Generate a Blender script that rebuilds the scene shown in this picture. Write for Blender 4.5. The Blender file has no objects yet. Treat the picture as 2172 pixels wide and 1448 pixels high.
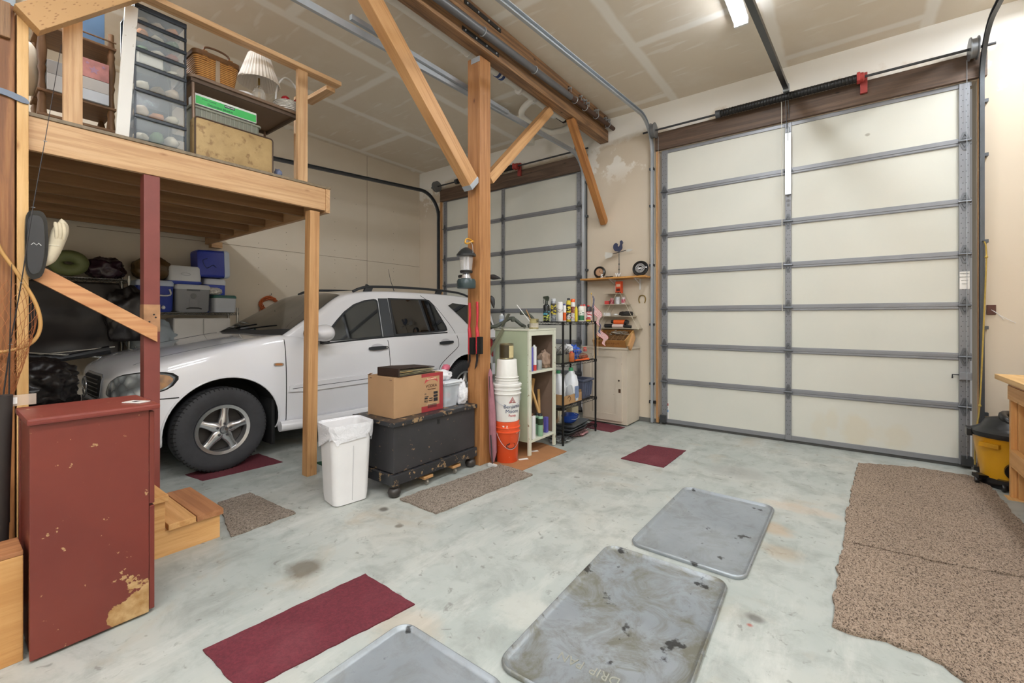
import bpy, bmesh, math, random
from mathutils import Vector, Matrix, noise
from mathutils.bvhtree import BVHTree
random.seed(7)
PI = math.pi
SC = bpy.context.scene
COL = SC.collection

# ------------------------------------------------------------------ camera, world, exposure, lamps
EYE = 1.43                                   # camera height, door wall is the +Y wall
FPX, CX, HY = 935.0, 1086.0, 673.0
YAW = math.atan(704 / FPX)
cd = bpy.data.cameras.new('camera')
cam = bpy.data.objects.new('camera', cd); COL.objects.link(cam)
cd.sensor_width = 36; cd.lens = 36 * FPX / 2172; cd.shift_y = -51 / 2172
cd.clip_start = 0.05; cd.clip_end = 60
cam.location = (0, 0, EYE); cam.rotation_euler = (PI / 2, 0, YAW)
SC.camera = cam
w = bpy.data.worlds.new('world'); SC.world = w; w.use_nodes = True
w.node_tree.nodes['Background'].inputs[0].default_value = (1, .97, .93, 1)
w.node_tree.nodes['Background'].inputs[1].default_value = 0.3
SC.view_settings.view_transform = 'Standard'; SC.view_settings.look = 'None'
SC.view_settings.gamma = 1; SC.view_settings.use_curve_mapping = False
SC.view_settings.exposure = EXPO = -0.2
CEIL = 4.30
LAMPS = [  # centre x, y, length, axis, power   (first pair: the shop's own strips; the rest added out of view for light)
    (-0.78, 4.05, 1.25, 'y', 34), (1.45, 5.0, 1.2, 'y', 34), (-0.78, 0.6, 2.4, 'y', 62), (1.3, 0.8, 2.4, 'y', 60),
    (-0.78, -2.2, 2.4, 'y', 66), (1.3, -2.2, 2.4, 'y', 52), (-4.9, 0.4, 2.4, 'x', 30), (-4.9, -2.2, 2.4, 'x', 40)]

# ------------------------------------------------------------------ measuring helpers: a sight line met with a real plane
FW = (-math.sin(YAW), math.cos(YAW)); RT = (math.cos(YAW), math.sin(YAW))
def ray(x, y):
    u = (x - CX) / FPX
    return (FW[0] + u * RT[0], FW[1] + u * RT[1], (HY - y) / FPX)
def onz(x, y, z=0.0):
    q = ray(x, y); t = (z - EYE) / q[2]; return Vector((q[0] * t, q[1] * t, z))
def onx(x, y, X):
    q = ray(x, y); t = X / q[0]; return Vector((X, q[1] * t, EYE + q[2] * t))
def ony(x, y, Y):
    q = ray(x, y); t = Y / q[1]; return Vector((q[0] * t, Y, EYE + q[2] * t))
def zat(X, Y, ypx):
    return EYE + (HY - ypx) / FPX * (X * FW[0] + Y * FW[1])

# ------------------------------------------------------------------ materials
def rgb(h):
    h = h.lstrip('#'); c = [int(h[i:i + 2], 16) / 255 for i in (0, 2, 4)]
    return tuple((x / 12.92 if x <= .04045 else ((x + .055) / 1.055) ** 2.4) for x in c) + (1,)
class N:
    def __init__(s, name):
        s.m = bpy.data.materials.new(name); s.m.use_nodes = True
        s.t = s.m.node_tree; s.b = s.t.nodes['Principled BSDF']
    def n(s, kind, **kw):
        nd = s.t.nodes.new(kind)
        for k, v in kw.items(): setattr(nd, k, v)
        return nd
    def l(s, a, b): s.t.links.new(a, b)
    def coords(s, rnd=True, scale=(1, 1, 1)):
        tc = s.n('ShaderNodeTexCoord'); mp = s.n('ShaderNodeMapping'); mp.inputs['Scale'].default_value = scale
        if rnd:
            oi = s.n('ShaderNodeObjectInfo'); mu = s.n('ShaderNodeMath', operation='MULTIPLY'); mu.inputs[1].default_value = 37
            s.l(oi.outputs['Random'], mu.inputs[0])
            ad = s.n('ShaderNodeVectorMath', operation='ADD'); s.l(tc.outputs['Object'], ad.inputs[0]); s.l(mu.outputs[0], ad.inputs[1])
            s.l(ad.outputs[0], mp.inputs['Vector'])
        else: s.l(tc.outputs['Object'], mp.inputs['Vector'])
        return mp.outputs[0]
    def noise(s, co, scale, detail=4, rough=.55, dist=0):
        nd = s.n('ShaderNodeTexNoise'); nd.inputs['Scale'].default_value = scale; nd.inputs['Detail'].default_value = detail
        nd.inputs['Roughness'].default_value = rough; nd.inputs['Distortion'].default_value = dist
        s.l(co, nd.inputs['Vector']); return nd.outputs['Fac']
    def ramp(s, fac, stops):
        r = s.n('ShaderNodeValToRGB'); e = r.color_ramp.elements
        while len(e) < len(stops): e.new(.5)
        for el, (p, c) in zip(e, stops):
            el.position = p; el.color = rgb(c) if isinstance(c, str) else (c, c, c, 1)
        s.l(fac, r.inputs[0]); return r.outputs[0]
    def mix(s, fac, a, b, mode='MIX'):
        m = s.n('ShaderNodeMix', data_type='RGBA', blend_type=mode)
        for sock, v in ((0, fac), (6, a), (7, b)):
            if isinstance(v, str): m.inputs[sock].default_value = rgb(v)
            elif isinstance(v, (int, float)): m.inputs[sock].default_value = v
            else: s.l(v, m.inputs[sock])
        return m.outputs[2]
    def math(s, op, a, b=0.0, c=None):
        m = s.n('ShaderNodeMath', operation=op)
        for i, v in enumerate((a, b) if c is None else (a, b, c)):
            if isinstance(v, (int, float)): m.inputs[i].default_value = v
            else: s.l(v, m.inputs[i])
        return m.outputs[0]
    def out(s, color=None, rough=None, metal=0, bump=None, bs=.3, bd=.01, spec=None):
        if color is not None:
            if isinstance(color, str): s.b.inputs['Base Color'].default_value = rgb(color)
            else: s.l(color, s.b.inputs['Base Color'])
        if rough is not None:
            if isinstance(rough, (int, float)): s.b.inputs['Roughness'].default_value = rough
            else: s.l(rough, s.b.inputs['Roughness'])
        s.b.inputs['Metallic'].default_value = metal
        if spec is not None: s.b.inputs['Specular IOR Level'].default_value = spec
        if bump is not None:
            bn = s.n('ShaderNodeBump'); bn.inputs['Strength'].default_value = bs; bn.inputs['Distance'].default_value = bd
            s.l(bump, bn.inputs['Height']); s.l(bn.outputs[0], s.b.inputs['Normal'])
        return s.m
_mc = {}
def M(col, rough=.5, metal=0, var=.12, scale=6, bump=0, coat=0):
    key = (col, rough, metal, var, scale, bump, coat)
    if key in _mc: return _mc[key]
    s = N('paint_' + col.strip('#'))
    co = s.coords(); f = s.noise(co, scale, 5)
    k = s.ramp(f, [(.3, 1 - var), (.7, 1.0)])
    c = s.mix(1.0, col, k, 'MULTIPLY')
    m = s.out(c, rough, metal, f if bump else None, bump, .01)
    if coat: s.b.inputs['Coat Weight'].default_value = coat; s.b.inputs['Coat Roughness'].default_value = .05
    _mc[key] = m; return m
def wood(name, cols, axis='z', rough=.55, knots=True, contrast=1.0, grain=1.0, lines=1.0, crack=0.0):
    key = (name, axis)
    if key in _mc: return _mc[key]
    s = N(name + '_' + axis)
    lo, hi = .55 * grain, 11 * grain
    sc = {'x': (lo, hi, hi), 'y': (hi, lo, hi), 'z': (hi, hi, lo)}[axis]
    co = s.coords(True, sc)
    n1 = s.noise(co, .55, 2, .45, .5)
    wv = s.math('SINE', s.math('MULTIPLY', n1, 46 * contrast))
    wv = s.math('POWER', s.math('MULTIPLY_ADD', wv, .5, .5), 2.5)
    n2 = s.noise(co, 4, 7, .72); n0 = s.noise(co, .5, 3)
    c = s.ramp(n2, [(.28, cols[0]), (.48, cols[1]), (.72, cols[2])])
    c = s.mix(s.ramp(n0, [(.35, 0.0), (.7, .45)]), c, cols[0])
    c = s.mix(s.math('MULTIPLY', wv, .62 * lines), c, cols[0])
    f = s.math('ADD', s.math('MULTIPLY', wv, -.3), n2)
    if crack:
        c = s.mix(s.ramp(s.noise(co, 2.6, 8, .75, .6), [(.30, crack), (.42, 0.0)]), c, cols[3]); c = s.mix(s.ramp(s.noise(co, 1.3, 5, .6), [(.5, 0.0), (.75, .5)]), c, cols[0])
    if knots:
        k2 = s.coords(True, {'x': (1.1, 2.6, 2.6), 'y': (2.6, 1.1, 2.6), 'z': (2.6, 2.6, 1.1)}[axis])
        v = s.n('ShaderNodeTexVoronoi'); v.inputs['Scale'].default_value = 2.4; s.l(k2, v.inputs['Vector'])
        kk = s.ramp(v.outputs['Distance'], [(.03, 1.0), (.065, .35), (.10, 0.0)])
        c = s.mix(kk, c, cols[3])
    m = s.out(c, rough, 0, f, .18, .004)
    _mc[key] = m; return m
PINE = ('pine', ('#b58a60', '#d3ac80', '#dfbc92', '#8f5f3c'))
FIR = ('fir', ('#a57648', '#c89a68', '#d4a878', '#744824'))
POSTW = ('post_fir', ('#8d5c34', '#b37f4e', '#c49262', '#643a1c'))
OLD = ('old_timber', ('#5a4230', '#9a7450', '#b48c64', '#3a281c'))
DARKT = ('stained_header', ('#43342a', '#6a5342', '#7e6652', '#2a1f18'))
ROUGHP = ('rough_brown_post', ('#6a4022', '#a06a3c', '#b98450', '#4c2c16'))
UNDER = ('joist_wood', ('#7d5c3a', '#96704a', '#a47e56', '#54381f'))
PALE = ('pale_pine', ('#c99a5e', '#e0b578', '#eac48c', '#a06c3a'))
STAIR = ('stair_pine', ('#c98f52', '#e0ac6e', '#ecbe84', '#8a5428'))
BRNT = ('brown_tread', ('#96603c', '#b88054', '#c69066', '#6e4226'))
def wd(spec, axis='z', **k):
    if spec[0] in ('old_timber', 'stained_header', 'rough_brown_post'): k['crack'] = .8
    return wood(spec[0], spec[1], axis, **k)
def flat(name, col, rough=.5, metal=0):
    k = ('f', name)
    if k in _mc: return _mc[k]
    s = N(name); _mc[k] = s.out(col, rough, metal); return _mc[k]
def emis(name, col, st):
    s = N(name); s.b.inputs['Emission Color'].default_value = rgb(col); s.b.inputs['Emission Strength'].default_value = st
    return s.out(col, .4)
def glass(name, tint='#ffffff', rough=.02, alpha=.25):
    k = ('g', name)
    if k in _mc: return _mc[k]
    s = N(name); s.b.inputs['Alpha'].default_value = alpha
    m = s.out(tint, rough); _mc[k] = m; return m

# ------------------------------------------------------------------ mesh helpers
class MB:
    def __init__(s): s.bm = bmesh.new()
    def box(s, x0, x1, y0, y1, z0, z1, bev=0):
        v = [s.bm.verts.new((x, y, z)) for x in (x0, x1) for y in (y0, y1) for z in (z0, z1)]
        f = [s.bm.faces.new([v[i] for i in q]) for q in ((0, 1, 3, 2), (4, 6, 7, 5), (0, 4, 5, 1), (2, 3, 7, 6), (0, 2, 6, 4), (1, 5, 7, 3))]
        if bev > 0:
            es = list({e for q in f for e in q.edges})
            bmesh.ops.bevel(s.bm, geom=es, offset=bev, segments=2, affect='EDGES', profile=.6)
        return s
    def obox(s, p0, p1, w, t, up=(0, 0, 1), w2=None, t2=None):
        p0, p1 = Vector(p0), Vector(p1); z = (p1 - p0).normalized(); up = Vector(up)
        if abs(z.dot(up)) > .98: up = Vector((1, 0, 0))
        x = up.cross(z).normalized(); y = z.cross(x)
        w2 = w if w2 is None else w2; t2 = t if t2 is None else t2
        v = []
        for p, a, b in ((p0, w, t), (p1, w2, t2)):
            for i, j in ((-1, -1), (1, -1), (1, 1), (-1, 1)): v.append(s.bm.verts.new(p + x * a / 2 * i + y * b / 2 * j))
        for q in ((3, 2, 1, 0), (4, 5, 6, 7), (0, 1, 5, 4), (1, 2, 6, 5), (2, 3, 7, 6), (3, 0, 4, 7)): s.bm.faces.new([v[i] for i in q])
        return s
    def tube(s, pts, r, n=8, close=False, cap=True):
        pts = [Vector(p) for p in pts]; L = len(pts); rs = r if isinstance(r, (list, tuple)) else [r] * L
        rings = []; prev = None
        for i, p in enumerate(pts):
            a = pts[(i - 1) % L] if (close or i > 0) else p; b = pts[(i + 1) % L] if (close or i < L - 1) else p
            t = (b - a)
            t = t.normalized() if t.length > 1e-9 else Vector((0, 0, 1))
            if prev is None:
                u = Vector((0, 0, 1)) if abs(t.z) < .9 else Vector((1, 0, 0)); u = (u - t * u.dot(t)).normalized()
            else:
                u = prev - t * prev.dot(t)
                u = u.normalized() if u.length > 1e-6 else t.orthogonal().normalized()
            prev = u; v = t.cross(u)
            rings.append([s.bm.verts.new(p + (u * math.cos(2 * PI * k / n) + v * math.sin(2 * PI * k / n)) * rs[i]) for k in range(n)])
        for i in range(L if close else L - 1):
            A, B = rings[i], rings[(i + 1) % L]
            for k in range(n): s.bm.faces.new((A[k], A[(k + 1) % n], B[(k + 1) % n], B[k]))
        if cap and not close:
            s.bm.faces.new(rings[0][::-1]); s.bm.faces.new(rings[-1])
        return s
    def lathe(s, prof, c=(0, 0, 0), n=24, ax='z', sx=1, sy=1, caps=True):
        rings = []
        for r, h in prof:
            ring = []
            for k in range(n):
                a = 2 * PI * k / n; p, q = r * math.cos(a) * sx, r * math.sin(a) * sy
                o = {'z': (p, q, h), 'x': (h, p, q), 'y': (q, h, p)}[ax]
                ring.append(s.bm.verts.new((c[0] + o[0], c[1] + o[1], c[2] + o[2])))
            rings.append(ring)
        for A, B in zip(rings, rings[1:]):
            for k in range(n): s.bm.faces.new((A[k], A[(k + 1) % n], B[(k + 1) % n], B[k]))
        if caps:
            s.bm.faces.new(rings[0][::-1]); s.bm.faces.new(rings[-1])
        return s
    def prism(s, poly, d, f, off=0.0):
        """poly of 2D points mapped by f(a, b, depth) -> xyz; from depth off to off+d"""
        A = [s.bm.verts.new(f(a, b, off)) for a, b in poly]; B = [s.bm.verts.new(f(a, b, off + d)) for a, b in poly]
        n = len(poly); s.bm.faces.new(A[::-1]); s.bm.faces.new(B)
        for k in range(n): s.bm.faces.new((A[k], A[(k + 1) % n], B[(k + 1) % n], B[k]))
        return s
    def grid(s, f, nu, nv, closeu=False):
        g = [[s.bm.verts.new(f(i / nu, j / nv)) for j in range(nv + 1)] for i in range(nu if closeu else nu + 1)]
        for i in range(nu):
            for j in range(nv):
                s.bm.faces.new((g[i][j], g[(i + 1) % len(g)][j], g[(i + 1) % len(g)][j + 1], g[i][j + 1]))
        return s
    def blob(s, c, r, amp=.15, fr=2.0, sub=4, seed=0, flatb=True):
        res = bmesh.ops.create_icosphere(s.bm, subdivisions=sub, radius=1)
        c = Vector(c)
        for v in res['verts']:
            d = v.co.normalized(); k = 1 + amp * noise.fractal(d * fr + Vector((seed, seed * .7, 3)), 1, 2, 4) + amp * .5 * abs(noise.noise(d * fr * 3 + Vector((seed, 0, 0))))
            p = Vector((d.x * r[0], d.y * r[1], d.z * r[2])) * k
            if flatb: p.z = max(p.z, -r[2] * .82)
            v.co = c + p
        return s
    def obj(s, name, mat, parent=None, loc=None, smooth=None, recalc=True):
        bm = s.bm
        bmesh.ops.remove_doubles(bm, verts=bm.verts, dist=1e-6)
        if recalc: bmesh.ops.recalc_face_normals(bm, faces=bm.faces)
        me = bpy.data.meshes.new(name); bm.to_mesh(me); bm.free()
        if mat is not None: me.materials.append(mat)
        if smooth is not None:
            me.polygons.foreach_set('use_smooth', [True] * len(me.polygons)); me.set_sharp_from_angle(angle=math.radians(smooth))
        o = bpy.data.objects.new(name, me); COL.objects.link(o)
        if loc: o.location = loc
        if parent: o.parent = parent
        return o
def tag(o, label, cat, group=None, kind=None):
    o['label'] = label; o['category'] = cat
    if group: o['group'] = group
    if kind: o['kind'] = kind
    return o
def struct(o): o['kind'] = 'structure'; return o
def thing(name, label, cat, loc=(0, 0, 0), rz=0, group=None):
    o = bpy.data.objects.new(name, None); COL.objects.link(o); o.empty_display_size = .1
    o.location = loc; o.rotation_euler = (0, 0, rz); return tag(o, label, cat, group)
def dup(root, loc, rz=None, label=None, group=None):
    r = root.copy(); COL.objects.link(r); r.location = loc
    if rz is not None: r.rotation_euler = (0, 0, rz)
    if label: r['label'] = label
    if group: r['group'] = group
    for ch in list(root.children):
        c = ch.copy(); COL.objects.link(c); c.parent = r
        for g in ch.children:
            q = g.copy(); COL.objects.link(q); q.parent = c
    return r
def bx(name, x, y, z, mat, parent=None, bev=.002, spec=None):
    """axis box; with a wood spec the grain follows the longest side"""
    cx, cy, cz = sum(x) / 2, sum(y) / 2, sum(z) / 2
    hx, hy, hz = abs(x[1] - x[0]) / 2, abs(y[1] - y[0]) / 2, abs(z[1] - z[0]) / 2
    if isinstance(mat, tuple): mat = wd(mat, 'xyz'[max(range(3), key=lambda i: (hx, hy, hz)[i])])
    o = MB().box(-hx, hx, -hy, hy, -hz, hz, min(bev, hx * .4, hy * .4, hz * .4)).obj(name, mat, None, (cx, cy, cz))
    if parent: o.parent = parent
    return o
def board(name, p0, p1, w, t, mat, parent=None, up=(0, 0, 1), bev=.003):
    """a stick from p0 to p1, grain along its own z"""
    p0, p1 = Vector(p0), Vector(p1); z = (p1 - p0); L = z.length; z.normalize(); up = Vector(up)
    x = up.cross(z).normalized(); y = z.cross(x)
    if isinstance(mat, tuple): mat = wd(mat, 'z')
    o = MB().box(-w / 2, w / 2, -t / 2, t / 2, 0, L, bev).obj(name, mat)
    o.matrix_world = Matrix(((x.x, y.x, z.x, p0.x), (x.y, y.y, z.y, p0.y), (x.z, y.z, z.z, p0.z), (0, 0, 0, 1)))
    if parent: o.parent = parent
    return o
def chaikin(p, n=2):
    for _ in range(n):
        q = []
        for i in range(len(p)):
            a, b = p[i], p[(i + 1) % len(p)]
            q += [(a[0] * .8 + b[0] * .2, a[1] * .8 + b[1] * .2), (a[0] * .2 + b[0] * .8, a[1] * .2 + b[1] * .8)]
        p = q
    return p
def rrect(sx, sy, r, n=6):
    r = min(r, sx / 2 * .99, sy / 2 * .99); o = []
    for cx, cy, a0 in ((sx / 2 - r, sy / 2 - r, 0), (-sx / 2 + r, sy / 2 - r, 90), (-sx / 2 + r, -sy / 2 + r, 180), (sx / 2 - r, -sy / 2 + r, 270)):
        for k in range(n + 1):
            a = math.radians(a0 + 90 * k / n); o.append((cx + r * math.cos(a), cy + r * math.sin(a)))
    return o
def catm(pts, n=8, close=False):
    P = [Vector(p) for p in pts]; L = len(P); out = []
    for i in range(L if close else L - 1):
        a = P[(i - 1) % L] if (close or i > 0) else P[i]; b = P[i]; c = P[(i + 1) % L]; d = P[(i + 2) % L] if (close or i + 2 < L) else c
        for k in range(n):
            t = k / n; out.append(.5 * ((2 * b) + (c - a) * t + (2 * a - 5 * b + 4 * c - d) * t * t + (3 * b - 3 * c + d - a) * t ** 3))
    if not close: out.append(P[-1])
    return out
def loops(rings_pts, name, mat, parent=None, loc=None, smooth=40, capa=True, capb=True):
    mb = MB(); R = [[mb.bm.verts.new(p) for p in ring] for ring in rings_pts]; n = len(R[0])
    for A, B in zip(R, R[1:]):
        for k in range(n): mb.bm.faces.new((A[k], A[(k + 1) % n], B[(k + 1) % n], B[k]))
    if capa: mb.bm.faces.new(R[0][::-1])
    if capb: mb.bm.faces.new(R[-1])
    return mb.obj(name, mat, parent, loc, smooth)
def text(body, size, at, right, up, mat, parent, name='lettering', bold=0.0, sx=1.0, ext=.0006, align='CENTER', shear=0):
    cu = bpy.data.curves.new('t', 'FONT'); cu.body = body; cu.size = size; cu.align_x = align; cu.align_y = 'CENTER'
    cu.extrude = ext; cu.offset = bold; cu.shear = shear
    to = bpy.data.objects.new('t', cu); COL.objects.link(to)
    me = bpy.data.meshes.new_from_object(to); bpy.data.objects.remove(to); bpy.data.curves.remove(cu)
    me.materials.clear(); me.materials.append(mat)
    o = bpy.data.objects.new(name, me); COL.objects.link(o)
    r, u = Vector(right).normalized(), Vector(up).normalized(); nn = r.cross(u); at = Vector(at)
    o.matrix_world = Matrix(((r.x * sx, u.x, nn.x, at.x), (r.y * sx, u.y, nn.y, at.y), (r.z * sx, u.z, nn.z, at.z), (0, 0, 0, 1)))
    o.parent = parent
    return o
# ------------------------------------------------------------------ setting
WY, LX, RX, BY = 5.94, -6.79, 2.6, -3.6
def drywall(name, base, mud, axis, shift=(0, 0), strength=.8):
    s = N(name); tc = s.n('ShaderNodeTexCoord'); sep = s.n('ShaderNodeSeparateXYZ'); s.l(tc.outputs['Object'], sep.inputs[0])
    cmb = s.n('ShaderNodeCombineXYZ')
    a, b = {'x': (1, 2), 'y': (0, 2), 'z': (1, 0)}[axis]
    s.l(s.math('ADD', sep.outputs[a], shift[0]), cmb.inputs[0]); s.l(s.math('ADD', sep.outputs[b], shift[1]), cmb.inputs[1])
    nv = s.n('ShaderNodeTexNoise'); nv.inputs['Scale'].default_value = 5; nv.inputs['Detail'].default_value = 3; s.l(tc.outputs['Object'], nv.inputs['Vector'])
    vm = s.n('ShaderNodeVectorMath', operation='SCALE'); vm.inputs['Scale'].default_value = .035; s.l(nv.outputs['Color'], vm.inputs[0])
    ad = s.n('ShaderNodeVectorMath', operation='ADD'); s.l(cmb.outputs[0], ad.inputs[0]); s.l(vm.outputs[0], ad.inputs[1])
    br = s.n('ShaderNodeTexBrick', offset=.5); br.inputs['Scale'].default_value = 1; br.inputs['Brick Width'].default_value = 2.44
    br.inputs['Row Height'].default_value = 1.22; br.inputs['Mortar Size'].default_value = .075; br.inputs['Mortar Smooth'].default_value = .6
    br.inputs['Color1'].default_value = (0, 0, 0, 1); br.inputs['Color2'].default_value = (0, 0, 0, 1); br.inputs['Mortar'].default_value = (1, 1, 1, 1)
    s.l(ad.outputs[0], br.inputs['Vector'])
    co = tc.outputs['Object']
    patch = s.ramp(s.noise(co, 2.2, 5, .6), [(.50, 0.0), (.78, .35)])
    mp = s.n('ShaderNodeMapping'); mp.inputs['Scale'].default_value = {'z': (1.2, 6.5, 1), 'x': (1, 1.5, 3), 'y': (1.5, 1, 3)}[axis]; s.l(co, mp.inputs['Vector'])
    dash = s.ramp(s.noise(mp.outputs[0], 1.9, 2, .4), [(.63, 0.0), (.70, .55)])
    m = s.math('MAXIMUM', s.math('MULTIPLY', br.outputs['Color'], strength), s.math('MAXIMUM', patch, s.math('MULTIPLY', dash, strength)))
    c = s.mix(m, base, mud)
    fine = s.noise(co, 60, 3)
    return s.out(c, .85, 0, fine, .06, .004), s
m_ceil, _ = drywall('ceiling_drywall', '#e0d5c4', '#f6f3ec', 'z', (.35, .55))
m_wl, _ = drywall('left_wall_drywall', '#d6cbb9', '#ddd4c6', 'x', (.2, 0), .12)
# door wall: bare board with irregular mud at its top
s = N('door_wall_drywall'); tc = s.n('ShaderNodeTexCoord'); sep = s.n('ShaderNodeSeparateXYZ'); s.l(tc.outputs['Object'], sep.inputs[0])
nz = s.noise(tc.outputs['Object'], 2.6, 5, .62); n3 = s.noise(tc.outputs['Object'], .9, 3)
hz = s.math('ADD', sep.outputs[2], s.math('MULTIPLY', s.math('SUBTRACT', nz, .5), .55))
top = s.ramp(s.math('SUBTRACT', hz, 3.6), [(.30, 0.0), (.40, 1.0)])
pt = s.ramp(nz, [(.54, 0.0), (.58, .8)]); zz = s.ramp(s.math('SUBTRACT', sep.outputs[2], 3.0), [(.3, 0.0), (.6, 1.0)])
low = s.ramp(s.math('MULTIPLY', sep.outputs[2], .25), [(.0, .80), (.35, 1.0)])
c = s.mix(s.math('MAXIMUM', top, s.math('MULTIPLY', pt, zz)), '#d2c5b2', '#f0ede6')
m_wd = s.out(c, .85, 0, nz, .05, .01)
def wall(name, b, mat):
    o = MB().box(*b).obj(name, mat); return struct(o)
# concrete floor
s = N('concrete_floor'); co = s.coords(False); n1 = s.noise(co, .9, 6, .62); n2 = s.noise(co, 4.2, 7, .68, .4); n3 = s.noise(co, 15, 4, .6, .8)
mp = s.n('ShaderNodeMapping'); mp.inputs['Scale'].default_value = (1, .25, 1); mp.inputs['Rotation'].default_value = (0, 0, .5); s.l(co, mp.inputs['Vector'])
n5 = s.noise(mp.outputs[0], 5, 6, .7)
c = s.ramp(n1, [(.32, '#9fa6a1'), (.5, '#acb1ac'), (.68, '#b8b8b0')])
c = s.mix(s.ramp(n2, [(.48, 0.0), (.68, .62)]), c, '#868983')
c = s.mix(s.ramp(n5, [(.52, 0.0), (.7, .6)]), c, '#c9cac4')
c = s.mix(s.ramp(n3, [(.62, 0.0), (.70, .6)]), c, '#6f6d66')
n6 = s.noise(co, 1.7, 5, .6, .6)
c = s.mix(s.ramp(n6, [(.58, 0.0), (.70, .4)]), c, '#a8967a')
def spot(s, c, x, y, rx, ry, col, amt, hard=.5):
    mp = s.n('ShaderNodeMapping'); mp.inputs['Location'].default_value = (-x / rx, -y / ry, 0); mp.inputs['Scale'].default_value = (1 / rx, 1 / ry, 0); s.l(co, mp.inputs['Vector'])
    ln = s.n('ShaderNodeVectorMath', operation='LENGTH'); s.l(mp.outputs[0], ln.inputs[0])
    d = s.math('ADD', ln.outputs['Value'], s.math('MULTIPLY', s.math('SUBTRACT', n2, .5), 1.7))
    return s.mix(s.ramp(d, [(hard, amt), (1.0, 0.0)]), c, col)
for px, py, rx, ry, col, a in ((645, 1205, .13, .12, '#5c5140', .75), (813, 1080, .05, .05, '#4a4238', .8), (847, 1115, .03, .03, '#5a4c3c', .7), (1600, 1310, .06, .05, '#4e4a44', .7),
        (1640, 1120, .14, .12, '#b08a5a', .45), (1560, 1000, .3, .2, '#8c8c88', .5), (1400, 950, .25, .16, '#8c8c88', .4), (190, 1340, .1, .08, '#6a6a68', .5), (860, 1330, .22, .16, '#b89a78', .3),
        (1660, 1170, .16, .12, '#a58a64', .4), (1590, 1325, .02, .02, '#a04a3a', .8), (1250, 1000, .2, .12, '#95958f', .4), (1120, 1300, .2, .16, '#c8c6bd', .4), (1700, 1080, .3, .1, '#c9a98a', .3)):
    p = onz(px, py); c = spot(s, c, p.x, p.y, rx, ry, col, a)
rgh = s.ramp(n2, [(.3, .34), (.7, .55)])
m_floor = s.out(c, rgh, 0, n3, .04, .004)
wall('floor', (LX, RX, BY, WY + .25, -.12, 0), m_floor)
wall('ceiling', (LX - .1, RX + .1, BY - .1, WY + .25, CEIL, CEIL + .1), m_ceil)
wall('wall_left', (LX - .12, LX, BY, WY + .12, 0, CEIL), m_wl)
wall('wall_right', (RX, RX + .12, BY, WY + .12, 0, CEIL), m_wl)
wall('wall_back', (LX - .12, RX + .12, BY - .12, BY, 0, CEIL), m_wd)
# door wall with two openings 3 m wide and 3.66 m high
D1 = (-6.12, -3.14); D2 = (-1.99, 1.0); DH = 3.66
mb = MB()
for a, b in ((LX, D1[0]), (D1[1], D2[0]), (D2[1], RX)): mb.box(a, b, WY, WY + .2, .06, CEIL)
for a, b in (D1, D2): mb.box(a, b, WY, WY + .2, DH, CEIL)
struct(mb.obj('wall_door', m_wd))
mb = MB()
for a, b in ((LX, D1[0]), (D1[1], D2[0]), (D2[1], RX)): mb.box(a, b, WY - .004, WY + .2, 0, .06)
struct(mb.obj('baseboard_door', M('#6f6f6b', .9, 0, .2)))
# gypsum seam lines and screw marks on the left wall (thin open joint)
mb = MB().box(LX, LX + .002, 1.0, WY, 2.436, 2.442).box(LX, LX + .002, 4.72, 4.726, 0, CEIL)
struct(mb.obj('trim_1', M('#8d7f6c', .9)))
mb = MB()
for yy in (2.9, 3.3, 4.1, 4.5, 5.3):
    for zz in (1.9, 2.15, 2.3, 2.36, 2.52, 2.7, 3.0, 3.4): mb.lathe([(.006, 0), (.006, .001)], (LX + .001, yy, zz + .03 * math.sin(yy * 9 + zz)), 8, 'x')
struct(mb.obj('trim_2', M('#8f8371', .9)))
# painted timber headers above the doors and the jambs
header1 = bx('trim_3', (-6.16, -3.05), (WY - .045, WY), (3.63, 3.86), DARKT); struct(header1)
header2 = bx('trim_4', (-2.03, 1.06), (WY - .045, WY), (3.67, 3.9), DARKT); struct(header2)
for i, x in enumerate((-6.17, -3.13, -2.02, 1.0)): struct(bx('trim_%d' % (i + 5), (x, x + .035), (WY - .035, WY - .001), (.02, 3.66), FIR))

# ------------------------------------------------------------------ sectional doors
s = N('door_panel_skin'); co = s.coords(False); n1 = s.noise(co, 1.3, 5); n2 = s.noise(co, 90, 3)
c = s.ramp(n1, [(.3, '#d0d1c8'), (.7, '#d8d7cd')])
m_skin1 = None
def stain(s, c, x, z, rx, rz, col, a):
    mp = s.n('ShaderNodeMapping'); mp.inputs['Location'].default_value = (-x / rx, 0, -z / rz); mp.inputs['Scale'].default_value = (1 / rx, 0, 1 / rz); s.l(co, mp.inputs['Vector'])
    ln = s.n('ShaderNodeVectorMath', operation='LENGTH'); s.l(mp.outputs[0], ln.inputs[0])
    d = s.math('ADD', ln.outputs['Value'], s.math('MULTIPLY', s.math('SUBTRACT', s.noise(co, 9, 4), .5), .9))
    return s.mix(s.ramp(d, [(.55, a), (1.0, 0.0)]), c, col)
for px, py, rx, rz, a in ((1738, 905, .09, .2, .3), (1765, 890, .07, .14, .35), (1815, 915, .15, .24, .5), (1905, 930, .12, .16, .4), (1865, 920, .08, .1, .2)):
    p = ony(px, py, WY); c = stain(s, c, p.x + .495, p.z, rx, rz, '#d3c6a8', a * .8)
p = ony(1840, 285, WY); c = stain(s, c, p.x + .495, p.z, .025, .018, '#8f877a', .7)
m_skin = s.out(c, .5, 0, n2, .05, .003)
s = N('door_panel_skin_clean'); co = s.coords(False); m_skin1 = s.out(s.ramp(s.noise(co, 1.3, 5), [(.3, '#cbccc3'), (.7, '#d3d2c8')]), .5, 0, s.noise(co, 90, 3), .05, .003)
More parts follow.
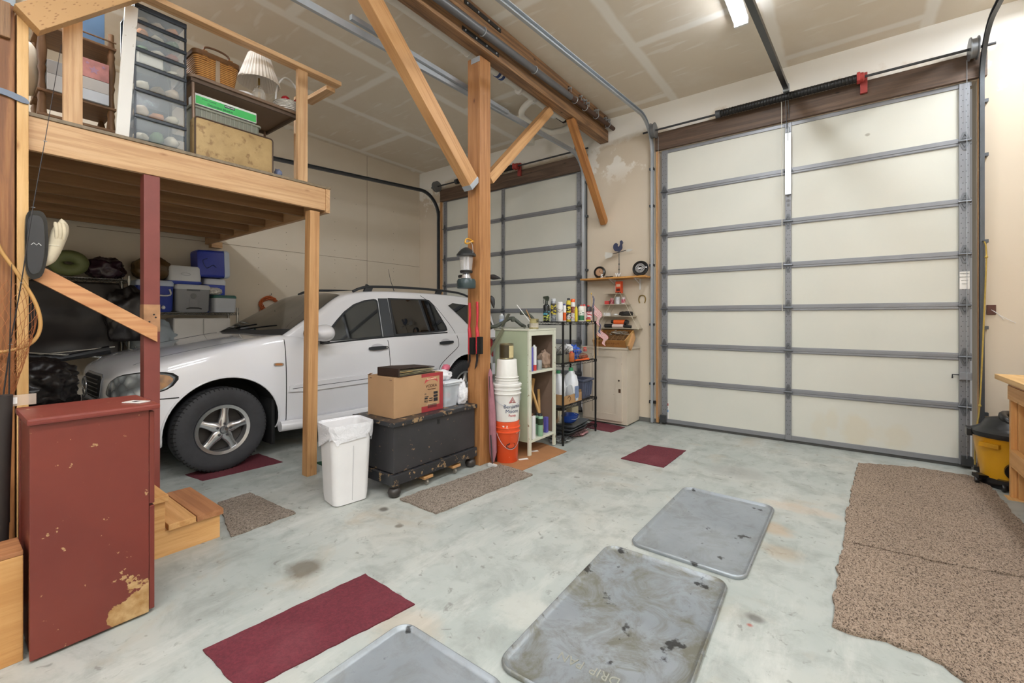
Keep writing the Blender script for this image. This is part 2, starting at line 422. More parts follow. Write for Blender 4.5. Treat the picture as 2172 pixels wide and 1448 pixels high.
m_steel = M('#8b8d92', .42, .35, .15, 3); m_galv = M('#b6bdc4', .4, .5, .15, 8); m_galvd = M('#5a5e63', .4, .6, .2, 8); m_blk = M('#1c1c1e', .4); m_dkg = M('#3c3e41', .5, .2)
def secdoor(n, X, zs, cxs, label_mat=None):
    root = bpy.data.objects.new('door_%d' % n, None); COL.objects.link(root); struct(root)
    x0, x1 = X; root.location = ((x0 + x1) / 2, WY, 0); ox_, oy_ = root.location.x, root.location.y
    Y0 = .012
    for k, (za, zb) in enumerate(zip(zs, zs[1:])):
        MB().box(x0 - ox_ + .035, x1 - ox_ - .035, Y0, Y0 + .045, za + .004, zb - .004).obj('door_panel', m_skin if n == 2 else m_skin1, root)
    for k, z in enumerate(zs):
        lo, hi = (z - .035, z + .035)
        if k == 0: lo, hi = z, z + .05
        if k == len(zs) - 1: lo, hi = z - .045, z
        mb = MB().box(x0 - ox_, x1 - ox_, Y0 - .012, Y0 + .001, lo, hi, .002)
        if 0 < k < len(zs) - 1: mb.box(x0 - ox_, x1 - ox_, Y0 - .018, Y0 - .010, z - .008, z + .026, .002).box(x0 - ox_, x1 - ox_, Y0 - .016, Y0 - .010, z - .03, z - .014, .002)
        mb.obj('section_rail', m_steel, root)
    for x in cxs:
        wdt = .075 if abs(x - cxs[0]) < 1e-6 or x == cxs[-1] else .06
        mb = MB().box(x - ox_ - wdt / 2, x - ox_ + wdt / 2, Y0 - .026, Y0 - .008, .03, zs[-1] - .01, .003)
        o = mb.obj('stile', m_steel, root)
        mb = MB()
        for za, zb in zip(zs, zs[1:]):
            for i in range(9):
                for sx in (-.3, .3):
                    mb.lathe([(.004, -.0012), (.004, 0)], (x - ox_ + sx * wdt * (1 if i % 2 else .5), Y0 - .026, za + (zb - za) * (.12 + .095 * i)), 6, 'y')
        mb.obj('punched_hole', M('#26282b', .6), o)
        for z in zs[1:-1]:   # hinge: triangular leaf above and below with knuckle
            mb = MB()
            for sg in (1, -1):
                mb.prism([(-.034, .012 * sg), (.034, .012 * sg), (.012, .085 * sg), (-.012, .085 * sg)], .006, lambda a, b, c, x=x, z=z: (x - ox_ + a, Y0 - .033 + c, z + b))
                mb.tube([(x - ox_ - .02, Y0 - .036, z + .02 * sg), (x - ox_ + .02, Y0 - .036, z + .02 * sg), (x - ox_, Y0 - .036, z + .062 * sg)], .004, 5, True)
            mb.tube([(x - ox_ - .045, Y0 - .036, z), (x - ox_ + .045, Y0 - .036, z)], .011, 8)
            mb.obj('hinge', M('#6d7075', .4, .5), root)
    MB().box(x0 - ox_, x1 - ox_, Y0 - .002, Y0 + .04, .0, .029, .004).obj('rubber_seal', M('#4e4e4c', .8), root)
    return root
ZS = [.03, .58, 1.055, 1.543, 2.03, 2.528, 3.104, 3.665]
d2 = secdoor(2, (-1.955, .965), ZS, (-1.955 + .04, -.508, .965 - .05))
d1 = secdoor(1, (-6.10, -3.16), ZS, (-6.06, -4.66, -3.20))
# stickers and latch on the big door
sx = lambda x: x - d2.location.x
p = ony(1413, 868, WY); MB().box(sx(p.x) - .025, sx(p.x) + .03, .0095, .0118, p.z - .14, p.z + .09).obj('warning_sticker', flat('sticker_white', '#eceae6'), d2)
MB().box(sx(p.x) - .022, sx(p.x) + .027, .0085, .0096, p.z + .05, p.z + .082).obj('sticker_band', flat('sticker_red', '#a8403a'), d2)
MB().box(sx(p.x) - .022, sx(p.x) + .027, .0085, .0096, p.z - .035, p.z - .003).obj('sticker_band', flat('sticker_blue', '#6c9fd0'), d2)
mb = MB(); mb.tube([(sx(p.x) + .012, .009, p.z + .042), (sx(p.x) - .004, .009, p.z + .028), (sx(p.x) + .01, .009, p.z + .012), (sx(p.x) - .008, .009, p.z + .002)], .004, 5); mb.tube([(sx(p.x) - .015, .009, p.z + .04), (sx(p.x) + .02, .009, p.z + .022)], .0035, 5)
mb.obj('sticker_figure', flat('ink', '#222226'), d2)
p = ony(1416, 882, WY); 
p = ony(2066, 592, WY); o = MB().box(sx(.915) - .034, sx(.915) + .034, -.017, -.015, p.z - .09, p.z + .075).obj('warning_sticker', flat('sticker_white', '#eceae6'), d2)
for k, (t_, sz) in enumerate((('WARNING', .013), ('EMERGENCY', .012), ('KEEP CLEAR', .009), ('TENSION', .009))):
    text(t_, sz, (.915, WY - .018, p.z + .055 - k * .032), (1, 0, 0), (0, 0, 1), flat('ink', '#222226'), None).parent = None if False else o
for ch in o.children: ch.location = (ch.location.x - d2.location.x, ch.location.y - d2.location.y, ch.location.z)
z = zat(.93, WY, 797)
MB().box(sx(.875), sx(.96), -.05, -.014, z - .035, z + .035, .004).obj('slide_latch', m_steel, d2)
MB().tube([(sx(.875), -.03, z + .01), (sx(.83), -.03, z + .01), (sx(.83), -.03, z - .025)], .006, 6).obj('latch_bolt', m_dkg, d2)
MB().box(sx(.89), sx(.965), -.05, -.014, .03, .12, .004).obj('bottom_bracket', m_dkg, d2)
MB().box(sx(-1.965), sx(-1.885), -.05, -.014, .03, .13, .004).obj('bottom_bracket', m_dkg, d2)
# white printed strip on centre stile
for k in range(5):
    z = 2.9 - k * .05; MB().box(sx(-.508) - .012, sx(-.508) + .012, -.0165, -.0145, z, z + .03).obj('stile_print', flat('print_grey', '#6f6f72'), d2)

# ------------------------------------------------------------------ door tracks, shafts, springs
def track(name, label, pts, group=None, m=None, sgn=1, w=.055):
    """C profile roller track swept along pts (x constant)"""
    root = thing(name, label, 'door track', pts[0], 0, group); o0 = Vector(pts[0])
    P = [Vector(p) - o0 for p in pts]; rings = []
    for i, p in enumerate(P):
        a = P[max(i - 1, 0)]; b = P[min(i + 1, len(P) - 1)]; t = (b - a).normalized(); nx = Vector((1, 0, 0)); nn = t.cross(nx).normalized()
        prof = [(0, -w / 2), (.03 * sgn, -w / 2), (.03 * sgn, -w / 2 + .008), (.004 * sgn, -w / 2 + .008), (.004 * sgn, w / 2 - .008), (.03 * sgn, w / 2 - .008), (.03 * sgn, w / 2), (0, w / 2)]
        rings.append([p + nx * q[0] + nn * q[1] for q in prof])
    loops(rings, 'rail', m or m_galv, root, None, 30)
    return root
def curved(x, yv, z0, R, zh, yend, zend):
    pts = [(x, yv, z0), (x, yv, zh - R)]
    for k in range(1, 10):
        a = PI / 2 * k / 10; pts.append((x, yv - R + R * math.cos(a), zh - R + R * math.sin(a)))
    pts.append((x, yv - R, zh)); pts.append((x, yend, zend)); return pts
trk = track('door_track', 'galvanised roller track curving up beside the left edge of the large door', curved(-2.075, WY - .06, .02, .42, 4.03, 1.2, 3.72), 'roller tracks of the two doors', m_galv)
tr2 = track('door_track', 'galvanised roller track curving up at the right edge of the large door', curved(1.035, WY - .06, .02, .42, 4.03, 1.2, 3.95), 'roller tracks of the two doors', m_galvd, -1)
tr3 = track('door_track', 'galvanised roller track crossing above the car behind the big post', curved(-3.07, WY - .06, .02, .38, 3.80, 1.2, 3.67), 'roller tracks of the two doors', m_galv, -1)
tr4 = track('door_track', 'dark roller track along the far left wall above the white car', curved(-6.2, WY - .06, .02, .42, 3.76, 1.5, 3.5), 'roller tracks of the two doors', m_galvd)
for t_, x0, side in ((trk, -2.075, -1), (tr2, 1.035, 1), (tr3, -3.07, 1), (tr4, -6.2, -1)):
    lx = 0
    MB().box(-.004 + side * .004, .004 + side * .004, .02, .056, 0, 3.45).obj('track_angle', m_galvd, t_)
    for z in (.5, 1.3, 2.1, 2.9, 3.4):
        MB().box(-.03, .03, .0, .056, z, z + .03).obj('jamb_bracket', m_galvd, t_)
# perforated angle iron screwed on the track over the car
MB().box(-.004, .03, -3.9, -1.9, 3.72, 3.76).obj('angle_iron', m_galv, tr3)
def torsion(name, label, x0, x1, y, z, s0, s1, bxk):
    r = thing(name, label, 'torsion shaft', ((x0 + x1) / 2, y, z)); c = (x0 + x1) / 2
    MB().tube([(x0 - c - .14, 0, 0), (x1 - c + .14, 0, 0)], .0125, 10).obj('shaft', m_dkg, r, None, 40)
    mb = MB(); k = 0; pts = []
    mb.tube([(s0 - c, 0, 0), (s1 - c, 0, 0)], .040, 16); 
    sp = mb.obj('spring', M('#0b0b0c', .5), r, None, 40)
    mb = MB(); n = int((s1 - s0) / .03)
    for i in range(n): mb.lathe([(.040, -.006), (.0445, 0), (.040, .006)], (s0 - c + .015 + i * .03, 0, 0), 14, 'x', caps=False)
    mb.obj('coil', M('#0b0b0c', .5), sp, None, 40)
    for e, sg in ((s0, -1), (s1, 1)): MB().lathe([(.03, 0), (.047, .0), (.047, .05), (.03, .06)], (e - c - (.05 if sg < 0 else 0), 0, 0), 16, 'x').obj('winding_cone', m_galvd if sg < 0 else M('#a83a34', .5), r, None, 40)
    for e, sg in ((x0, 1), (x1, -1)):
        o = MB().lathe([(.02, -.03), (.1, -.03), (.1, -.022), (.085, -.018), (.085, .018), (.1, .022), (.1, .03), (.02, .03)], (e - c, 0, 0), 28, 'x').obj('cable_drum', M('#86898d', .4, .6), r, None, 30)
    MB().box(bxk - c - .03, bxk - c + .03, .06, WY - y - .046, -.14, .07, .003).obj('bearing_bracket', M('#9c3a36', .5), r)
    MB().box(bxk - c - .06, bxk - c - .03, -.05, .05, -.045, .045, .01).obj('anchor_plate', M('#b23c38', .5), r)
    return r
torsion('torsion_shaft', 'black torsion spring and shaft with red bracket above the large door', -2.02, .955, WY - .14, 3.905, -1.2, .11, .165)
torsion('torsion_shaft', 'dark spring shaft with drums above the smaller door behind the post', -6.15, -3.12, WY - .14, 3.9, -5.6, -4.3, -4.27)
for x, lab in ((-1.985, 'left'), (.925, 'right')):
    tag(MB().tube([(0, 0, 0), (0, 0, 3.75)], .0025, 5).obj('lift_cable', m_galv, None, (x, WY - .05, .1)), 'thin steel lift cable running down the %s edge of the large door' % lab, 'cable', 'door lift cables')
# opener rail with arm
A = ony(1668, 187, WY - .16); B = onx(1590, 0, -.57); Dv = (B - A).normalized(); E2 = A + Dv * 4.6
r = thing('door_opener', 'black door opener rail with arm reaching down to the large door', 'door opener', A)
board('rail', (0, 0, 0), E2 - A, .05, .05, M('#0c0c10', .3), r)
mb = MB().box(-.03, .03, -.05, .06, -.05, .03, .004); mb.obj('header_bracket', m_galv, r)
MB().lathe([(.01, -.02), (.035, -.02), (.035, .02), (.01, .02)], (0, .04, -.045), 14, 'x').obj('pulley', m_blk, r, None, 40)
zt = 3.58; q = Vector((-.508 - A.x, WY - .03 - A.y, zt - A.z))
mb = MB().obox((-.012, -.02, -.03), (q.x - .012, q.y, q.z), .018, .006, (1, 0, 0)); mb.obox((.01, 0, -.03), (q.x + .012, q.y, q.z + .1), .018, .006, (1, 0, 0)); mb.obj('door_arm', m_galvd, r)
MB().tube([(q.x + .0, q.y, q.z + .02), (q.x + .0, q.y, q.z - .14)], .012, 8).obj('arm_joint', m_galv, r)
MB().tube([(-.05, .03, -.02), (q.x - .055, q.y - .02, 1.5 - A.z)], .0035, 5).obj('release_cord', M('#d8d4c8', .8), r)
MB().box(q.x - .03, q.x + .03, q.y - .01, q.y + .008, zt - A.z - .75, zt - A.z - .05, .002).obj('reinforcement_strut', M('#c6cbd2', .3, .7), r)
mb = MB().box(-.14, .14, -.2, .2, -.1, .08, .02); o = mb.obj('motor_housing', M('#2a2a2e', .5), r); o.location = (E2 - A)
# ceiling light fixtures
m_tube = emis('lamp_tube', '#f4f9ff', 60); m_fix = M('#e9e9e6', .4)
labs = ['white fluorescent strip light on the ceiling left of the black opener rail', 'white fluorescent strip light near the right wall by the large door'] + ['white fluorescent strip light on the shop ceiling out of the photo'] * 7
for i, (x, y, L, ax, pw) in enumerate(LAMPS):
    r = thing('strip_light', labs[i], 'ceiling light', (x, y, CEIL), 0 if ax == 'y' else PI / 2, 'ceiling strip lights')
    MB().box(-.065, .065, -L / 2, L / 2, -.06, -.001, .004).obj('housing', m_fix, r)
    for sx_ in (-.03, .03):
        MB().tube([(sx_, -L / 2 + .03, -.078), (sx_, L / 2 - .03, -.078)], .013, 10).obj('tube', m_tube, r, None, 50)
    MB().box(-.06, .06, -L / 2, -L / 2 + .03, -.1, -.055, .003).obj('lamp_holder', m_fix, r); MB().box(-.06, .06, L / 2 - .03, L / 2, -.1, -.055, .003).obj('lamp_holder', m_fix, r)
    ld = bpy.data.lights.new('lamp_light', 'AREA'); ld.shape = 'RECTANGLE'; ld.size = .12; ld.size_y = L; ld.energy = pw; ld.color = (.93, .965, 1)
    lo = bpy.data.objects.new('lamp_light', ld); COL.objects.link(lo); lo.parent = r; lo.location = (0, 0, -.10)
# ------------------------------------------------------------------ timber frame
r = thing('ceiling_beam', 'weathered double timber beam running under the ceiling to the door wall', 'beam', (-2.82, 1.2, 3.96))
o = bx('lower_timber', (-.03, .10), (-4.6, 4.73), (0, .165), OLD, r, .008)
o = bx('upper_timber', (-.03, .125), (-4.6, 4.66), (.185, .338), OLD, r, .008)
for za, lab in ((4.239, 0), (4.01, 1)):
    b_ = MB().box(-.004, .004, 0, .52, -.02, .02, .002).obj('splice_plate', M('#1d1b1b', .5), r, ((.105 if lab else .13), 1.67, za - 3.96))
    mb = MB()
    for k in range(4): mb.lathe([(.009, 0), (.006, .006)], (.004, .04 + k * .147, 0), 8, 'x')
    mb.obj('bolt_heads', m_galv, b_)
pa, pb = onx(900, -25, -2.645), onx(1312, 281, -2.645); pa = pa + (pa - pb) * .4
r = thing('steel_pipe', 'long grey steel pipe hooked along the side of the big beam', 'pipe', pa)
MB().tube([(0, 0, 0), (pb - pa) * .73], .036, 14).obj('grey_section', M('#6b6c70', .35, .3), r, None, 40)
MB().tube([(pb - pa) * .73, pb - pa], .028, 12).obj('rusty_section', M('#5a4338', .6, .3), r, None, 40)
for f in (.42, .58, .75, .8, .86, .93):
    c = (pb - pa) * f; MB().tube([c + Vector((.04 * math.cos(a), 0, .04 * math.sin(a))) for a in [PI * k / 6 for k in range(-4, 9)]], .005, 6).obj('pipe_hook', m_galv, r)
def clamp(loc, lab):
    r = thing('clamp', lab, 'clamp', loc, 0, 'small rusty clamps hanging along the big beam')
    MB().tube([(0, 0, .07), (0, 0, -.07)], .006, 6).obj('bar', M('#5b4a40', .6, .5), r)
    MB().box(-.01, .04, -.012, .012, .03, .05, .003).obj('jaw', m_galv, r); MB().box(-.01, .04, -.012, .012, -.04, -.02, .003).obj('jaw', M('#7a4a3a', .6, .4), r)
    MB().tube([(.032, 0, -.05), (.032, 0, .03)], .004, 6).obj('screw', m_galv, r); MB().lathe([(.004, 0), (.012, .006), (.012, .016), (.004, .02)], (.032, 0, -.07), 8).obj('red_handle', M('#9c2f2c', .5), r)
    return r
c0 = None
for i, yy in enumerate((4.72, 5.0, 5.06, 5.12, 5.19, 5.42, 5.48, 5.72, 5.78, 5.83)):
    z = 4.185 + .012 * math.sin(i * 2.3)
    if c0 is None: c0 = clamp((-2.685, yy, z), 'rusty clamp with red handle hanging on the big beam above the pipe')
    else: dup(c0, (-2.685, yy, z), .3 * math.sin(i * 5))
r = thing('support_post', 'thick fir post standing at the end of the black chest', 'post', (-2.88, 3.286, 0))
bx('shaft', (-.08, .08), (-.08, .08), (0, 3.958), POSTW, r, .006)
mb = MB().box(-.03, .078, -.086, -.081, 3.9, 3.95, .001); mb.obj('post_cap_plate', m_galv, r)
MB().obox((-.083, .0, 2.05), (-.083, .0, 2.75), .03, .006, (1, 0, 0)).obj('steel_strap', M('#5c5650', .6, .4), r)
def brace(name, lab, p0, p1, wd_, th, spec, up, grp='diagonal timber braces under the beam'):
    o = board(name, p0, p1, wd_, th, spec, None, up, .004); return tag(o, lab, 'brace', grp)
b1 = board('brace', (-2.87, 3.17, 2.70), (-2.87, 1.91, 3.955), .10, .15, FIR, None, (0, 1, 1)); tag(b1, 'long diagonal fir brace rising left from the thick post toward the camera', 'brace', 'diagonal braces under the beam')
MB().box(-.053, .053, -.078, .078, -.005, .045, .002).obj('steel_shoe', m_galv, b1)
b2 = board('brace', (-2.87, 3.41, 2.82), (-2.87, 4.57, 3.955), .085, .10, FIR, None, (0, 1, 1)); tag(b2, 'short diagonal fir brace rising right from the thick post to the beam', 'brace', 'diagonal braces under the beam')
b3 = board('brace', (-2.78, 5.925, 2.80), (-2.78, 4.93, 3.965), .085, .10, ('fir_dark', ('#8a5730', '#b07841', '#bd8850', '#6b3c1c')), None, (0, 1, 1)); tag(b3, 'reddish diagonal brace from the beam down to the wall beside the doors', 'brace', 'diagonal braces under the beam')
# pvc ducts above the beam
m_pvc = M('#f0ede4', .45, 0, .06)
r = thing('dust_duct', 'white plastic duct pipes with elbows running under the ceiling behind the beam', 'pipe', (-3.1, 4.5, 4.17))
def duct(pts, rad, nm='duct_pipe'):
    q = [Vector(p) - Vector((-3.1, 4.5, 4.17)) for p in pts]
    o = MB().tube(q, rad, 14).obj(nm, m_pvc, r, None, 40); return o
duct([(-3.14, 1.4, 4.21), (-3.14, 4.1, 4.21)], .05)
duct([(-3.14, 4.1, 4.21), (-3.12, 5.0, 4.18), (-3.10, 5.3, 4.18)], .042)
duct(catm([(-3.12, 4.6, 4.18), (-3.3, 4.65, 4.15), (-3.42, 4.75, 4.13), (-3.46, 4.9, 4.12), (-3.46, 5.25, 4.12)], 5), .04, 'elbow')
duct(catm([(-3.46, 5.25, 4.12), (-3.4, 5.45, 4.12), (-3.2, 5.5, 4.12), (-3.1, 5.48, 4.12), (-3.05, 5.55, 4.08), (-3.08, 5.62, 4.0)], 5), .045, 'elbow')
duct([(-3.72, 3.5, 4.22), (-3.68, 5.0, 4.22)], .045)
duct(catm([(-3.46, 4.9, 4.12), (-3.6, 4.85, 4.16), (-3.7, 4.85, 4.22)], 4), .038, 'branch')
duct([(-3.8, 5.5, 4.05), (-3.8, 5.5, 4.24)], .07, 'ceiling_flange')
for y in (3.4, 3.75, 3.88, 3.95, 4.3, 4.6, 4.9, 5.1): MB().lathe([(.052, 0), (.056, .0), (.056, .035), (.052, .035)], (-.04, y - 4.5, .04 if y < 4.2 else .015), 16, 'y').obj('coupling', M('#f0eee8', .4) if y not in (3.88, 3.95) else M('#2f4a86', .4), r, None, 30)
tag(MB().box(-.11, .11, -.3, .3, -.008, 0).obj('ceiling_vent', M('#241c18', .8), None, (-3.2, 5.35, CEIL)), 'dark open slot in the ceiling above the white duct pipes', 'vent')

# ------------------------------------------------------------------ storage loft
LZ, LXF, LYE = 2.63, -3.84, 2.26
r = thing('storage_loft', 'wooden storage loft platform with pale fascia above the front of the car', 'loft', (-5.3, .6, 2.42))
L = lambda x, y, z: (x + 5.3, y - .6, z - 2.42)
def lbx(nm, x, y, z, spec, bev=.003): return bx(nm, (x[0] + 5.3, x[1] + 5.3), (y[0] - .6, y[1] - .6), (z[0] - 2.42, z[1] - 2.42), spec, r, bev)
lbx('fascia', (-3.878, -3.84), (.36, 2.225), (2.42, 2.62), PINE)
lbx('deck', (LX + .005, -4.005), (-3.5, .358), (2.62, 2.642), ('ply', ('#6f604c', '#86765f', '#93846c', '#5a4c3c')))  # near part, with joists and subfloor, extended out of view to block lamp light
lbx('deck', (LX + .005, -3.83), (.36, 2.275), (2.62, 2.642), ('ply', ('#6f604c', '#86765f', '#93846c', '#5a4c3c')))
lbx('end_joist', (LX + .005, -3.83), (2.226, 2.264), (2.40, 2.619), PINE)
lbx('ledger_block', (LX + .002, LX + .1), (2.27, 2.40), (2.36, 2.44), PINE)
for x in (-4.25, -4.66, -5.07, -5.48, -5.89, -6.3): lbx('joist', (x - .019, x + .019), (-3.5, 2.225), (2.42, 2.619), UNDER)
lbx('subfloor', (LX + .01, -4.01), (-3.5, .36), (2.608, 2.619), ('osb', ('#6a5138', '#7f6446', '#8f7354', '#4c3826')))
lbx('subfloor', (LX + .01, -3.88), (.362, 2.22), (2.608, 2.619), ('osb', ('#6a5138', '#7f6446', '#8f7354', '#4c3826')))
p = board('loft_post', (-3.885, 2.095, 0), (-3.885, 2.125, 2.398), .09, .09, FIR, None, (0, 1, 0)); tag(p, 'pale fir post under the loft corner beside the white waste bin', 'post')
p = board('loft_post', (-3.895, .945, 0), (-3.895, .945, 2.419), .09, .09, M('#82413a', .5, 0, .2, 4), None, (0, 1, 0)); tag(p, 'red painted post under the loft in front of the car hood', 'post')
MB().box(-.048, .0455, -.0462, .0462, 1.33, 1.52, .001).obj('bare_patch', M('#b88a63', .7, 0, .4, 12), p)
for a, b in ((1.45, .01), (1.40, -.015), (1.43, .02)): MB().lathe([(.006, .0), (.006, .002)], (.0458, b, a), 8, 'x').obj('screw_hole', m_blk, p)
# railing of the loft
r = thing('loft_railing', 'pine railing of two posts and a top rail on the loft edge', 'railing', (-3.86, 2.0, LZ + .012))
def rb(nm, x, y, z, spec=PINE): return bx(nm, (x[0] + 3.86, x[1] + 3.86), (y[0] - 2.0, y[1] - 2.0), (z[0] - LZ - .012, z[1] - LZ - .012), spec, r, .003)
rb('top_rail', (-3.90, -3.81), (.72, 2.37), (3.625, 3.663)); rb('side_rail', (-4.32, -3.902), (2.27, 2.36), (3.585, 3.624))
rb('baluster', (-3.875, -3.838), (1.965, 2.055), (LZ + .012, 3.624)); rb('baluster', (-4.3, -4.262), (2.16, 2.255), (LZ + .012, 3.584)); rb('baluster', (-3.92, -3.882), (.512, .60), (LZ + .012, 3.45))
# foreground posts at the loft's left end, with brace and hardware
o = bx('corner_post', (-4.0, -3.80), (.12, .305), (0, CEIL), ROUGHP, None, .006); tag(o, 'rough brown timber post at the far left edge', 'post')
MB().box(-.104, .104, -.096, .096, 1.06, 1.12, .002).obj('galvanised_strap', M('#7d8489', .4, .6), o)
bx('old_block', (.1, .13), (-.1, .075), (.86, 1.06), OLD, o, .006)
o = bx('framing_stud', (-3.9, -3.795), (.312, .358), (0, 3.2), PALE, None, .003); tag(o, 'pale yellow stud beside the rough brown corner post', 'stud')
s = N('incised_lumber'); co = s.coords(True); mp = s.n('ShaderNodeMapping'); mp.inputs['Scale'].default_value = (75, 75, 26); s.l(co, mp.inputs['Vector'])
v = s.n('ShaderNodeTexVoronoi'); v.inputs['Scale'].default_value = 1; s.l(mp.outputs[0], v.inputs['Vector'])
c = s.mix(s.ramp(v.outputs['Distance'], [(.14, .8), (.26, 0.0)]), '#c49a68', '#94683f'); m_inc = s.out(c, .6)
o = board('diagonal_brace', (-3.80, .345, 3.135), (-3.80, 1.22, 4.01), .09, .14, m_inc, None, (0, 1, 1)); o.location.x = -3.752; tag(o, 'incised treated timber brace rising from the corner post over the loft', 'brace')
# stair handrail board from the red post, upward left
o = MB().prism([(.31, -.205), (.31, -.101), (-.315, .319), (-.315, .215)], .035, lambda a, b, c: (c, a, b)).obj('stair_rail_board', wd(('rail_fir', ('#b5764a', '#d09a68', '#dcaa7c', '#8a5230')), 'y'), None, (-3.845, .655, 1.465)); tag(o, 'diagonal pine board nailed across the red post as a stair rail', 'board')
# stairs
r = thing('wooden_stairs', 'low homemade pine steps beside the red cabinet', 'stairs', (-3.6, .9, 0))
def sb(nm, x, y, z, spec=STAIR, bev=.004): return bx(nm, (x[0] + 3.6, x[1] + 3.6), (y[0] - .9, y[1] - .9), z, spec, r, bev)
for x0 in (-3.29, -3.83):
    mb = MB(); mb.prism([(1.15, 0), (1.15, .15), (.86, .15), (.86, .33), (.60, .33), (.60, .51), (.37, .51), (.37, .15), (.70, 0)], .04, lambda a, b, c, x0=x0: (x0 + 3.6 + c, a - .9, b))
    mb.obj('stringer', wd(STAIR, 'y'), r)
sb('riser', (-3.789, -3.291), (1.11, 1.148), (0, .148)); sb('riser', (-3.789, -3.291), (.822, .86), (.15, .328)); sb('riser', (-3.789, -3.291), (.56, .6), (.35, .508))
sb('tread', (-3.835, -3.23), (1.018, 1.165), (.151, .188), BRNT); sb('tread', (-3.835, -3.23), (.872, 1.013), (.151, .188)); sb('tread', (-3.835, -3.23), (.72, .872), (.331, .369)); sb('tread', (-3.835, -3.23), (.60, .714), (.331, .369)); sb('tread', (-3.835, -3.23), (.37, .6), (.511, .549))

# ------------------------------------------------------------------ red cabinet and timber box (foreground left)
def chipped(name, paint, bare, z_lo, amt=.62, z_gain=.55, sc=3.2, y_gain=0.0, speck=.70):
    s = N(name); co = s.coords(False); tc = s.n('ShaderNodeTexCoord'); sp = s.n('ShaderNodeSeparateXYZ'); s.l(tc.outputs['Object'], sp.inputs[0])
    n = s.noise(co, sc, 7, .62); n2 = s.noise(co, 2.0, 4); fine = s.noise(co, 24, 5, .6)
    zz_ = s.math('SUBTRACT', s.math('MULTIPLY', sp.outputs[1], y_gain), sp.outputs[2]); low = s.math('MULTIPLY', s.math('ADD', zz_, z_lo), z_gain); low = s.math('MAXIMUM', low, -.1)
    k = s.ramp(s.math('ADD', n, low), [(amt, 0.0), (amt + .012, 1.0)])
    c = s.mix(s.ramp(n2, [(.3, 0.0), (.7, 1.0)]), paint[0], paint[1])
    k2 = s.ramp(fine, [(speck, 0.0), (speck + .02, .8)])
    bc = s.mix(s.ramp(fine, [(.35, 0.0), (.65, 1.0)]), bare[0], bare[1])
    c = s.mix(s.math('MAXIMUM', k, k2), c, bc)
    return s.out(c, s.ramp(n2, [(.2, .3), (.8, .45)]), 0, s.math('MULTIPLY', k, -1.0), .4, .002)
m_redp = chipped('worn_red_paint', ('#763429', '#692c24'), ('#9a7240', '#bb9a6c'), -.40, .655, 1.7, 5, .75, .675)
m_redt = chipped('worn_red_top', ('#80392f', '#702f28'), ('#a8774f', '#c9a283'), 0, .64, 0, 9)
r = thing('red_cabinet', 'worn red painted wooden cabinet with chipped bottom corner', 'cabinet', (-2.86, .45, 0))
bx('side_panel', (.155, .185), (-.195, .195), (.012, .985), m_redp, r, .003)
bx('side_panel', (-.19, -.16), (-.195, .195), (.012, .985), m_redp, r, .003)
bx('back_panel', (-.16, .155), (-.19, -.165), (.02, .985), m_redp, r); bx('bottom_shelf', (-.16, .155), (-.165, .18), (.05, .075), m_redp, r)
bx('door', (-.185, .18), (.1965, .218), (.02, .52), m_redp, r, .004); bx('door', (-.185, .18), (.1965, .218), (.53, .975), m_redp, r, .004)
MB().box(-.20, .205, -.205, .235, .985, 1.013, .009).obj('top', m_redt, r)
o = MB().box(-.05, .05, -.028, .028, 0, .004, .001).obj('card', flat('card_white', '#d9d5d0', .4), None, (-2.78, .62, 1.0135)); o.rotation_euler = (0, 0, .5); tag(o, 'small white card lying on the red cabinet top', 'card')
MB().box(-.012, .012, -.012, .012, .004, .0046).obj('print', flat('ink', '#222226'), o)
r = thing('timber_box', 'pale timber box beam at the bottom left corner beside the red cabinet', 'box', (-2.80, .1, 0))
bx('front_board', (.03, .065), (-.5, .143), (0, .44), ('box_fir', ('#b8834a', '#cc9a5e', '#d8aa70', '#8a5a2c')), r, .004); bx('top_board', (-.12, .065), (-.5, .143), (.441, .46), BRNT, r, .004); bx('back_board', (-.12, -.09), (-.5, .143), (0, .44), STAIR, r)
# dark bundle and rolled things standing behind the timber box
for i, (x, y, rr, h, lab) in enumerate(((-3.02, .19, .028, 1.08, 'dark fabric tube standing behind the timber box'), (-3.1, .12, .022, .98, 'brown wooden pole standing behind the timber box'), (-3.18, .17, .02, .9, 'thin brown stick leaning behind the timber box'))):
    tag(MB().tube(catm([(x, y, 0), (x - .01, y + .01, h * .5), (x - .03 * i, y + .02, h)], 4), [rr] * 9, 10).obj('tube_roll' if i == 0 else 'pole', M(('#2e2724', '#5d3c28', '#6b4a34')[i], .7), None, None, 40), lab, 'pole')
tag(MB().blob((0, 0, .25), (.14, .13, .3), .12, 2.2, 4, 3).obj('black_bag', M('#141214', .35, 0, .3), None, (-3.33, .12, 0), 60), 'black bag slumped behind the timber box', 'bag')
o = MB().box(-.002, .004, -.08, .05, -.02, .03, .001).obj('seed_packet', glass('packet', '#d8c8b8', .2, .4), None, (-3.03, .26, 1.045)); tag(o, 'crumpled clear packet on top of the poles at left', 'packet')
MB().box(.0042, .005, -.06, -.01, -.01, .02).obj('label', flat('sticker_white', '#eceae6'), o)

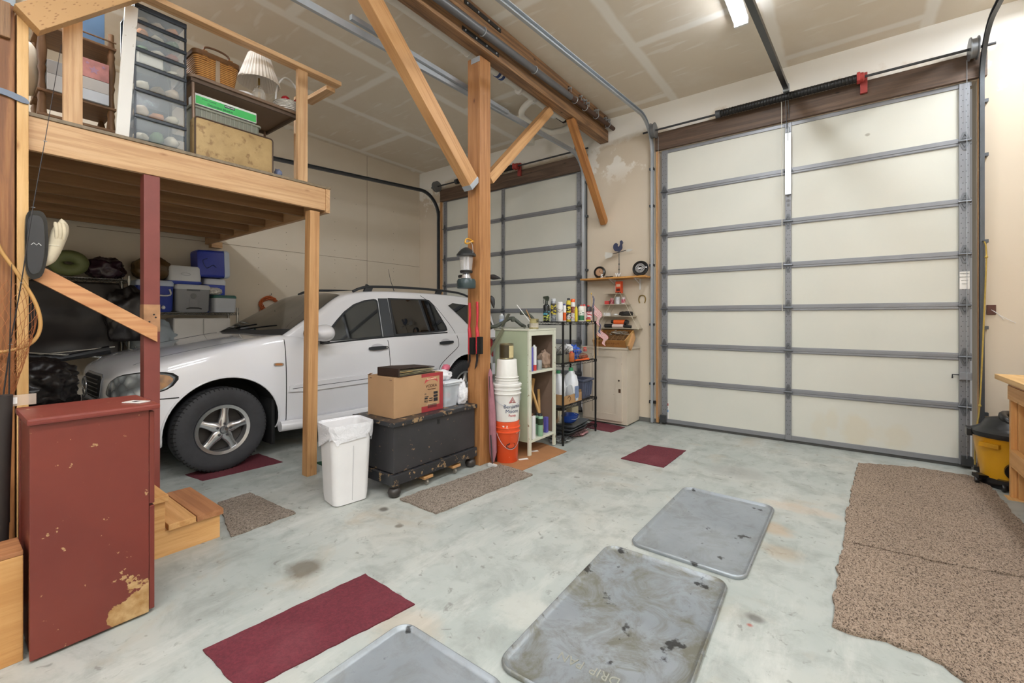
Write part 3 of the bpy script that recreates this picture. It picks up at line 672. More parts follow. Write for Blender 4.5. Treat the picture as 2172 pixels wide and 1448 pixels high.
# ------------------------------------------------------------------ things hanging on the left post
r = thing('black_tray', 'shiny black plastic case hanging on the stud at left', 'case', (-3.77, .385, 1.85))
mb_pts = chaikin([(-.03, .2), (.025, .205), (.045, .16), (.05, -.03), (.028, -.18), (-.02, -.205), (-.045, -.15), (-.045, .15)], 2)
MB().prism(mb_pts, .07, lambda a, b, c: (c - .06, a, b)).obj('shell', M('#17181a', .16, 0, .05), r, None, 40)
MB().prism([(a * .75, b * .85) for a, b in mb_pts], .012, lambda a, b, c: (.0101 + c, a - .004, b)).obj('lid', M('#34363a', .2, 0, .05), r, None, 40)
MB().tube([(.024, -.022, -.0), (.024, -.012, .012), (.024, 0, .0), (.024, .008, .012), (.024, .018, 0)], .002, 5).obj('emblem', flat('ink_white', '#d8d8d8'), r)
r = thing('work_glove', 'cream cloth glove tied up beside the black case', 'glove', (-3.80, .475, 1.9))
m_glv = M('#d8cbb0', .9, 0, .2, 14)
MB().tube(catm([(0, -.05, -.165), (0, -.035, -.12), (0, -.012, -.05), (0, .008, .03), (0, .022, .09), (0, .018, .13)], 4), [.004, .010, .018, .026, .031, .033, .034, .035, .035, .036, .037, .038, .038, .038, .036, .032, .028, .022, .015, .008, .002][:21], 14).obj('cuff_and_palm', m_glv, r, None, 70)
for k, (a, b) in enumerate(((-.012, .0), (.004, .012), (.02, .006))): MB().tube(catm([(.03, a, .1), (.036, a + .006, .05), (.03, a + .004, -.005)], 4), [.006, .010, .011, .011, .011, .010, .009, .008, .004], 8).obj('finger', m_glv, r, None, 60)
MB().tube([(0 + .036 * math.cos(a), -.012 + .036 * math.sin(a), -.04) for a in [2 * PI * k / 14 for k in range(14)]], .0025, 5, True).obj('tie', M('#e8e0cc', .8), r)
# landing net
r = thing('landing_net', 'wooden hooped fishing net hanging on the rough post', 'fishing net', (-3.745, .2, 1.25))
hp = [(0, -.02, .86), (.0, .02, .66), (.0, .05, .55), (0, .11, .43), (0, .178, .27), (0, .2, .135), (0, .17, .04), (0, .096, -.002), (0, .0, -.01), (0, -.1, .03), (0, -.16, .13), (0, -.15, .28), (0, -.1, .43), (0, -.04, .55), (0, -.02, .66)]
MB().tube(catm(hp, 6), .0095, 8).obj('hoop', M('#c99a5c', .4, 0, .15), r, None, 60)
mb = MB(); 
def npt(u, v):
    a = 2 * PI * u; cy, cz = .02, .2
    y = cy + .17 * math.cos(a); z = cz + .2 * math.sin(a) * (1 if math.sin(a) > 0 else 1)
    k = v; y2 = y * (1 - k) + (.02 + (y - cy) * .35) * k; z2 = z * (1 - k) + (-.3 + (z - cz) * .25) * k
    return Vector((.004 + .09 * math.sin(PI * min(v, 1)) * .4 + .02 * noise.noise(Vector((u * 9, v * 9, 1))), y2 + .008 * noise.noise(Vector((u * 20, v * 14, 5))), z2))
NU, NV = 30, 16
for i in range(NU):
    for sg in (1, -1): mb.tube([npt((i + sg * j * .5) / NU, j / NV) for j in range(NV + 1)], .0011, 3, cap=False)
o = mb.obj('netting', M('#a8673c', .8), r, None, None); o['kind'] = 'stuff'
# fishing rods
rp = [onx(x, y, -3.70) for x, y in ((130, 95), (95, 300), (70, 440), (45, 600), (22, 730), (3, 870))]
r = thing('fishing_rod', 'thin black fishing rod leaning against the left posts, tip near the loft', 'fishing rod', rp[-1])
MB().tube([p - rp[-1] for p in catm(rp, 5)], [.0015 + .0001 * k for k in range(26)][:26], 6).obj('blank', M('#28262a', .3), r)
for i in (1, 2, 3, 4): MB().tube([rp[i] - rp[-1] + Vector((.008 + .008 * math.cos(a), .008 * math.sin(a), 0)) for a in [2 * PI * k / 10 for k in range(10)]], .001, 4, True).obj('line_guide', m_galv, r)
rp = [onx(x, y, -3.68) for x, y in ((25, 560), (22, 680), (19, 860))]
rp.append(Vector((-3.68, rp[-1].y, .3)))
r = thing('fishing_rod', 'dark fishing rod standing upright before the landing net', 'fishing rod', rp[-1])
MB().tube([p - rp[-1] for p in catm(rp, 5)], [.0016 + .00022 * k for k in range(16)], 6).obj('blank', M('#202024', .3), r)
o = MB().prism(chaikin([(-.06, 0), (-.03, .022), (.03, .016), (.09, -.002), (.1, -.03), (.07, -.034), (0, -.012), (-.05, -.018)], 2), .012, lambda a, b, c: (c, a, b)).obj('pocket_tool', M('#5c6470', .4, .4), None, (-3.795, .262, 2.70), 40)
tag(o, 'bluish metal tool handle nailed across the left post', 'tool')
# ------------------------------------------------------------------ the white car (nose toward the camera's left, tail at the small door)
CXW, HWD = -5.53, .92
car = thing('suv_car', 'white four door off-road wagon parked under the loft, nose toward the camera', 'car', (CXW, 3.35, 0))
def cp(mb, name, mat, parent=None, smooth=40):
    o = mb.obj(name, mat, None, None, smooth); o.parent = parent or car
    if parent is None: o.location = (-CXW, -3.35, 0)
    return o
m_car = M('#f0f0f4', .2, 0, .02, 2, 0, 1.0); m_tint = N('tinted_glass').out('#0c0e10', .03, 0, spec=.9)
m_trim = M('#2a2d31', .55, 0, .08); m_trimg = M('#3d4146', .5, 0, .08); m_chr = M('#d0d1d4', .2, .85, .05); m_tyre = M('#37373a', .75, 0, .2, 14); m_wblk = M('#0d0d0e', .8)
def lerp_tab(tab, y):
    for a, b in zip(tab, tab[1:]):
        if y <= b[0]:
            t = (y - a[0]) / (b[0] - a[0]); t = max(0, min(1, t)); return [p + (q - p) * t for p, q in zip(a[1:], b[1:])]
    return list(tab[-1][1:])
# station: y, half width, bottom z, shoulder z, centre z
ST = [(.925, .50, .34, .86, .885), (.955, .66, .30, .925, .965), (1.01, .76, .28, .96, 1.03), (1.12, .835, .27, 1.0, 1.085), (1.3, .885, .27, 1.05, 1.125), (1.65, .912, .27, 1.135, 1.185), (2.05, .92, .27, 1.22, 1.245),
      (2.30, .92, .27, 1.255, 1.265), (2.48, .92, .27, 1.22, 1.265), (2.65, .92, .26, 1.145, 1.27), (3.0, .925, .26, 1.15, 1.27), (3.6, .925, .26, 1.185, 1.27), (4.3, .925, .26, 1.20, 1.27), (4.9, .92, .28, 1.215, 1.27), (5.4, .90, .32, 1.22, 1.27), (5.68, .86, .36, 1.2, 1.24), (5.76, .80, .38, 1.14, 1.16), (5.79, .70, .42, 1.05, 1.08)]
def section(y, w, zb, zs, zc):
    h = zs - zb
    half = [(0, zb), (w * .80, zb), (w * .955, zb + .03), (w * .985, zb + h * .2), (w, zb + h * .42), (w * 1.0, zb + h * .62), (w * .985, zb + h * .82), (w * .955, zs - .03), (w * .91, zs + .004), (w * .80, zs + (zc - zs) * .35), (w * .45, zc - .012), (0, zc)]
    pts = [(CXW + a, y, z) for a, z in half] + [(CXW - a, y, z) for a, z in half[-2:0:-1]]
    return pts
mb = MB(); R = [[mb.bm.verts.new(p) for p in section(*s_)] for s_ in ST]; n = len(R[0])
for A_, B_ in zip(R, R[1:]):
    for k in range(n): mb.bm.faces.new((A_[k], A_[(k + 1) % n], B_[(k + 1) % n], B_[k]))
for ring in (R[0], R[-1]):
    for k in range(n // 2 - 0):
        a, b = k, k + 1; c_, d_ = (n - k) % n, (n - k - 1) % n
        q = [ring[i] for i in (a, b, d_, c_)]
        u = []
        for v in q:
            if v not in u: u.append(v)
        if len(u) > 2 and not (a == c_ and b == d_):
            try: mb.bm.faces.new(u)
            except ValueError: pass
tmp = mb.obj('tmpbody', m_car); tmp.data.materials.append(m_wblk)
sd = tmp.modifiers.new('s', 'SUBSURF'); sd.levels = 2; sd.render_levels = 2
cut = []
WHY = (1.665, 4.95); WR = .385
for wy in WHY:
    for sgn in (1, -1):
        mb2 = MB(); pr_ = []
        for k in range(48):
            a = 2 * PI * k / 48; ca, sa = math.cos(a), math.sin(a); pr_.append((.475 * ca, .40 + .462 * sa))
        xo = CXW + sgn * 1.2; xi = CXW + sgn * .55
        mb2.prism(pr_, abs(xo - xi), lambda a, b, c, xo=xo, xi=xi, wy=wy: (min(xo, xi) + c, wy + .03 + a, b))
        c_ = mb2.obj('cut', m_wblk); cut.append(c_)
        bo = tmp.modifiers.new('b', 'BOOLEAN'); bo.object = c_; bo.operation = 'DIFFERENCE'; bo.solver = 'EXACT'
bpy.context.view_layer.update()
dg = bpy.context.evaluated_depsgraph_get()
me = bpy.data.meshes.new_from_object(tmp.evaluated_get(dg))
for c_ in cut: bpy.data.objects.remove(c_)
bpy.data.objects.remove(tmp)
me.polygons.foreach_set('use_smooth', [True] * len(me.polygons)); me.set_sharp_from_angle(angle=math.radians(42))
body = bpy.data.objects.new('body', me); COL.objects.link(body); body.parent = car; body.location = (-CXW, -3.35, 0)
bmt = bmesh.new(); bmt.from_mesh(me); TREE = BVHTree.FromBMesh(bmt); bmt.free()
# greenhouse
TOPZ = [(2.08, 1.18), (2.22, 1.235), (2.45, 1.37), (2.7, 1.515), (2.88, 1.635), (3.02, 1.705), (3.2, 1.745), (3.5, 1.772), (4.0, 1.785), (4.6, 1.783), (5.1, 1.765), (5.4, 1.745), (5.6, 1.715), (5.68, 1.62), (5.73, 1.42), (5.76, 1.2)]
def topz(y):
    P = TOPZ
    for i in range(len(P) - 1):
        if y <= P[i + 1][0]:
            t = (y - P[i][0]) / (P[i + 1][0] - P[i][0]); a, b = P[max(i - 1, 0)][1], P[min(i + 2, len(P) - 1)][1]; p, q = P[i][1], P[i + 1][1]
            s0 = (q - a) / (P[i + 1][0] - P[max(i - 1, 0)][0]) * (P[i + 1][0] - P[i][0]); s1 = (b - p) / (P[min(i + 2, len(P) - 1)][0] - P[i][0]) * (P[i + 1][0] - P[i][0])
            return p * (2 * t ** 3 - 3 * t * t + 1) + s0 * (t ** 3 - 2 * t * t + t) + q * (-2 * t ** 3 + 3 * t * t) + s1 * (t ** 3 - t * t)
    return P[-1][1]
def halfw(z): return .875 - (z - 1.12) * .235
def gsec(y):
    zt = topz(y); zb = 1.10; ze = zt - .035; ze = max(ze, zb + .06); he = halfw(ze)
    half = [(.80, zb - .05), (halfw(zb), zb)] + [(halfw(zb + (ze - zb) * k), zb + (ze - zb) * k) for k in (.25, .5, .75, .93)]
    half += [(he - .004, ze + .008), (he - .02, ze + .022), (he - .06, ze + .032), (he * .72, ze + .045), (he * .4, ze + .056), (0, ze + .06)]
    return half
mb = MB(); ys = [2.08 + (5.76 - 2.08) * k / 60 for k in range(61)]; R = []
for y in ys:
    h = gsec(y); R.append([mb.bm.verts.new((CXW + a, y, z)) for a, z in h] + [mb.bm.verts.new((CXW - a, y, z)) for a, z in h[-2::-1]])
for A_, B_ in zip(R, R[1:]):
    for k in range(len(A_) - 1): mb.bm.faces.new((A_[k], A_[k + 1], B_[k + 1], B_[k]))
mb.bm.faces.new(R[-1]); mb.bm.faces.new(R[0][::-1])
gh = cp(mb, 'roof', m_car, None, 50)
bmt = bmesh.new(); bmt.from_mesh(gh.data); GTREE = BVHTree.FromBMesh(bmt); bmt.free()
def decal(poly3, ax, tree, name, mat, direction, off=.004, step=.04, th=.003, parent=None, smooth=50):
    """panel: polygon cut into a grid, laid on the surface along `direction`"""
    bm = bmesh.new(); vs = [bm.verts.new(p) for p in poly3]; bm.faces.new(vs)
    for i in ax:
        lo = min(p[i] for p in poly3); hi = max(p[i] for p in poly3); k = lo + step
        while k < hi - step * .3:
            no = Vector((0, 0, 0)); no[i] = 1; co = Vector((0, 0, 0)); co[i] = k
            bmesh.ops.bisect_plane(bm, geom=bm.verts[:] + bm.edges[:] + bm.faces[:], plane_co=co, plane_no=no); k += step
    d = Vector(direction).normalized(); nrm = {}
    for v in bm.verts:
        hit, nn, _, _ = tree.ray_cast(v.co - d * 3, d)
        if hit is not None: v.co = hit - d * off
    bmesh.ops.recalc_face_normals(bm, faces=bm.faces)
    g = bmesh.ops.extrude_face_region(bm, geom=bm.faces[:])
    for v in [e for e in g['geom'] if isinstance(e, bmesh.types.BMVert)]: v.co += -d * th
    o2 = MB(); o2.bm.free(); o2.bm = bm
    return cp(o2, name, mat, parent, smooth)
def side(pts, r=1, X=-4.6): return [(X, y, z) for y, z in (chaikin(pts, r) if r else pts)]
SD = (-1, 0, 0)
# side glass: pixel-measured outlines on the side plane
fw = [(2.63, 1.155), (2.74, 1.27), (2.87, 1.40), (2.98, 1.50), (3.12, 1.59), (3.28, 1.645), (3.42, 1.665), (3.455, 1.66), (3.475, 1.64), (3.475, 1.185)]
decal(side(fw, 0), (1, 2), GTREE, 'window_seal', m_trim, SD, .002, .05, .003)
fi = [(2.68, 1.165), (2.77, 1.27), (2.90, 1.40), (3.0, 1.485), (3.13, 1.572), (3.28, 1.627), (3.42, 1.645), (3.452, 1.63), (3.455, 1.20)]
decal(side(fi, 0), (1, 2), GTREE, 'front_window', m_tint, SD, .006, .05, .002)
decal(side([(3.485, 1.19), (3.485, 1.675), (3.63, 1.68), (3.65, 1.195)], 0), (1, 2), GTREE, 'door_pillar', m_trimg, SD, .003, .05, .005)
rw = [(3.655, 1.19), (3.64, 1.685), (4.28, 1.69), (4.36, 1.68), (4.43, 1.62), (4.62, 1.30), (4.63, 1.24), (4.57, 1.225)]
decal(side(rw, 0), (1, 2), GTREE, 'window_seal', m_trim, SD, .002, .05, .003)
decal(side([(3.69, 1.215), (3.675, 1.665), (4.16, 1.672), (4.27, 1.235)], 0), (1, 2), GTREE, 'rear_window', m_tint, SD, .006, .05, .002)
decal(side([(4.295, 1.238), (4.20, 1.67), (4.30, 1.668), (4.34, 1.655), (4.40, 1.60), (4.585, 1.31), (4.595, 1.26), (4.56, 1.25)], 0), (1, 2), GTREE, 'vent_window', m_tint, SD, .006, .05, .002)
decal(side([(4.66, 1.66), (5.50, 1.60), (5.68, 1.35), (5.68, 1.22), (5.20, 1.22), (5.0, 1.40)], 1), (1, 2), GTREE, 'quarter_window', m_tint, SD, .005, .05, .002)
# windscreen laid on the roof shell from above
ws = [(CXW + a * .80, y, 2.5) for a, y in ((-1, 2.12), (1, 2.12))]
ws = [(CXW - .80, 2.33, 2.5), (CXW - .3, 2.25, 2.5), (CXW + .3, 2.25, 2.5), (CXW + .80, 2.33, 2.5), (CXW + .665, 3.0, 2.5), (CXW + .3, 3.04, 2.5), (CXW - .3, 3.04, 2.5), (CXW - .665, 3.0, 2.5)]
decal(ws, (0, 1), GTREE, 'windscreen', m_tint, (0, 0, -1), .006, .05, .002)
decal([(CXW - .82, 2.24, 2.5), (CXW - .3, 2.15, 2.5), (CXW + .3, 2.15, 2.5), (CXW + .82, 2.24, 2.5), (CXW + .80, 2.34, 2.5), (CXW + .3, 2.26, 2.5), (CXW - .3, 2.26, 2.5), (CXW - .80, 2.34, 2.5)], (0, 1), GTREE, 'cowl', m_trim, (0, 0, -1), .006, .05, .004)
for a0, a1 in ((-.25, .45), (-.75, -.05)):
    q = []
    for t in range(7):
        y = 2.24 + .12 * t / 6; x = CXW + a0 + (a1 - a0) * t / 6; ht_ = GTREE.ray_cast(Vector((x, y, 2.5)), Vector((0, 0, -1)))[0]; q.append((x, y, ht_.z + .012))
    cp(MB().tube(q, .005, 6), 'wiper', m_wblk)
# roof rails
for sg in (1, -1):
    q = [(3.18, 1.752, 0), (3.28, 1.795, 0), (3.45, 1.825, 0), (4.0, 1.842, 0), (4.6, 1.838, 0), (5.05, 1.815, 0), (5.30, 1.762, 0)]
    ho = .655
    pts = catm([(CXW + sg * (ho + .01), y, z) for y, z, _ in q], 5)
    o = cp(MB().tube(pts, .017, 8), 'roof_rail', m_trim, None, 60)
    for y in (3.40, 4.62): mbq = MB(); mbq.obox((CXW + sg * .66, y - .02, 1.74), (CXW + sg * .662, y + .02, 1.835), .03, .10, (0, 1, 0)); k = mbq.obj('rail_foot', m_trim, o)
cp(MB().tube([(CXW + .02, 4.32, 1.81), (CXW - .0, 4.26, 2.0), (CXW, 4.22, 2.16)], [.006, .003, .002], 6), 'antenna', m_trim)
# body seams and mouldings
def seam(pts, name, mat, rad, tree=TREE, off=.0, flatd=SD, n=4):
    q = []
    for p in catm([(-4.0, y, z) for y, z in pts], n):
        hit, nn, _, _ = tree.ray_cast(p, Vector(flatd))
        if hit is not None: q.append(hit + Vector((off, 0, 0)))
    return cp(MB().tube(q, rad, 6), name, mat, None, 60) if len(q) > 1 else None
m_gap = M('#17181a', .8)
seam([(2.238, 1.20), (2.24, .9), (2.245, .5), (2.26, .30)], 'door_gap', m_gap, .0045, TREE, .0)
seam([(3.542, 1.14), (3.545, .8), (3.545, .33)], 'door_gap', m_gap, .0045)
seam([(4.80, 1.16), (4.815, 1.05), (4.78, .98), (4.55, .84), (4.42, .74), (4.38, .6), (4.33, .38)], 'door_gap', m_gap, .0045)
seam([(4.21, 1.74), (4.45, 1.60), (4.62, 1.42), (4.74, 1.27), (4.79, 1.18)], 'door_gap', m_gap, .0035, GTREE)
seam([(1.05, .735), (1.2, .73), (1.33, .728)], 'bumper_gap', m_gap, .005)
seam([(2.66, 1.135), (3.0, 1.155), (3.5, 1.178), (4.0, 1.192), (4.62, 1.208)], 'belt_strip', m_trim, .010, GTREE, .0)
def moulding(y0, y1, za, zb, z0a, z0b, nm='side_moulding'):
    decal(side([(y0, z0a), (y0 + .01, za), (y1 - .01, zb), (y1, z0b)], 1), (1, 2), TREE, nm, m_car, SD, .006, .08, .012)
moulding(2.262, 3.53, .735, .745, .635, .645); moulding(3.555, 4.37, .745, .75, .645, .65)
o = seam([(2.30, .685), (3.0, .69), (3.50, .695)], 'moulding_groove', m_trimg, .003, TREE, .018); o = seam([(3.57, .695), (4.34, .70)], 'moulding_groove', m_trimg, .003, TREE, .018)
cp(MB().tube(catm([(-4.625, 2.18, .31), (-4.605, 2.6, .30), (-4.60, 3.5, .30), (-4.605, 4.4, .31)], 5), .055, 10), 'running_board', m_car, None, 60)
# arch lips
for wy in WHY:
    q = []
    for k in range(25):
        a = math.radians(-12 + 204 * k / 24); y, z = wy + .03 + .478 * math.cos(a), .40 + .465 * math.sin(a)
        hit, nn, _, _ = TREE.ray_cast(Vector((-4.0, y + .006 * math.cos(a), z + .006 * math.sin(a))), Vector(SD))
        if hit is not None and hit.x > -4.8: q.append(hit + Vector((.002, 0, 0)))
    cp(MB().tube(q, .008, 8), 'arch_lip', m_car, None, 70)
    cp(MB().box(-4.90, -4.64, wy + .44, wy + .475, .14, .60, .01), 'mud_flap', m_wblk)
for pts_, lock in (([(3.235, 1.045), (3.245, 1.07), (3.50, 1.075), (3.515, 1.05), (3.50, 1.035), (3.25, 1.03)], 1), ([(4.41, 1.06), (4.42, 1.085), (4.67, 1.09), (4.686, 1.07), (4.67, 1.05), (4.42, 1.045)], 0)):
    cy = sum(p[0] for p in pts_) / 6; cz = sum(p[1] for p in pts_) / 6
    decal(side([(cy + .10 * math.cos(2 * PI * k / 16), cz + .055 * math.sin(2 * PI * k / 16)) for k in range(16)], 0), (1, 2), TREE, 'handle_recess', M('#cfced4', .3), SD, .0015, .05, .0008)
    h_ = decal(side(pts_, 1), (1, 2), TREE, 'door_handle', m_trim, SD, .01, .1, .022)
    if lock: decal(side([(3.488 + .011 * math.cos(2 * PI * k / 12), 1.055 + .011 * math.sin(2 * PI * k / 12)) for k in range(12)], 0), (1,), TREE, 'key_lock', m_chr, SD, .033, .1, .003)
decal(side([(2.115, .935), (2.115, .97), (2.214, .965), (2.214, .93)], 2), (1, 2), TREE, 'marker_bezel', m_chr, SD, .003, .1, .004)
decal(side([(2.128, .942), (2.128, .963), (2.20, .958), (2.20, .938)], 1), (1, 2), TREE, 'marker_lamp', M('#b87a4a', .2), SD, .008, .1, .002)
# mirror
mbm = MB(); bmesh.ops.create_uvsphere(mbm.bm, u_segments=24, v_segments=14, radius=1)
for v in mbm.bm.verts: v.co = Vector((-4.48 + v.co.x * .135, 2.59 + v.co.y * (.09 if v.co.y > 0 else .16), 1.262 + v.co.z * (.092 - .0 * v.co.y)))
mir = cp(mbm, 'mirror_shell', m_car, None, 60)
cp(MB().obox((-4.66, 2.66, 1.17), (-4.52, 2.64, 1.20), .05, .08), 'mirror_arm', m_trim)
cp(MB().lathe([(.01, -.01), (.088, -.01), (.094, .004), (.08, .02), (.02, .02)], (-4.50, 2.44, 1.255), 20, 'y', 1.0, 1.5), 'mirror_edge', m_wblk, None, 50)
# front end: grille, star, headlamp, hood edge
FD = (0, 1, 0)
grp = [(CXW - .27, .5, .955), (CXW + .27, .5, .955), (CXW + .33, .5, .93), (CXW + .25, .5, .74), (CXW + .19, .5, .715), (CXW - .19, .5, .715), (CXW - .25, .5, .74), (CXW - .33, .5, .93)]
def fdecal(poly, name, mat, off=.004, th=.004, step=.04, d=FD): return decal(poly, (0, 2), TREE, name, mat, d, off, step, th)
fdecal([(x, y, z - .03) for x, y, z in grp], 'grille_frame', M('#c9cbd0', .25, .6), .002, .006)
gr = fdecal([(CXW + (x - CXW) * .93, y, .802 + (z - .832) * .86) for x, y, z in grp], 'grille', m_wblk, .009, .003)
for k in range(5):
    z = .72 + k * .038; fdecal([(CXW - .24, .5, z), (CXW + .24, .5, z), (CXW + .24, .5, z + .008), (CXW - .24, .5, z + .008)], 'grille_slat', M('#4a4c50', .3, .5), .014, .006)
star = MB(); sc_ = Vector((CXW, .865, .805)); star.tube([sc_ + Vector((.085 * math.cos(a), 0, .085 * math.sin(a))) for a in [2 * PI * k / 28 for k in range(28)]], .007, 8, True)
for k in range(3):
    a = PI / 2 + 2 * PI * k / 3; star.tube([sc_, sc_ + Vector((.083 * math.cos(a), 0, .083 * math.sin(a)))], [.013, .003], 6)
cp(star, 'grille_star', m_chr, None, 50)
HD = Vector((-.62, .78, 0)).normalized(); PERP = Vector((.78, .62, 0))
hb = Vector((-4.78, 1.09, 0)) - HD * .4
hl = [(-.34, .78), (-.27, .87), (-.14, .935), (.04, .96), (.19, .945), (.24, .90), (.20, .82), (.08, .77), (-.15, .755), (-.28, .76)]
def hdecal(pl, nm, mat, off, th): return decal([hb + PERP * a + Vector((0, 0, z)) for a, z in chaikin(pl, 1)], (0, 2), TREE, nm, mat, HD, off, .04, th)
hdecal([(a * 1.05, .86 + (z - .86) * 1.1) for a, z in hl], 'headlamp_seal', m_wblk, .001, .003)
s = N('reflector_facets'); co = s.coords(False); v = s.n('ShaderNodeTexVoronoi'); v.inputs['Scale'].default_value = 13; s.l(co, v.inputs['Vector'])
m_refl = s.out(s.ramp(v.outputs['Distance'], [(.15, '#e8ecef'), (.45, '#8f979c'), (.75, '#3a3f42')]), .2, .6, v.outputs['Distance'], .6, .03)
hdecal(hl, 'headlamp_reflector', m_refl, .005, .002)
hdecal([(.10, .945), (.19, .93), (.225, .89), (.18, .82), (.10, .80)], 'indicator_lens', M('#c98a3a', .2, .2, .6, 24), .008, .002)
o = hdecal(hl, 'headlamp_glass', glass('lamp_glass', '#dfe6ea', .03, .08), .022, .002)
fdecal([(CXW - .75, .5, .60), (CXW + .75, .5, .60), (CXW + .75, .5, .655), (CXW - .75, .5, .655)], 'bumper_strip', m_trimg, .003, .006)
fdecal([(CXW - .6, .5, .40), (CXW + .6, .5, .40), (CXW + .55, .5, .52), (CXW - .55, .5, .52)], 'air_intake', m_wblk, .003, .003)
# hood crease lines
for sg in (1, -1):
    q = []
    for k in range(12):
        y = 1.08 + 1.1 * k / 11; hit, _, _, _ = TREE.ray_cast(Vector((CXW + sg * (.60 + .13 * k / 11), y, 2)), Vector((0, 0, -1))); q.append(hit + Vector((0, 0, -.003)))
    cp(MB().tube(q, .006, 6), 'hood_gap', M('#6f7076', .6), None, 60)
# tail
decal(side([(5.62, .78), (5.60, 1.05), (5.66, 1.10), (5.72, 1.06), (5.74, .78)], 1), (1, 2), TREE, 'tail_lamp', M('#a83238', .2), SD, .004, .05, .006)
cp(MB().box(CXW - .80, CXW + .80, 5.70, 5.86, .46, .66, .04), 'rear_bumper', m_car, None, 50)
cp(MB().box(CXW - .6, CXW + .6, 5.70, 5.80, 1.60, 1.64, .01), 'rear_spoiler', m_trim)
cp(MB().box(CXW - .60, CXW + .60, 1.0, 5.6, .30, .34), 'underbody', m_wblk)
# wheels
def wheel(y, sgn, flip=False):
    r_ = WR; xo = CXW + sgn * .905
    t_ = MB(); prof = [(.222, -.20), (.25, -.235), (.33, -.243), (.365, -.228), (.383, -.195), (.387, -.12), (.387, -.05), (.384, -.005), (.366, .012), (.33, .022), (.27, .014), (.235, .0), (.222, -.02)]
    t_.lathe([(a, b * sgn) for a, b in prof], (xo - sgn * .0, y, WR + .002), 64, 'x', caps=False)
    tt = cp(t_, 'tyre', m_tyre, None, 35)
    g = MB()
    for k in range(64):
        a = 2 * PI * k / 64; ca, sa = math.cos(a), math.sin(a)
        p0 = Vector((xo - sgn * .005, y + .3855 * ca, WR + .3855 * sa)); p1 = Vector((xo - sgn * .06, y + .389 * math.cos(a + .03), WR + .389 * math.sin(a + .03)))
        g.obox(p0, p1, .009, .004, (0, ca, sa))
        p0 = Vector((xo + sgn * .010, y + .368 * ca, WR + .368 * sa)); p1 = Vector((xo - sgn * .003, y + .386 * ca, WR + .386 * sa)); g.obox(p0, p1, .008, .004, (1, 0, 0))
    cp(g, 'tread_grooves', m_wblk).parent = tt; tt.children[0].location = (0, 0, 0)
    if sgn < 0 and True: return
    rim = MB(); rim.lathe([(a, b) for a, b in ((.222, -.19), (.205, -.17), (.195, -.02), (.20, .004), (.228, .012), (.232, .004), (.226, -.01))], (xo, y, WR), 56, 'x', caps=False)
    rm = cp(rim, 'rim', m_chr, None, 40)
    cp(MB().lathe([(.02, -.10), (.198, -.10), (.198, -.09), (.02, -.09)], (xo, y, WR), 32, 'x'), 'brake_disc', M('#4a4643', .5, .6), None, 40)
    for k in range(5):
        a = PI / 2 + 2 * PI * k / 5 - .12
        cs, sn = math.cos(a), math.sin(a)
        P_ = lambda rad, off, x: (xo + x, y + rad * cs - off * sn, WR + rad * sn + off * cs)
        m5 = MB(); secs = [(.02, .044, .012, .0), (.075, .046, .010, .0), (.10, .040, .006, -.002), (.14, .031, .0, -.006), (.18, .031, -.004, -.008), (.208, .045, -.006, -.010)]
        ring = []
        for rad, hwid, xc, xe in secs:
            ring.append([m5.bm.verts.new(P_(rad, hwid * t_, xx)) for t_, xx in ((-1, xe - .03), (-1, xe - .008), (-.8, xe + .0), (-.35, xc), (0, xc + .002), (.35, xc), (.8, xe), (1, xe - .008), (1, xe - .03))])
        for A_, B_ in zip(ring, ring[1:]):
            for j in range(9): m5.bm.faces.new((A_[j], A_[(j + 1) % 9], B_[(j + 1) % 9], B_[j]))
        m5.bm.faces.new(ring[0][::-1]); m5.bm.faces.new(ring[-1]); cp(m5, 'spoke', m_chr, None, 60)
        a2 = a + PI / 5; cp(MB().lathe([(.012, -.02), (.012, .018), (.007, .024)], (xo, y + .056 * math.cos(a2 - PI / 5), WR + .056 * math.sin(a2 - PI / 5)), 8, 'x'), 'lug_bolt', M('#77777a', .3, .8))
    cp(MB().lathe([(.001, .026), (.028, .024), (.036, .014), (.036, -.02)], (xo + .004, y, WR), 28, 'x', caps=False), 'hub_cap', M('#b9bbbf', .2, .9), None, 40)
    st = MB()
    for k in range(3):
        a = PI / 2 + 2 * PI * k / 3; st.tube([(xo + .031, y, WR), (xo + .029, y + .024 * math.cos(a), WR + .024 * math.sin(a))], [.004, .001], 5)
    cp(st, 'hub_star', m_chr)
    cp(MB().lathe([(.001, -.2), (.20, -.2), (.20, -.19), (.001, -.19)], (xo, y, WR), 24, 'x', caps=False), 'wheel_well', m_wblk)
for wy in WHY:
    wheel(wy, 1); wheel(wy, -1)
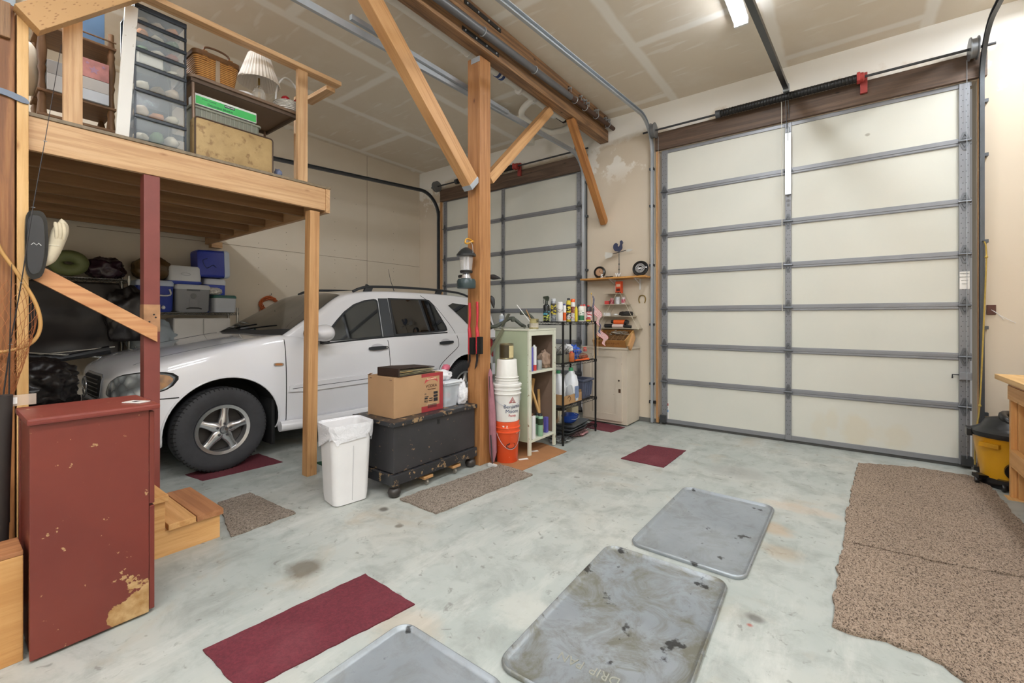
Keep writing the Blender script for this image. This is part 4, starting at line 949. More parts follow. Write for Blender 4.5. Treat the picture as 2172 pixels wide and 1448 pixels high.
# ------------------------------------------------------------------ mats and drip pans on the floor
def slab(name, poly, mat, h, lab, cat='mat', step=.03, amp=.0, jit=.004, group=None, z0=0.0):
    pts = []
    for i in range(len(poly)):
        a, b = Vector(poly[i]).to_2d(), Vector(poly[(i + 1) % len(poly)]).to_2d(); n = max(2, int((b - a).length / .035))
        for k in range(n):
            p = a.lerp(b, k / n); d = (b - a).normalized(); s_ = jit * noise.noise(Vector((p.x * 14, p.y * 14, i)))* 2 if k else 0
            pts.append(Vector((p.x - d.y * s_, p.y + d.x * s_, 0)))
    c = sum(pts, Vector()) / len(pts)
    bm = bmesh.new(); bm.faces.new([bm.verts.new(p - c) for p in pts])
    for ax in (0, 1):
        lo = min((p - c)[ax] for p in pts); hi = max((p - c)[ax] for p in pts); k = lo + step
        while k < hi:
            no = Vector((0, 0, 0)); no[ax] = 1; co = Vector((0, 0, 0)); co[ax] = k
            bmesh.ops.bisect_plane(bm, geom=bm.verts[:] + bm.edges[:] + bm.faces[:], plane_co=co, plane_no=no); k += step
    bmesh.ops.recalc_face_normals(bm, faces=bm.faces)
    if bm.faces[0].normal.z < 0: bmesh.ops.reverse_faces(bm, faces=bm.faces)
    bot = [f.copy() for f in []]
    g = bmesh.ops.extrude_face_region(bm, geom=bm.faces[:])
    for v in [e for e in g['geom'] if isinstance(e, bmesh.types.BMVert)]:
        v.co.z = h + amp * (noise.noise(Vector((v.co.x * 38, v.co.y * 38, 1))) + .6 * noise.noise(Vector((v.co.x * 6, v.co.y * 6, 9))))
    m = MB(); m.bm.free(); m.bm = bm
    o = m.obj(name, mat, None, (c.x, c.y, z0 + .0005), 60); return tag(o, lab, cat, group)
def shag(name, a, b, c, sc):
    s = N(name); co = s.coords(False); mp = s.n('ShaderNodeMapping'); mp.inputs['Scale'].default_value = (sc, sc * .6, sc); mp.inputs['Rotation'].default_value = (0, 0, .7); s.l(co, mp.inputs['Vector'])
    n1 = s.noise(mp.outputs[0], 1, 3, .6, 1.2); n2 = s.noise(co, 2.2, 4)
    col = s.ramp(n1, [(.40, c), (.47, a), (.62, b)]); col = s.mix(1.0, col, s.ramp(n2, [(.3, .86), (.7, 1.0)]), 'MULTIPLY')
    return s.out(col, .95, 0, n1, .9, .012)
m_shag = shag('beige_shag', '#a08b78', '#b9a491', '#4e4034', 130); m_shag2 = shag('grey_tan_shag', '#948678', '#b0a294', '#52483f', 130)
s = N('red_carpet'); co = s.coords(False); n1 = s.noise(co, 70, 3, .7); n2 = s.noise(co, 3, 5); n3 = s.noise(co, 5.5, 3)
c = s.ramp(n1, [(.3, '#511a25'), (.7, '#6c2732')]); c = s.mix(s.ramp(n2, [(.5, 0.0), (.8, .35)]), c, '#8d5055'); c = s.mix(s.ramp(n3, [(.68, 0.0), (.76, .4)]), c, '#4a3a38')
m_redm = s.out(c, .95, 0, n1, .5, .006)
P = lambda *q: [onz(*p) for p in q]
slab('red_mat', P((775, 1218), (880, 1283), (560, 1448)) + [Vector((-1.84, .72, 0)), Vector((-2.198, .713, 0))], m_redm, .006, 'long dark red carpet strip on the open floor in front of the red cabinet', group=None)
slab('red_mat', P((1375, 944), (1455, 956), (1408, 992), (1317, 973)), m_redm, .006, 'small square dark red carpet on the floor before the large door')
slab('red_mat', P((392, 1007), (430, 1020), (600, 980), (548, 962)), m_redm, .003, 'dark red carpet strip under the front wheel of the car')
slab('red_mat', P((1258, 893), (1326, 906.5), (1296, 917), (1232, 905)), m_redm, .005, 'dark red carpet at the foot of the old cream cupboard')
slab('green_mat', [Vector((-4.15, 2.30, 0)), Vector((-3.62, 2.26, 0)), Vector((-3.55, 2.42, 0)), Vector((-4.1, 2.48, 0))], M('#1f4a33', .95, 0, .3, 50), .006, 'bit of dark green mat behind the pale loft post')
slab('tan_rug', P((530, 1047), (627, 1090), (490, 1140), (462, 1068)), m_shag2, .012, 'small square tan shag rug beside the wooden steps', 'rug', .012, .005, .006)
slab('tan_rug', P((1062, 986), (1130, 1008), (925, 1091), (848, 1060)), m_shag2, .012, 'long tan shag rug in front of the black chest', 'rug', .012, .005, .006)
slab('shag_carpet', P((1820, 984), (1940, 993), (2050, 1010), (2098, 1030), (2140, 1080)) + [Vector((.985, 4.3, 0)), Vector((.96, 3.66, 0)), Vector((.55, 3.545, 0)), Vector((.0, 3.50, 0))] + P((1795, 1095), (1803, 1060)), m_shag, .016, 'farther beige shag carpet piece by the large door and yellow vacuum', 'carpet', .02, .007, .01)
slab('shag_carpet', [Vector((-.005, 3.485, 0)), Vector((.55, 3.53, 0)), Vector((.95, 3.62, 0)), Vector((.92, 2.35, 0)), Vector((.50, 2.30, 0))] + P((2000, 1412), (1880, 1362), (1800, 1345), (1765, 1330), (1774, 1240)), m_shag, .016, 'nearer beige shag carpet piece at the lower right', 'carpet', .02, .007, .01)
# cardboard sheet under the green bookcase
o = slab('cardboard_sheet', P((1150, 940), (1202, 958), (1108, 998), (1052, 988)) + [Vector((-3.0, 3.36, 0)), Vector((-3.05, 4.1, 0))], M('#a9764c', .8, 0, .2, 5), .006, 'flattened brown cardboard under the paint buckets and bookcase', 'cardboard', .08, 0, .002)
for k, (px, py) in enumerate(((1110, 975), (1132, 958))):
    p = onz(px, py); q = MB().box(-.05, .05, -.02, .02, 0, .0012).obj('paper_label', flat('sticker_white', '#eceae6'), o, (p.x - o.location.x, p.y - o.location.y, .0068)); q.rotation_euler = (0, 0, 1.0)
# drip pans
def panmat(name, dirt):
    s = N(name); co = s.coords(False); n1 = s.noise(co, 1.4, 5, .6); n2 = s.noise(co, 5, 7, .7, .7); n3 = s.noise(co, 26, 4, .7)
    c = s.ramp(n1, [(.3, '#8b9298'), (.7, '#a7aeb4')])
    c = s.mix(s.ramp(n2, [(.50 - dirt * .08, 0.0), (.62, .8 * dirt)]), c, '#6f6b58')
    c = s.mix(s.ramp(s.noise(co, 3.1, 6, .7, 1.0), [(.60, 0.0), (.68, .6 * dirt)]), c, '#6d6a40')
    c = s.mix(s.ramp(s.noise(co, 6.5, 5, .6), [(.64 - .03 * dirt, 0.0), (.68 - .03 * dirt, .85)]), c, '#1d1a18')
    c = s.mix(s.ramp(n3, [(.64, 0.0), (.74, .6 * dirt)]), c, '#3a3630')
    rg = s.ramp(n2, [(.3, .28), (.7, .5)])
    return s.out(c, rg, .4, s.noise(co, 2.6, 3), .10, .05)
def pan(cx, cy, sx, sy, rz, mat, lab):
    r = thing('drip_pan', lab, 'drip pan', (cx, cy, 0), rz, None); rad = .075
    def ring(off, z): return [(a, b, z + .0) for a, b in rrect(sx - 2 * off, sy - 2 * off, max(rad - off, .01), 8)]
    loops([ring(.030, .006), ring(.022, .009), ring(.014, .018), ring(.009, .023), ring(.004, .021), ring(0, .014), ring(.004, .001), ring(.05, .0005)], 'tray', mat, r, None, 60)
    return r
m_p1, m_p2 = panmat('oily_pan_steel', 1.0), panmat('clean_pan_steel', .35)
pan(-.745, 3.235, .66, 1.17, -.015, m_p2, 'cleaner grey metal drip pan farthest from the camera')
pb_ = pan(-.815, 1.99, .69, 1.17, .03, m_p1, 'oil stained grey metal drip pan in the middle of the floor, marked DRIP PAN')
pan(-1.33, .76, .62, 1.17, .0, m_p2, 'grey metal drip pan cut off at the bottom edge of the photo')
for t_, px, py in (('PAN', 1207, 1400), ('DRIP', 1277, 1435)):
    p = onz(px, py); text(t_, .062, (p.x + .815, p.y - 1.99, .0075), (-1, -.02, 0), (.02, -1, 0), M('#b9bab0', .3, .5, .1), pb_, 'embossed_lettering', .0, .95, .002)

# ------------------------------------------------------------------ black chest, bin, boxes
m_chest = chipped('worn_black_paint', ('#28282a', '#38373a'), ('#6f5a42', '#94785a'), 0, .655, 0, 12, 0, .665)
m_chest2 = chipped('worn_black_edge', ('#242528', '#2e2f33'), ('#80694d', '#a08562'), 0, .58, 0, 16)
r = thing('black_chest', 'worn black painted wooden chest on bun feet beside the thick post', 'chest', (-3.09, 2.70, 0))
MB().box(-.25, .25, -.48, .475, .19, .56, .006).obj('body', m_chest, r); MB().box(-.28, .275, -.505, .485, .562, .60, .008).obj('lid', m_chest2, r)
MB().box(-.272, .272, -.502, .485, .10, .185, .008).obj('base_moulding', m_chest2, r)
MB().box(.2505, .2545, -.012, .012, .50, .54, .001).obj('keyhole_plate', m_blk, r)
for x, y in ((.225, -.455), (-.225, -.455), (.225, .44), (-.225, .44)): MB().lathe([(.02, 0), (.045, .012), (.053, .04), (.045, .065), (.028, .075), (.038, .084), (.04, .099)], (x, y, 0), 20).obj('bun_foot', M('#3a3532', .4, 0, .3, 20), r, None, 50)
d = thing('wheeled_dolly', 'small wooden dolly on casters under the black chest', 'dolly', (-3.02, 2.73, .0))
for y in (-.16, .18): bx('dolly_board', (-.2, .2), (y - .05, y + .05), (.062, .085), FIR, d)
for x, y in ((.17, -.16), (.17, .18), (-.17, -.16), (-.17, .18)): MB().lathe([(.008, -.011), (.022, -.009), (.024, 0), (.022, .009), (.008, .011)], (x, y, .0245), 14, 'y').box(x - .01, x + .01, y - .014, y + .014, .038, .062).obj('caster', M('#98938a', .4, .4), d, None, 40)
# waste bin with liner
r = thing('waste_bin', 'tall white plastic waste bin with a white bag liner', 'waste bin', (-3.135, 1.985, 0), -.15)
m_wp = M('#ecebec', .35, 0, .04)
def rr3(s1, s2, rad, z, wob=0, sd=0): return [(a + wob * noise.noise(Vector((a * 9, b * 9, z * 12 + sd))), b + wob * noise.noise(Vector((b * 9, a * 9, z * 12 + sd + 5))), z) for a, b in rrect(s1, s2, rad, 7)]
loops([rr3(.21, .235, .04, .0), rr3(.235, .265, .045, .008), rr3(.245, .28, .05, .06), rr3(.275, .325, .055, .57), rr3(.285, .338, .06, .60), rr3(.27, .32, .05, .60), rr3(.22, .24, .04, .05)], 'shell', m_wp, r, None, 50)
m_lin = N('bin_liner'); co = m_lin.coords(False); m_lin = m_lin.out('#e8e8ec', .35, 0, m_lin.noise(co, 16, 5, .6, 1.5), .6, .02)
def liner(u, v):
    a = u; q = rrect(1, 1, .18, 10); i = int(a * len(q)) % len(q); x, y = q[i]
    drop = .10 + .13 * abs(noise.noise(Vector((x * 3.2, y * 3.2, 2)))) + .06 * noise.noise(Vector((x * 9, y * 9, 4)))
    if v < .3: t = v / .3; z = .45 + (.612 - .45) * t; sc = (.255 + .035 * t, .30 + .043 * t)
    elif v < .36: z = .616; sc = (.298, .352)
    else: t = (v - .36) / .64; z = .61 - drop * t; sc = (.30 - .012 * t, .356 - .018 * t)
    wv = .007 * noise.noise(Vector((x * 16, y * 16, v * 3))) * (1 if v > .36 else .5)
    return Vector((x * sc[0] + wv * x * 2 + .0, y * sc[1] + wv * y * 2, z))
MB().grid(liner, len(rrect(1, 1, .18, 10)), 14, True).obj('liner', m_lin, r, None, 80)
MB().tube([(.121, .0, .03), (.142, .0, .45)], .002, 5).obj('mould_line', M('#c4c3c6', .5), r)
# cardboard box with printing
m_card = M('#ae8a66', .8, 0, .1, 4); m_card2 = M('#b18d69', .8, 0, .1, 4)
r = thing('cardboard_box', 'brown cardboard vodka box standing on the black chest', 'box', (-3.105, 2.565, .601))
MB().box(-.175, .175, -.275, .275, 0, .335, .003).obj('carton', m_card, r)
m_rp = flat('box_red', '#9c3338'); m_ink = flat('ink', '#222226')
Yb = 2.565
MB().box(.1752, .1758, .02, .2755, .305, .335).obj('red_band', m_rp, r); MB().box(.1752, .1758, .02, .2755, .0, .05).obj('red_band', m_rp, r); MB().box(.1752, .1758, .232, .2755, .05, .305).obj('red_band', m_rp, r)
MB().box(.1752, .1757, .08, .205, .02, .07).obj('barcode_patch', M('#b99b7a', .8), r)
mb = MB()
for k in range(22): mb.box(.1757, .1762, .09 + k * .005, .09 + k * .005 + (.003 if k % 3 else .0015), .028, .062)
mb.obj('barcode', m_ink, r)
MB().prism([(.055, .248), (.075, .262), (.105, .274), (.14, .277), (.175, .272), (.20, .258), (.212, .246), (.205, .274), (.17, .294), (.13, .299), (.09, .292), (.062, .274)], .0008, lambda a, b, c: (.1754 + c, a, b)).obj('red_ribbon', flat('ribbon_red', '#b24444'), r)
text('McCORMICK', .018, (.1763, .135, .285), (0, 1, 0), (0, 0, 1), flat('cream_ink', '#e0c9a8'), r, 'brand_lettering', .0005, 1.0)
text('VODKA', .036, (.1758, .135, .222), (0, 1, 0), (0, 0, 1), flat('brown_ink', '#5a3a2a'), r, 'product_lettering', .0004, 1.05)
text('Grain Neutral', .015, (.1758, .135, .194), (0, 1, 0), (0, 0, 1), flat('brown_ink', '#5a3a2a'), r, 'small_lettering', .0003, 1.1, shear=.3)
mb = MB()
for a0, a1, b0, b1 in ((.055, .075, .155, .16), (.055, .1, .13, .136), (.16, .21, .145, .168), (.16, .21, .118, .139), (.055, .09, .11, .125), (.11, .15, .108, .116), (.055, .065, .085, .103), (.07, .074, .08, .103), (.078, .08, .08, .103), (.084, .088, .08, .103), (.10, .15, .09, .098), (.16, .21, .08, .112)): mb.box(.1757, .1762, a0, a1, b0, b1)
mb.obj('printed_blocks', m_ink, r)
mb = MB(); [mb.box(x, x + .03, -.2757, -.2752, .31, .316) for x in (-.15, .12)]; mb.obj('printed_marks', flat('faint_ink', '#6a4a38'), r)
MB().obox((-.17, -.27, .336), (-.13, -.27, .352), .03, .002).obj('flap_corner', m_card, r)
r = thing('photo_album', 'dark brown photo album with loose pages on the vodka box', 'album', (-3.06, 2.53, .938), .06)
m_alb = M('#33231d', .45, 0, .2, 10)
MB().box(-.13, .13, -.20, .22, 0, .006, .002).obj('cover', m_alb, r); MB().box(-.13, .13, -.21, -.05, .062, .07, .003).obj('cover', m_alb, r); MB().box(-.13, .13, -.212, -.196, 0, .07, .004).obj('spine', m_alb, r)
MB().box(-.132, .132, -.20, -.05, .034, .038).obj('tan_edge', M('#a98a58', .6), r)
for k in range(6):
    MB().obox((0, -.19, .01 + k * .009), (0, .20 + .02 * math.sin(k * 2.1), .012 + k * .0075 + .006 * math.sin(k)), .24, .0035).obj('page', M(('#8c8468', '#b0a683', '#5d5548')[k % 3], .6), r)
MB().obox((0, -.06, .066), (0, .215, .052), .255, .006).obj('top_cover', m_alb, r)
# clear tote and bags on the chest
r = thing('plastic_tote', 'clear plastic storage tote filled with cloths on the chest', 'tote', (-3.07, 2.96, .601))
loops([rr3(.26, .17, .03, 0), rr3(.30, .20, .03, .20), rr3(.32, .215, .03, .20), rr3(.32, .215, .03, .215)], 'clear_tub', glass('milky_plastic', '#dfe6ee', .15, .55), r, None, 50)
MB().box(-.165, .165, -.115, .115, .216, .235, .006).obj('lid', M('#e6ecf2', .3), r)
for k, (cl, z) in enumerate((('#b8c6d6', .05), ('#c98a8c', .1), ('#9fc2a4', .14), ('#8aa6c6', .175))): MB().blob((0, 0, z), (.11, .07, .03), .2, 3, 2, k).obj('folded_cloth', M(cl, .9), r, None, 60)
m_bag = m_lin
def bag(name, loc, rad, lab, mat=m_bag, amp=.28, seed=1, fr=2.4, cat='bag', sub=4, group=None):
    return tag(MB().blob((0, 0, rad[2] * .82), rad, amp, fr, sub, seed).obj(name, mat, None, loc, 80), lab, cat, group)
bag('plastic_bag', (-3.07, 2.96, .838), (.10, .085, .05), 'white plastic bag bunched on the lid of the clear tote', seed=5)
bag('plastic_bag', (-2.955, 3.10, .602), (.07, .055, .12), 'white plastic bag slumped beside the clear tote and the thick post', seed=8)
tag(MB().blob((0, 0, .03), (.03, .045, .03), .3, 3, 3, 4).obj('pink_ribbon', M('#c8687c', .8), None, (-3.07, 3.02, .915), 80), 'pink ribbon sticking out behind the white bag', 'ribbon')

# ------------------------------------------------------------------ things hanging on the thick post
def brush(x, yb, z, lab, rot=0):
    r = thing('snow_brush', lab, 'snow brush', (x, yb, z), 0, 'red snow brushes on the post')
    m_rd = M('#c22f3c', .4, 0, .08)
    q = catm([(0, 0, 0), (.004, 0, -.13), (-.004, 0, -.25), (.006, 0, -.34), (0, 0, -.50)], 5)
    MB().tube(q, [.008 + .0014 * abs(k - 10) ** .5 + (.007 if 9 < k < 19 else 0) for k in range(len(q))], 8).obj('handle', m_rd, r, None, 60)
    MB().box(.01, .062, -.018, .018, -.50, -.335, .006).obj('bristles', M('#15130f', .95, 0, .4, 60), r)
    mb = MB(); mb.prism([(-.01, -.48), (.01, -.48), (.012, -.56), (-.006, -.62), (-.03, -.65), (-.012, -.56)], .006, lambda a, b, c: (a, -.003 + c, b)); mb.obj('scraper', m_blk, r)
    return r
brush(ony(1012, 640, 3.18).x, 3.18, zat(-2.86, 3.18, 640), 'red handled snow brush hanging on the thick post, right one')
brush(ony(996, 642, 3.17).x, 3.17, zat(-2.93, 3.17, 642), 'red handled snow brush hanging on the thick post, left one')
lx = ony(989, 590, 3.07).x; lz = zat(lx, 3.07, 612)
r = thing('camp_lantern', 'black and clear camping lantern hanging on the thick post', 'lantern', (lx, 3.07, lz))
K = (3.07 * FW[1] + lx * FW[0]) / FPX
h_ = lambda px: (612 - px) * K
MB().lathe([(.02, 0), (.085, .002), (.09, .02), (.09, h_(597)), (.08, h_(592)), (.03, h_(591))], (0, 0, 0), 28).obj('base', M('#2f3f42', .3), r, None, 40)
MB().lathe([(.045, h_(592)), (.05, h_(590)), (.035, h_(580)), (.045, h_(578))], (0, 0, 0), 20).obj('chrome_collar', m_chr, r, None, 40)
MB().lathe([(.055, h_(579)), (.06, h_(577)), (.06, h_(574)), (.05, h_(573))], (0, 0, 0), 24).obj('globe_ring', m_blk, r, None, 40)
MB().lathe([(.052, h_(574)), (.066, h_(545))], (0, 0, 0), 28, caps=False).obj('globe', glass('lantern_glass', '#e8e6e4', .05, .3), r, None, 60)
for dx in (-.02, .02): MB().tube([(dx, 0, h_(574)), (dx, 0, h_(545))], .012, 10).obj('lamp_rod', M('#d6d4da', .3), r, None, 50)
MB().lathe([(.06, h_(545)), (.092, h_(543)), (.092, h_(540)), (.075, h_(535)), (.05, h_(529)), (.02, h_(525))], (0, 0, 0), 28).obj('cap', M('#26292b', .35), r, None, 30)
MB().tube(catm([(-.085, 0, h_(540)), (-.075, 0, h_(520)), (0, .02, h_(511)), (.075, 0, h_(520)), (.085, 0, h_(540))], 6), .0025, 6).obj('bail_handle', m_galv, r)
MB().lathe([(.008, -.04), (.014, -.035), (.014, .0)], (-.06, 0, h_(585)), 12, 'x').obj('valve_knob', m_blk, r)
tag(MB().tube(catm([(0, 0, 0), (.0, -.05, .02), (.0, -.10, .015), (0, -.115, -.02), (.03, -.11, -.03), (.04, -.05, 0)], 5), .008, 7).obj('hook', M('#d39a2e', .5), None, (-2.88, 3.20, lz + h_(511) + .01), 60), 'yellow coated hook holding the lantern on the post', 'hook')
# ------------------------------------------------------------------ buckets and folded things
bxp, byp = -2.69, 3.488
m_bw = M('#e9e8e4', .35, 0, .08, 8); m_bo = chipped('orange_bucket', ('#e2582c', '#dd5128'), ('#eadfd6', '#f2ece6'), 0, .64, 0, 9)
def bucket(name, lab, loc, h, r0, r1, mat, flip=False, lid=True, group=None):
    r = thing(name, lab, 'bucket', loc, 0, group)
    pr = [(r0 * .96, 0), (r0, .006), (r0 + (r1 - r0) * .72, h * .72), (r1 * .985, h * .73), (r1 + .008, h * .74), (r1 + .008, h * .76), (r1 * .985, h * .77), (r1, h * .84), (r1 + .008, h * .85), (r1 + .008, h * .87), (r1, h * .88), (r1 + .002, h)]
    if flip: pr = [(a, h - b) for a, b in pr][::-1]
    MB().lathe(pr, (0, 0, 0), 40).obj('shell', mat, r, None, 35)
    return r
r = bucket('paint_bucket', 'orange paint bucket with black logo, lowest of the bucket stack', (bxp, byp, .007), .40, .108, .124, m_bo)
o = MB().prism([(.05 * math.cos(2 * PI * k / 24), .03 * math.sin(2 * PI * k / 24)) for k in range(24)], .02, lambda a, b, c: (.096 + c, a * 1.0, .17 + b)); 
lg = o.obj('black_oval_logo', m_blk, r)
for vv in lg.data.vertices:
    th = math.atan2(vv.co.y, .11) - .55; rad = .1165 if vv.co.x > .11 else .100; zc = vv.co.z; vv.co = Vector((rad * math.cos(th), rad * math.sin(th), zc))
text('MXKIT', .03, (.1185 * math.cos(-.55), .1185 * math.sin(-.55), .17), (math.sin(.55), math.cos(.55), 0), (0, 0, 1), M('#e2582c', .4), r, 'logo_lettering', .0015, .9)
for rr_, zz_ in ((.128, .22),): MB().tube(catm([(rr_ * math.cos(a), rr_ * math.sin(a), .31 - .17 * math.sin((a + 1.9) / 2.6 * PI)) for a in [-1.9 + 2.6 * k / 8 for k in range(9)]], 3), .0022, 6).obj('wire_handle', m_galv, r)
r = bucket('paint_bucket', 'white paint bucket with Benjamin Moore printing, stacked in the orange bucket', (bxp, byp, .408), .365, .118, .136, m_bw)
MB().lathe([(.136, .345), (.146, .345), (.148, .365), (.14, .372), (.02, .368)], (0, 0, 0), 40).obj('lid', M('#efeeea', .35), r, None, 35)
ang = -.62
def onb(z, da, rad=.1255): return (rad * math.cos(ang + da), rad * math.sin(ang + da), z)
RTv = (-math.sin(ang), math.cos(ang), 0); m_navy = flat('navy_ink', '#2b3a63'); m_rdi = flat('red_ink', '#b33a40')
def curved_text(t, size, z, da, mat, nm, bold=.001, rad=.126, sx=1.0):
    o = text(t, size, (0, 0, 0), (1, 0, 0), (0, 0, 1), mat, r, nm, bold, sx, .0004)
    mw = o.matrix_world.copy(); o.matrix_world = Matrix.Identity(4)
    for v in o.data.vertices:
        p = mw @ v.co; rr_ = .1222 + z * .05 + p.z * .05; a = ang + da + p.x / rr_
        v.co = Vector(((rr_ - p.y) * math.cos(a), (rr_ - p.y) * math.sin(a), z + p.z))
    return o
curved_text('Benjamin', .052, .155, .18, m_navy, 'brand_lettering', .0, .1262); curved_text('Moore', .052, .108, .15, m_navy, 'brand_lettering', .0, .1262); curved_text('Paints', .034, .066, .15, m_rdi, 'small_lettering', .0001, .1262)
o = MB()
for k in range(3):
    sc1 = 1 - k * .3
    pts = [(-.034 * sc1, .0), (.034 * sc1, 0), (0, .058 * sc1)]
    o.tube([(.1312 * math.cos(ang + .14 + a / .127), .1312 * math.sin(ang + .14 + a / .127), .19 + k * .004 + b) for a, b in pts], .0028, 5, True)
o.obj('triangle_logo', m_rdi, r)
MB().tube(catm([(.14 * math.cos(a), .14 * math.sin(a), .26 - .1 * math.sin((a + 2.3) / 3.1 * PI)) for a in [-2.3 + 3.1 * k / 8 for k in range(9)]], 3), .002, 6).obj('wire_handle', m_galv, r)
r = bucket('upturned_bucket', 'small white bucket upside down on the white paint bucket', (bxp, byp, .781), .235, .098, .112, m_bw, True)
r = thing('tin_can', 'old tin can with a cream label on the upturned bucket', 'can', (bxp - .005, byp, 1.018))
MB().lathe([(.07, 0), (.073, .003), (.070, .008), (.070, .145), (.073, .15), (.066, .152), (.064, .14), (.062, .01)], (0, 0, 0), 32).obj('tin', M('#8c8468', .3, .6, .3, 12), r, None, 40)
MB().lathe([(.0708, .012), (.0708, .138)], (0, 0, 0), 32, caps=False).obj('dark_label', M('#41361f', .5, 0, .3, 8), r, None, 50)
q = MB().grid(lambda u, v: Vector((.0716 * math.cos(-.55 + u * 1.0), .0716 * math.sin(-.55 + u * 1.0), .014 + v * .12)), 8, 2); q.obj('cream_label', M('#c9b98a', .6, 0, .15, 30), r, None, 50)
r = thing('folded_umbrella', 'folded dusty pink umbrella leaning between the post and buckets', 'umbrella', (-2.735, 3.325, .0))
MB().tube([(0, 0, .02), (0, 0, .12), (-.005, -.01, .5), (-.02, -.02, .88), (-.022, -.02, .93)], [.012, .038, .036, .022, .006], 9).obj('canopy', M('#a5707a', .85, 0, .2, 12), r, None, 20)
for a in range(4): MB().tube([(.036 * math.cos(a * 1.3 - 1.2), .036 * math.sin(a * 1.3 - 1.2), .13), (.024 * math.cos(a * 1.3 - 1.2) - .02, .024 * math.sin(a * 1.3 - 1.2) - .02, .86)], .0035, 5).obj('rib', M('#3b3236', .5, .3), r)
tag(MB().tube([(0, 0, 0), (-.035, -.01, .55), (-.06, -.02, .98)], [.008, .010, .009], 8).obj('black_pole', m_blk, None, (-2.745, 3.385, .0), 50), 'thin black pole leaning beside the pink umbrella', 'pole')
r = thing('squeegee', 'white headed squeegee standing on its head by the umbrella', 'squeegee', (-2.69, 3.26, .0)); MB().box(-.05, .05, -.015, .015, 0, .03, .006).obj('head', M('#dcdcda', .5), r); MB().tube([(0, 0, .03), (-.02, .0, .30)], .006, 8).obj('handle', m_dkg, r, None, 50)

# ------------------------------------------------------------------ green bookcase and its contents
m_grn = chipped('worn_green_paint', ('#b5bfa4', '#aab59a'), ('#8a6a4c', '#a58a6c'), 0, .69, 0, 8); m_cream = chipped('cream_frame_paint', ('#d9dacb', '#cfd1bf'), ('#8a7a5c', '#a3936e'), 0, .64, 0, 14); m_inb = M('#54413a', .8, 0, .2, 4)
r = thing('bookcase', 'pale green painted open bookcase with worn cream front edges', 'bookcase', (-2.81, 3.975, 0)); B0 = .007
def kb(nm, x, y, z, m): return MB().box(x[0] + 2.81, x[1] + 2.81, y[0] - 3.975, y[1] - 3.975, z[0], z[1], .003).obj(nm, m, r)
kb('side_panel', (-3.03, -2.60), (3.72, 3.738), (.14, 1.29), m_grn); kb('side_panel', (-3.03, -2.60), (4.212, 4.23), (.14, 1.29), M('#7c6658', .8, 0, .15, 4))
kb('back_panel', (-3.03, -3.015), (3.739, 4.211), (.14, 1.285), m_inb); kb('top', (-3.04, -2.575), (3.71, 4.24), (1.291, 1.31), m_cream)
for z in (.145, .855): kb('shelf', (-3.014, -2.578), (3.739, 4.211), (z - .012, z + .012), m_cream)
for y in (3.712, 4.193): kb('front_stile', (-2.598, -2.575), (y, y + .045), (B0, 1.289), m_cream)
for y in (3.715, 4.20): kb('back_leg', (-3.03, -3.0), (y, y + .03), (B0, .139), m_cream)
kb('top_rail', (-2.598, -2.577), (3.758, 4.192), (1.24, 1.289), m_cream)
def cyl(name, lab, cat, loc, rad, h, body, cap=None, capr=None, caph=.04, label=None, neck=True, group=None, sx=1):
    r = thing(name, lab, cat, loc, 0, group)
    pr = [(rad * .94, 0), (rad, .005), (rad, h * .82), (rad * .92, h * .87), (rad * .5, h * .92)] if neck else [(rad * .97, 0), (rad, .003), (rad, h - .003), (rad * .97, h)]
    MB().lathe(pr, (0, 0, 0), 20, 'z', sx, 1).obj('body', body, r, None, 45)
    if cap: MB().lathe([(capr or rad * .6, h * .86), (capr or rad * .6, h - .004), ((capr or rad * .6) * .85, h)], (0, 0, 0), 18).obj('cap', cap, r, None, 45)
    if label:
        for (za, zb, m_) in label: MB().lathe([(rad * 1.012, h * za), (rad * 1.012, h * zb)], (0, 0, 0), 20, 'z', sx, 1, caps=False).obj('label', m_, r, None, 60)
    return r
W_ = M('#e6e6e6', .3, 0, .03); pur = M('#5a55a8', .4, 0, .1); redc = M('#c8423e', .4, 0, .05); grc = M('#3f9a68', .4); drk = M('#22242a', .35); grys = M('#a9b0b4', .35, .4)
sh = lambda px, X=-2.66: onx(px, 700, X).y
z1 = .868
tag(MB().box(-.03, .03, -.02, .02, 0, .25, .003).obj('purple_box', pur, None, (-2.615, sh(1124, -2.615), z1)), 'tall purple carton on the middle shelf of the green bookcase', 'carton')
r = thing('adhesive_tube', 'white caulk tube with red band on the middle shelf of the bookcase', 'tube', (-2.63, sh(1133, -2.63), z1)); MB().lathe([(.026, 0), (.026, .06)], (0, 0, 0), 18).obj('red_base', redc, r, None, 45); MB().lathe([(.026, .0601), (.026, .25), (.012, .255), (.012, .27)], (0, 0, 0), 18).obj('white_tube', W_, r, None, 45)
cyl('paint_tin', 'small grey tin beside the caulk tube on the bookcase', 'tin', (-2.64, sh(1143, -2.64), z1), .033, .10, grys, neck=False)
tag(MB().blob((0, 0, .085), (.07, .065, .10), .35, 2.6, 4, 12).obj('canvas_sack', M('#9f8674', .9, 0, .15, 10), None, (-2.68, sh(1158) - .01, z1), 80), 'crumpled tan cloth sack on the middle shelf of the bookcase', 'sack')
z2 = .158
r = thing('spray_box', 'white carton with brown cap on the lowest shelf of the bookcase', 'carton', (-2.62, sh(1128, -2.62), z2)); MB().box(-.03, .03, -.028, .028, 0, .24, .003).obj('carton', W_, r); MB().lathe([(.016, .24), (.016, .265)], (0, 0, 0), 14).obj('brown_cap', M('#77573f', .6), r, None, 40)
g1 = M('#8fb899', .4, 0, .1); lb = M('#31482e', .5, 0, .5, 25)
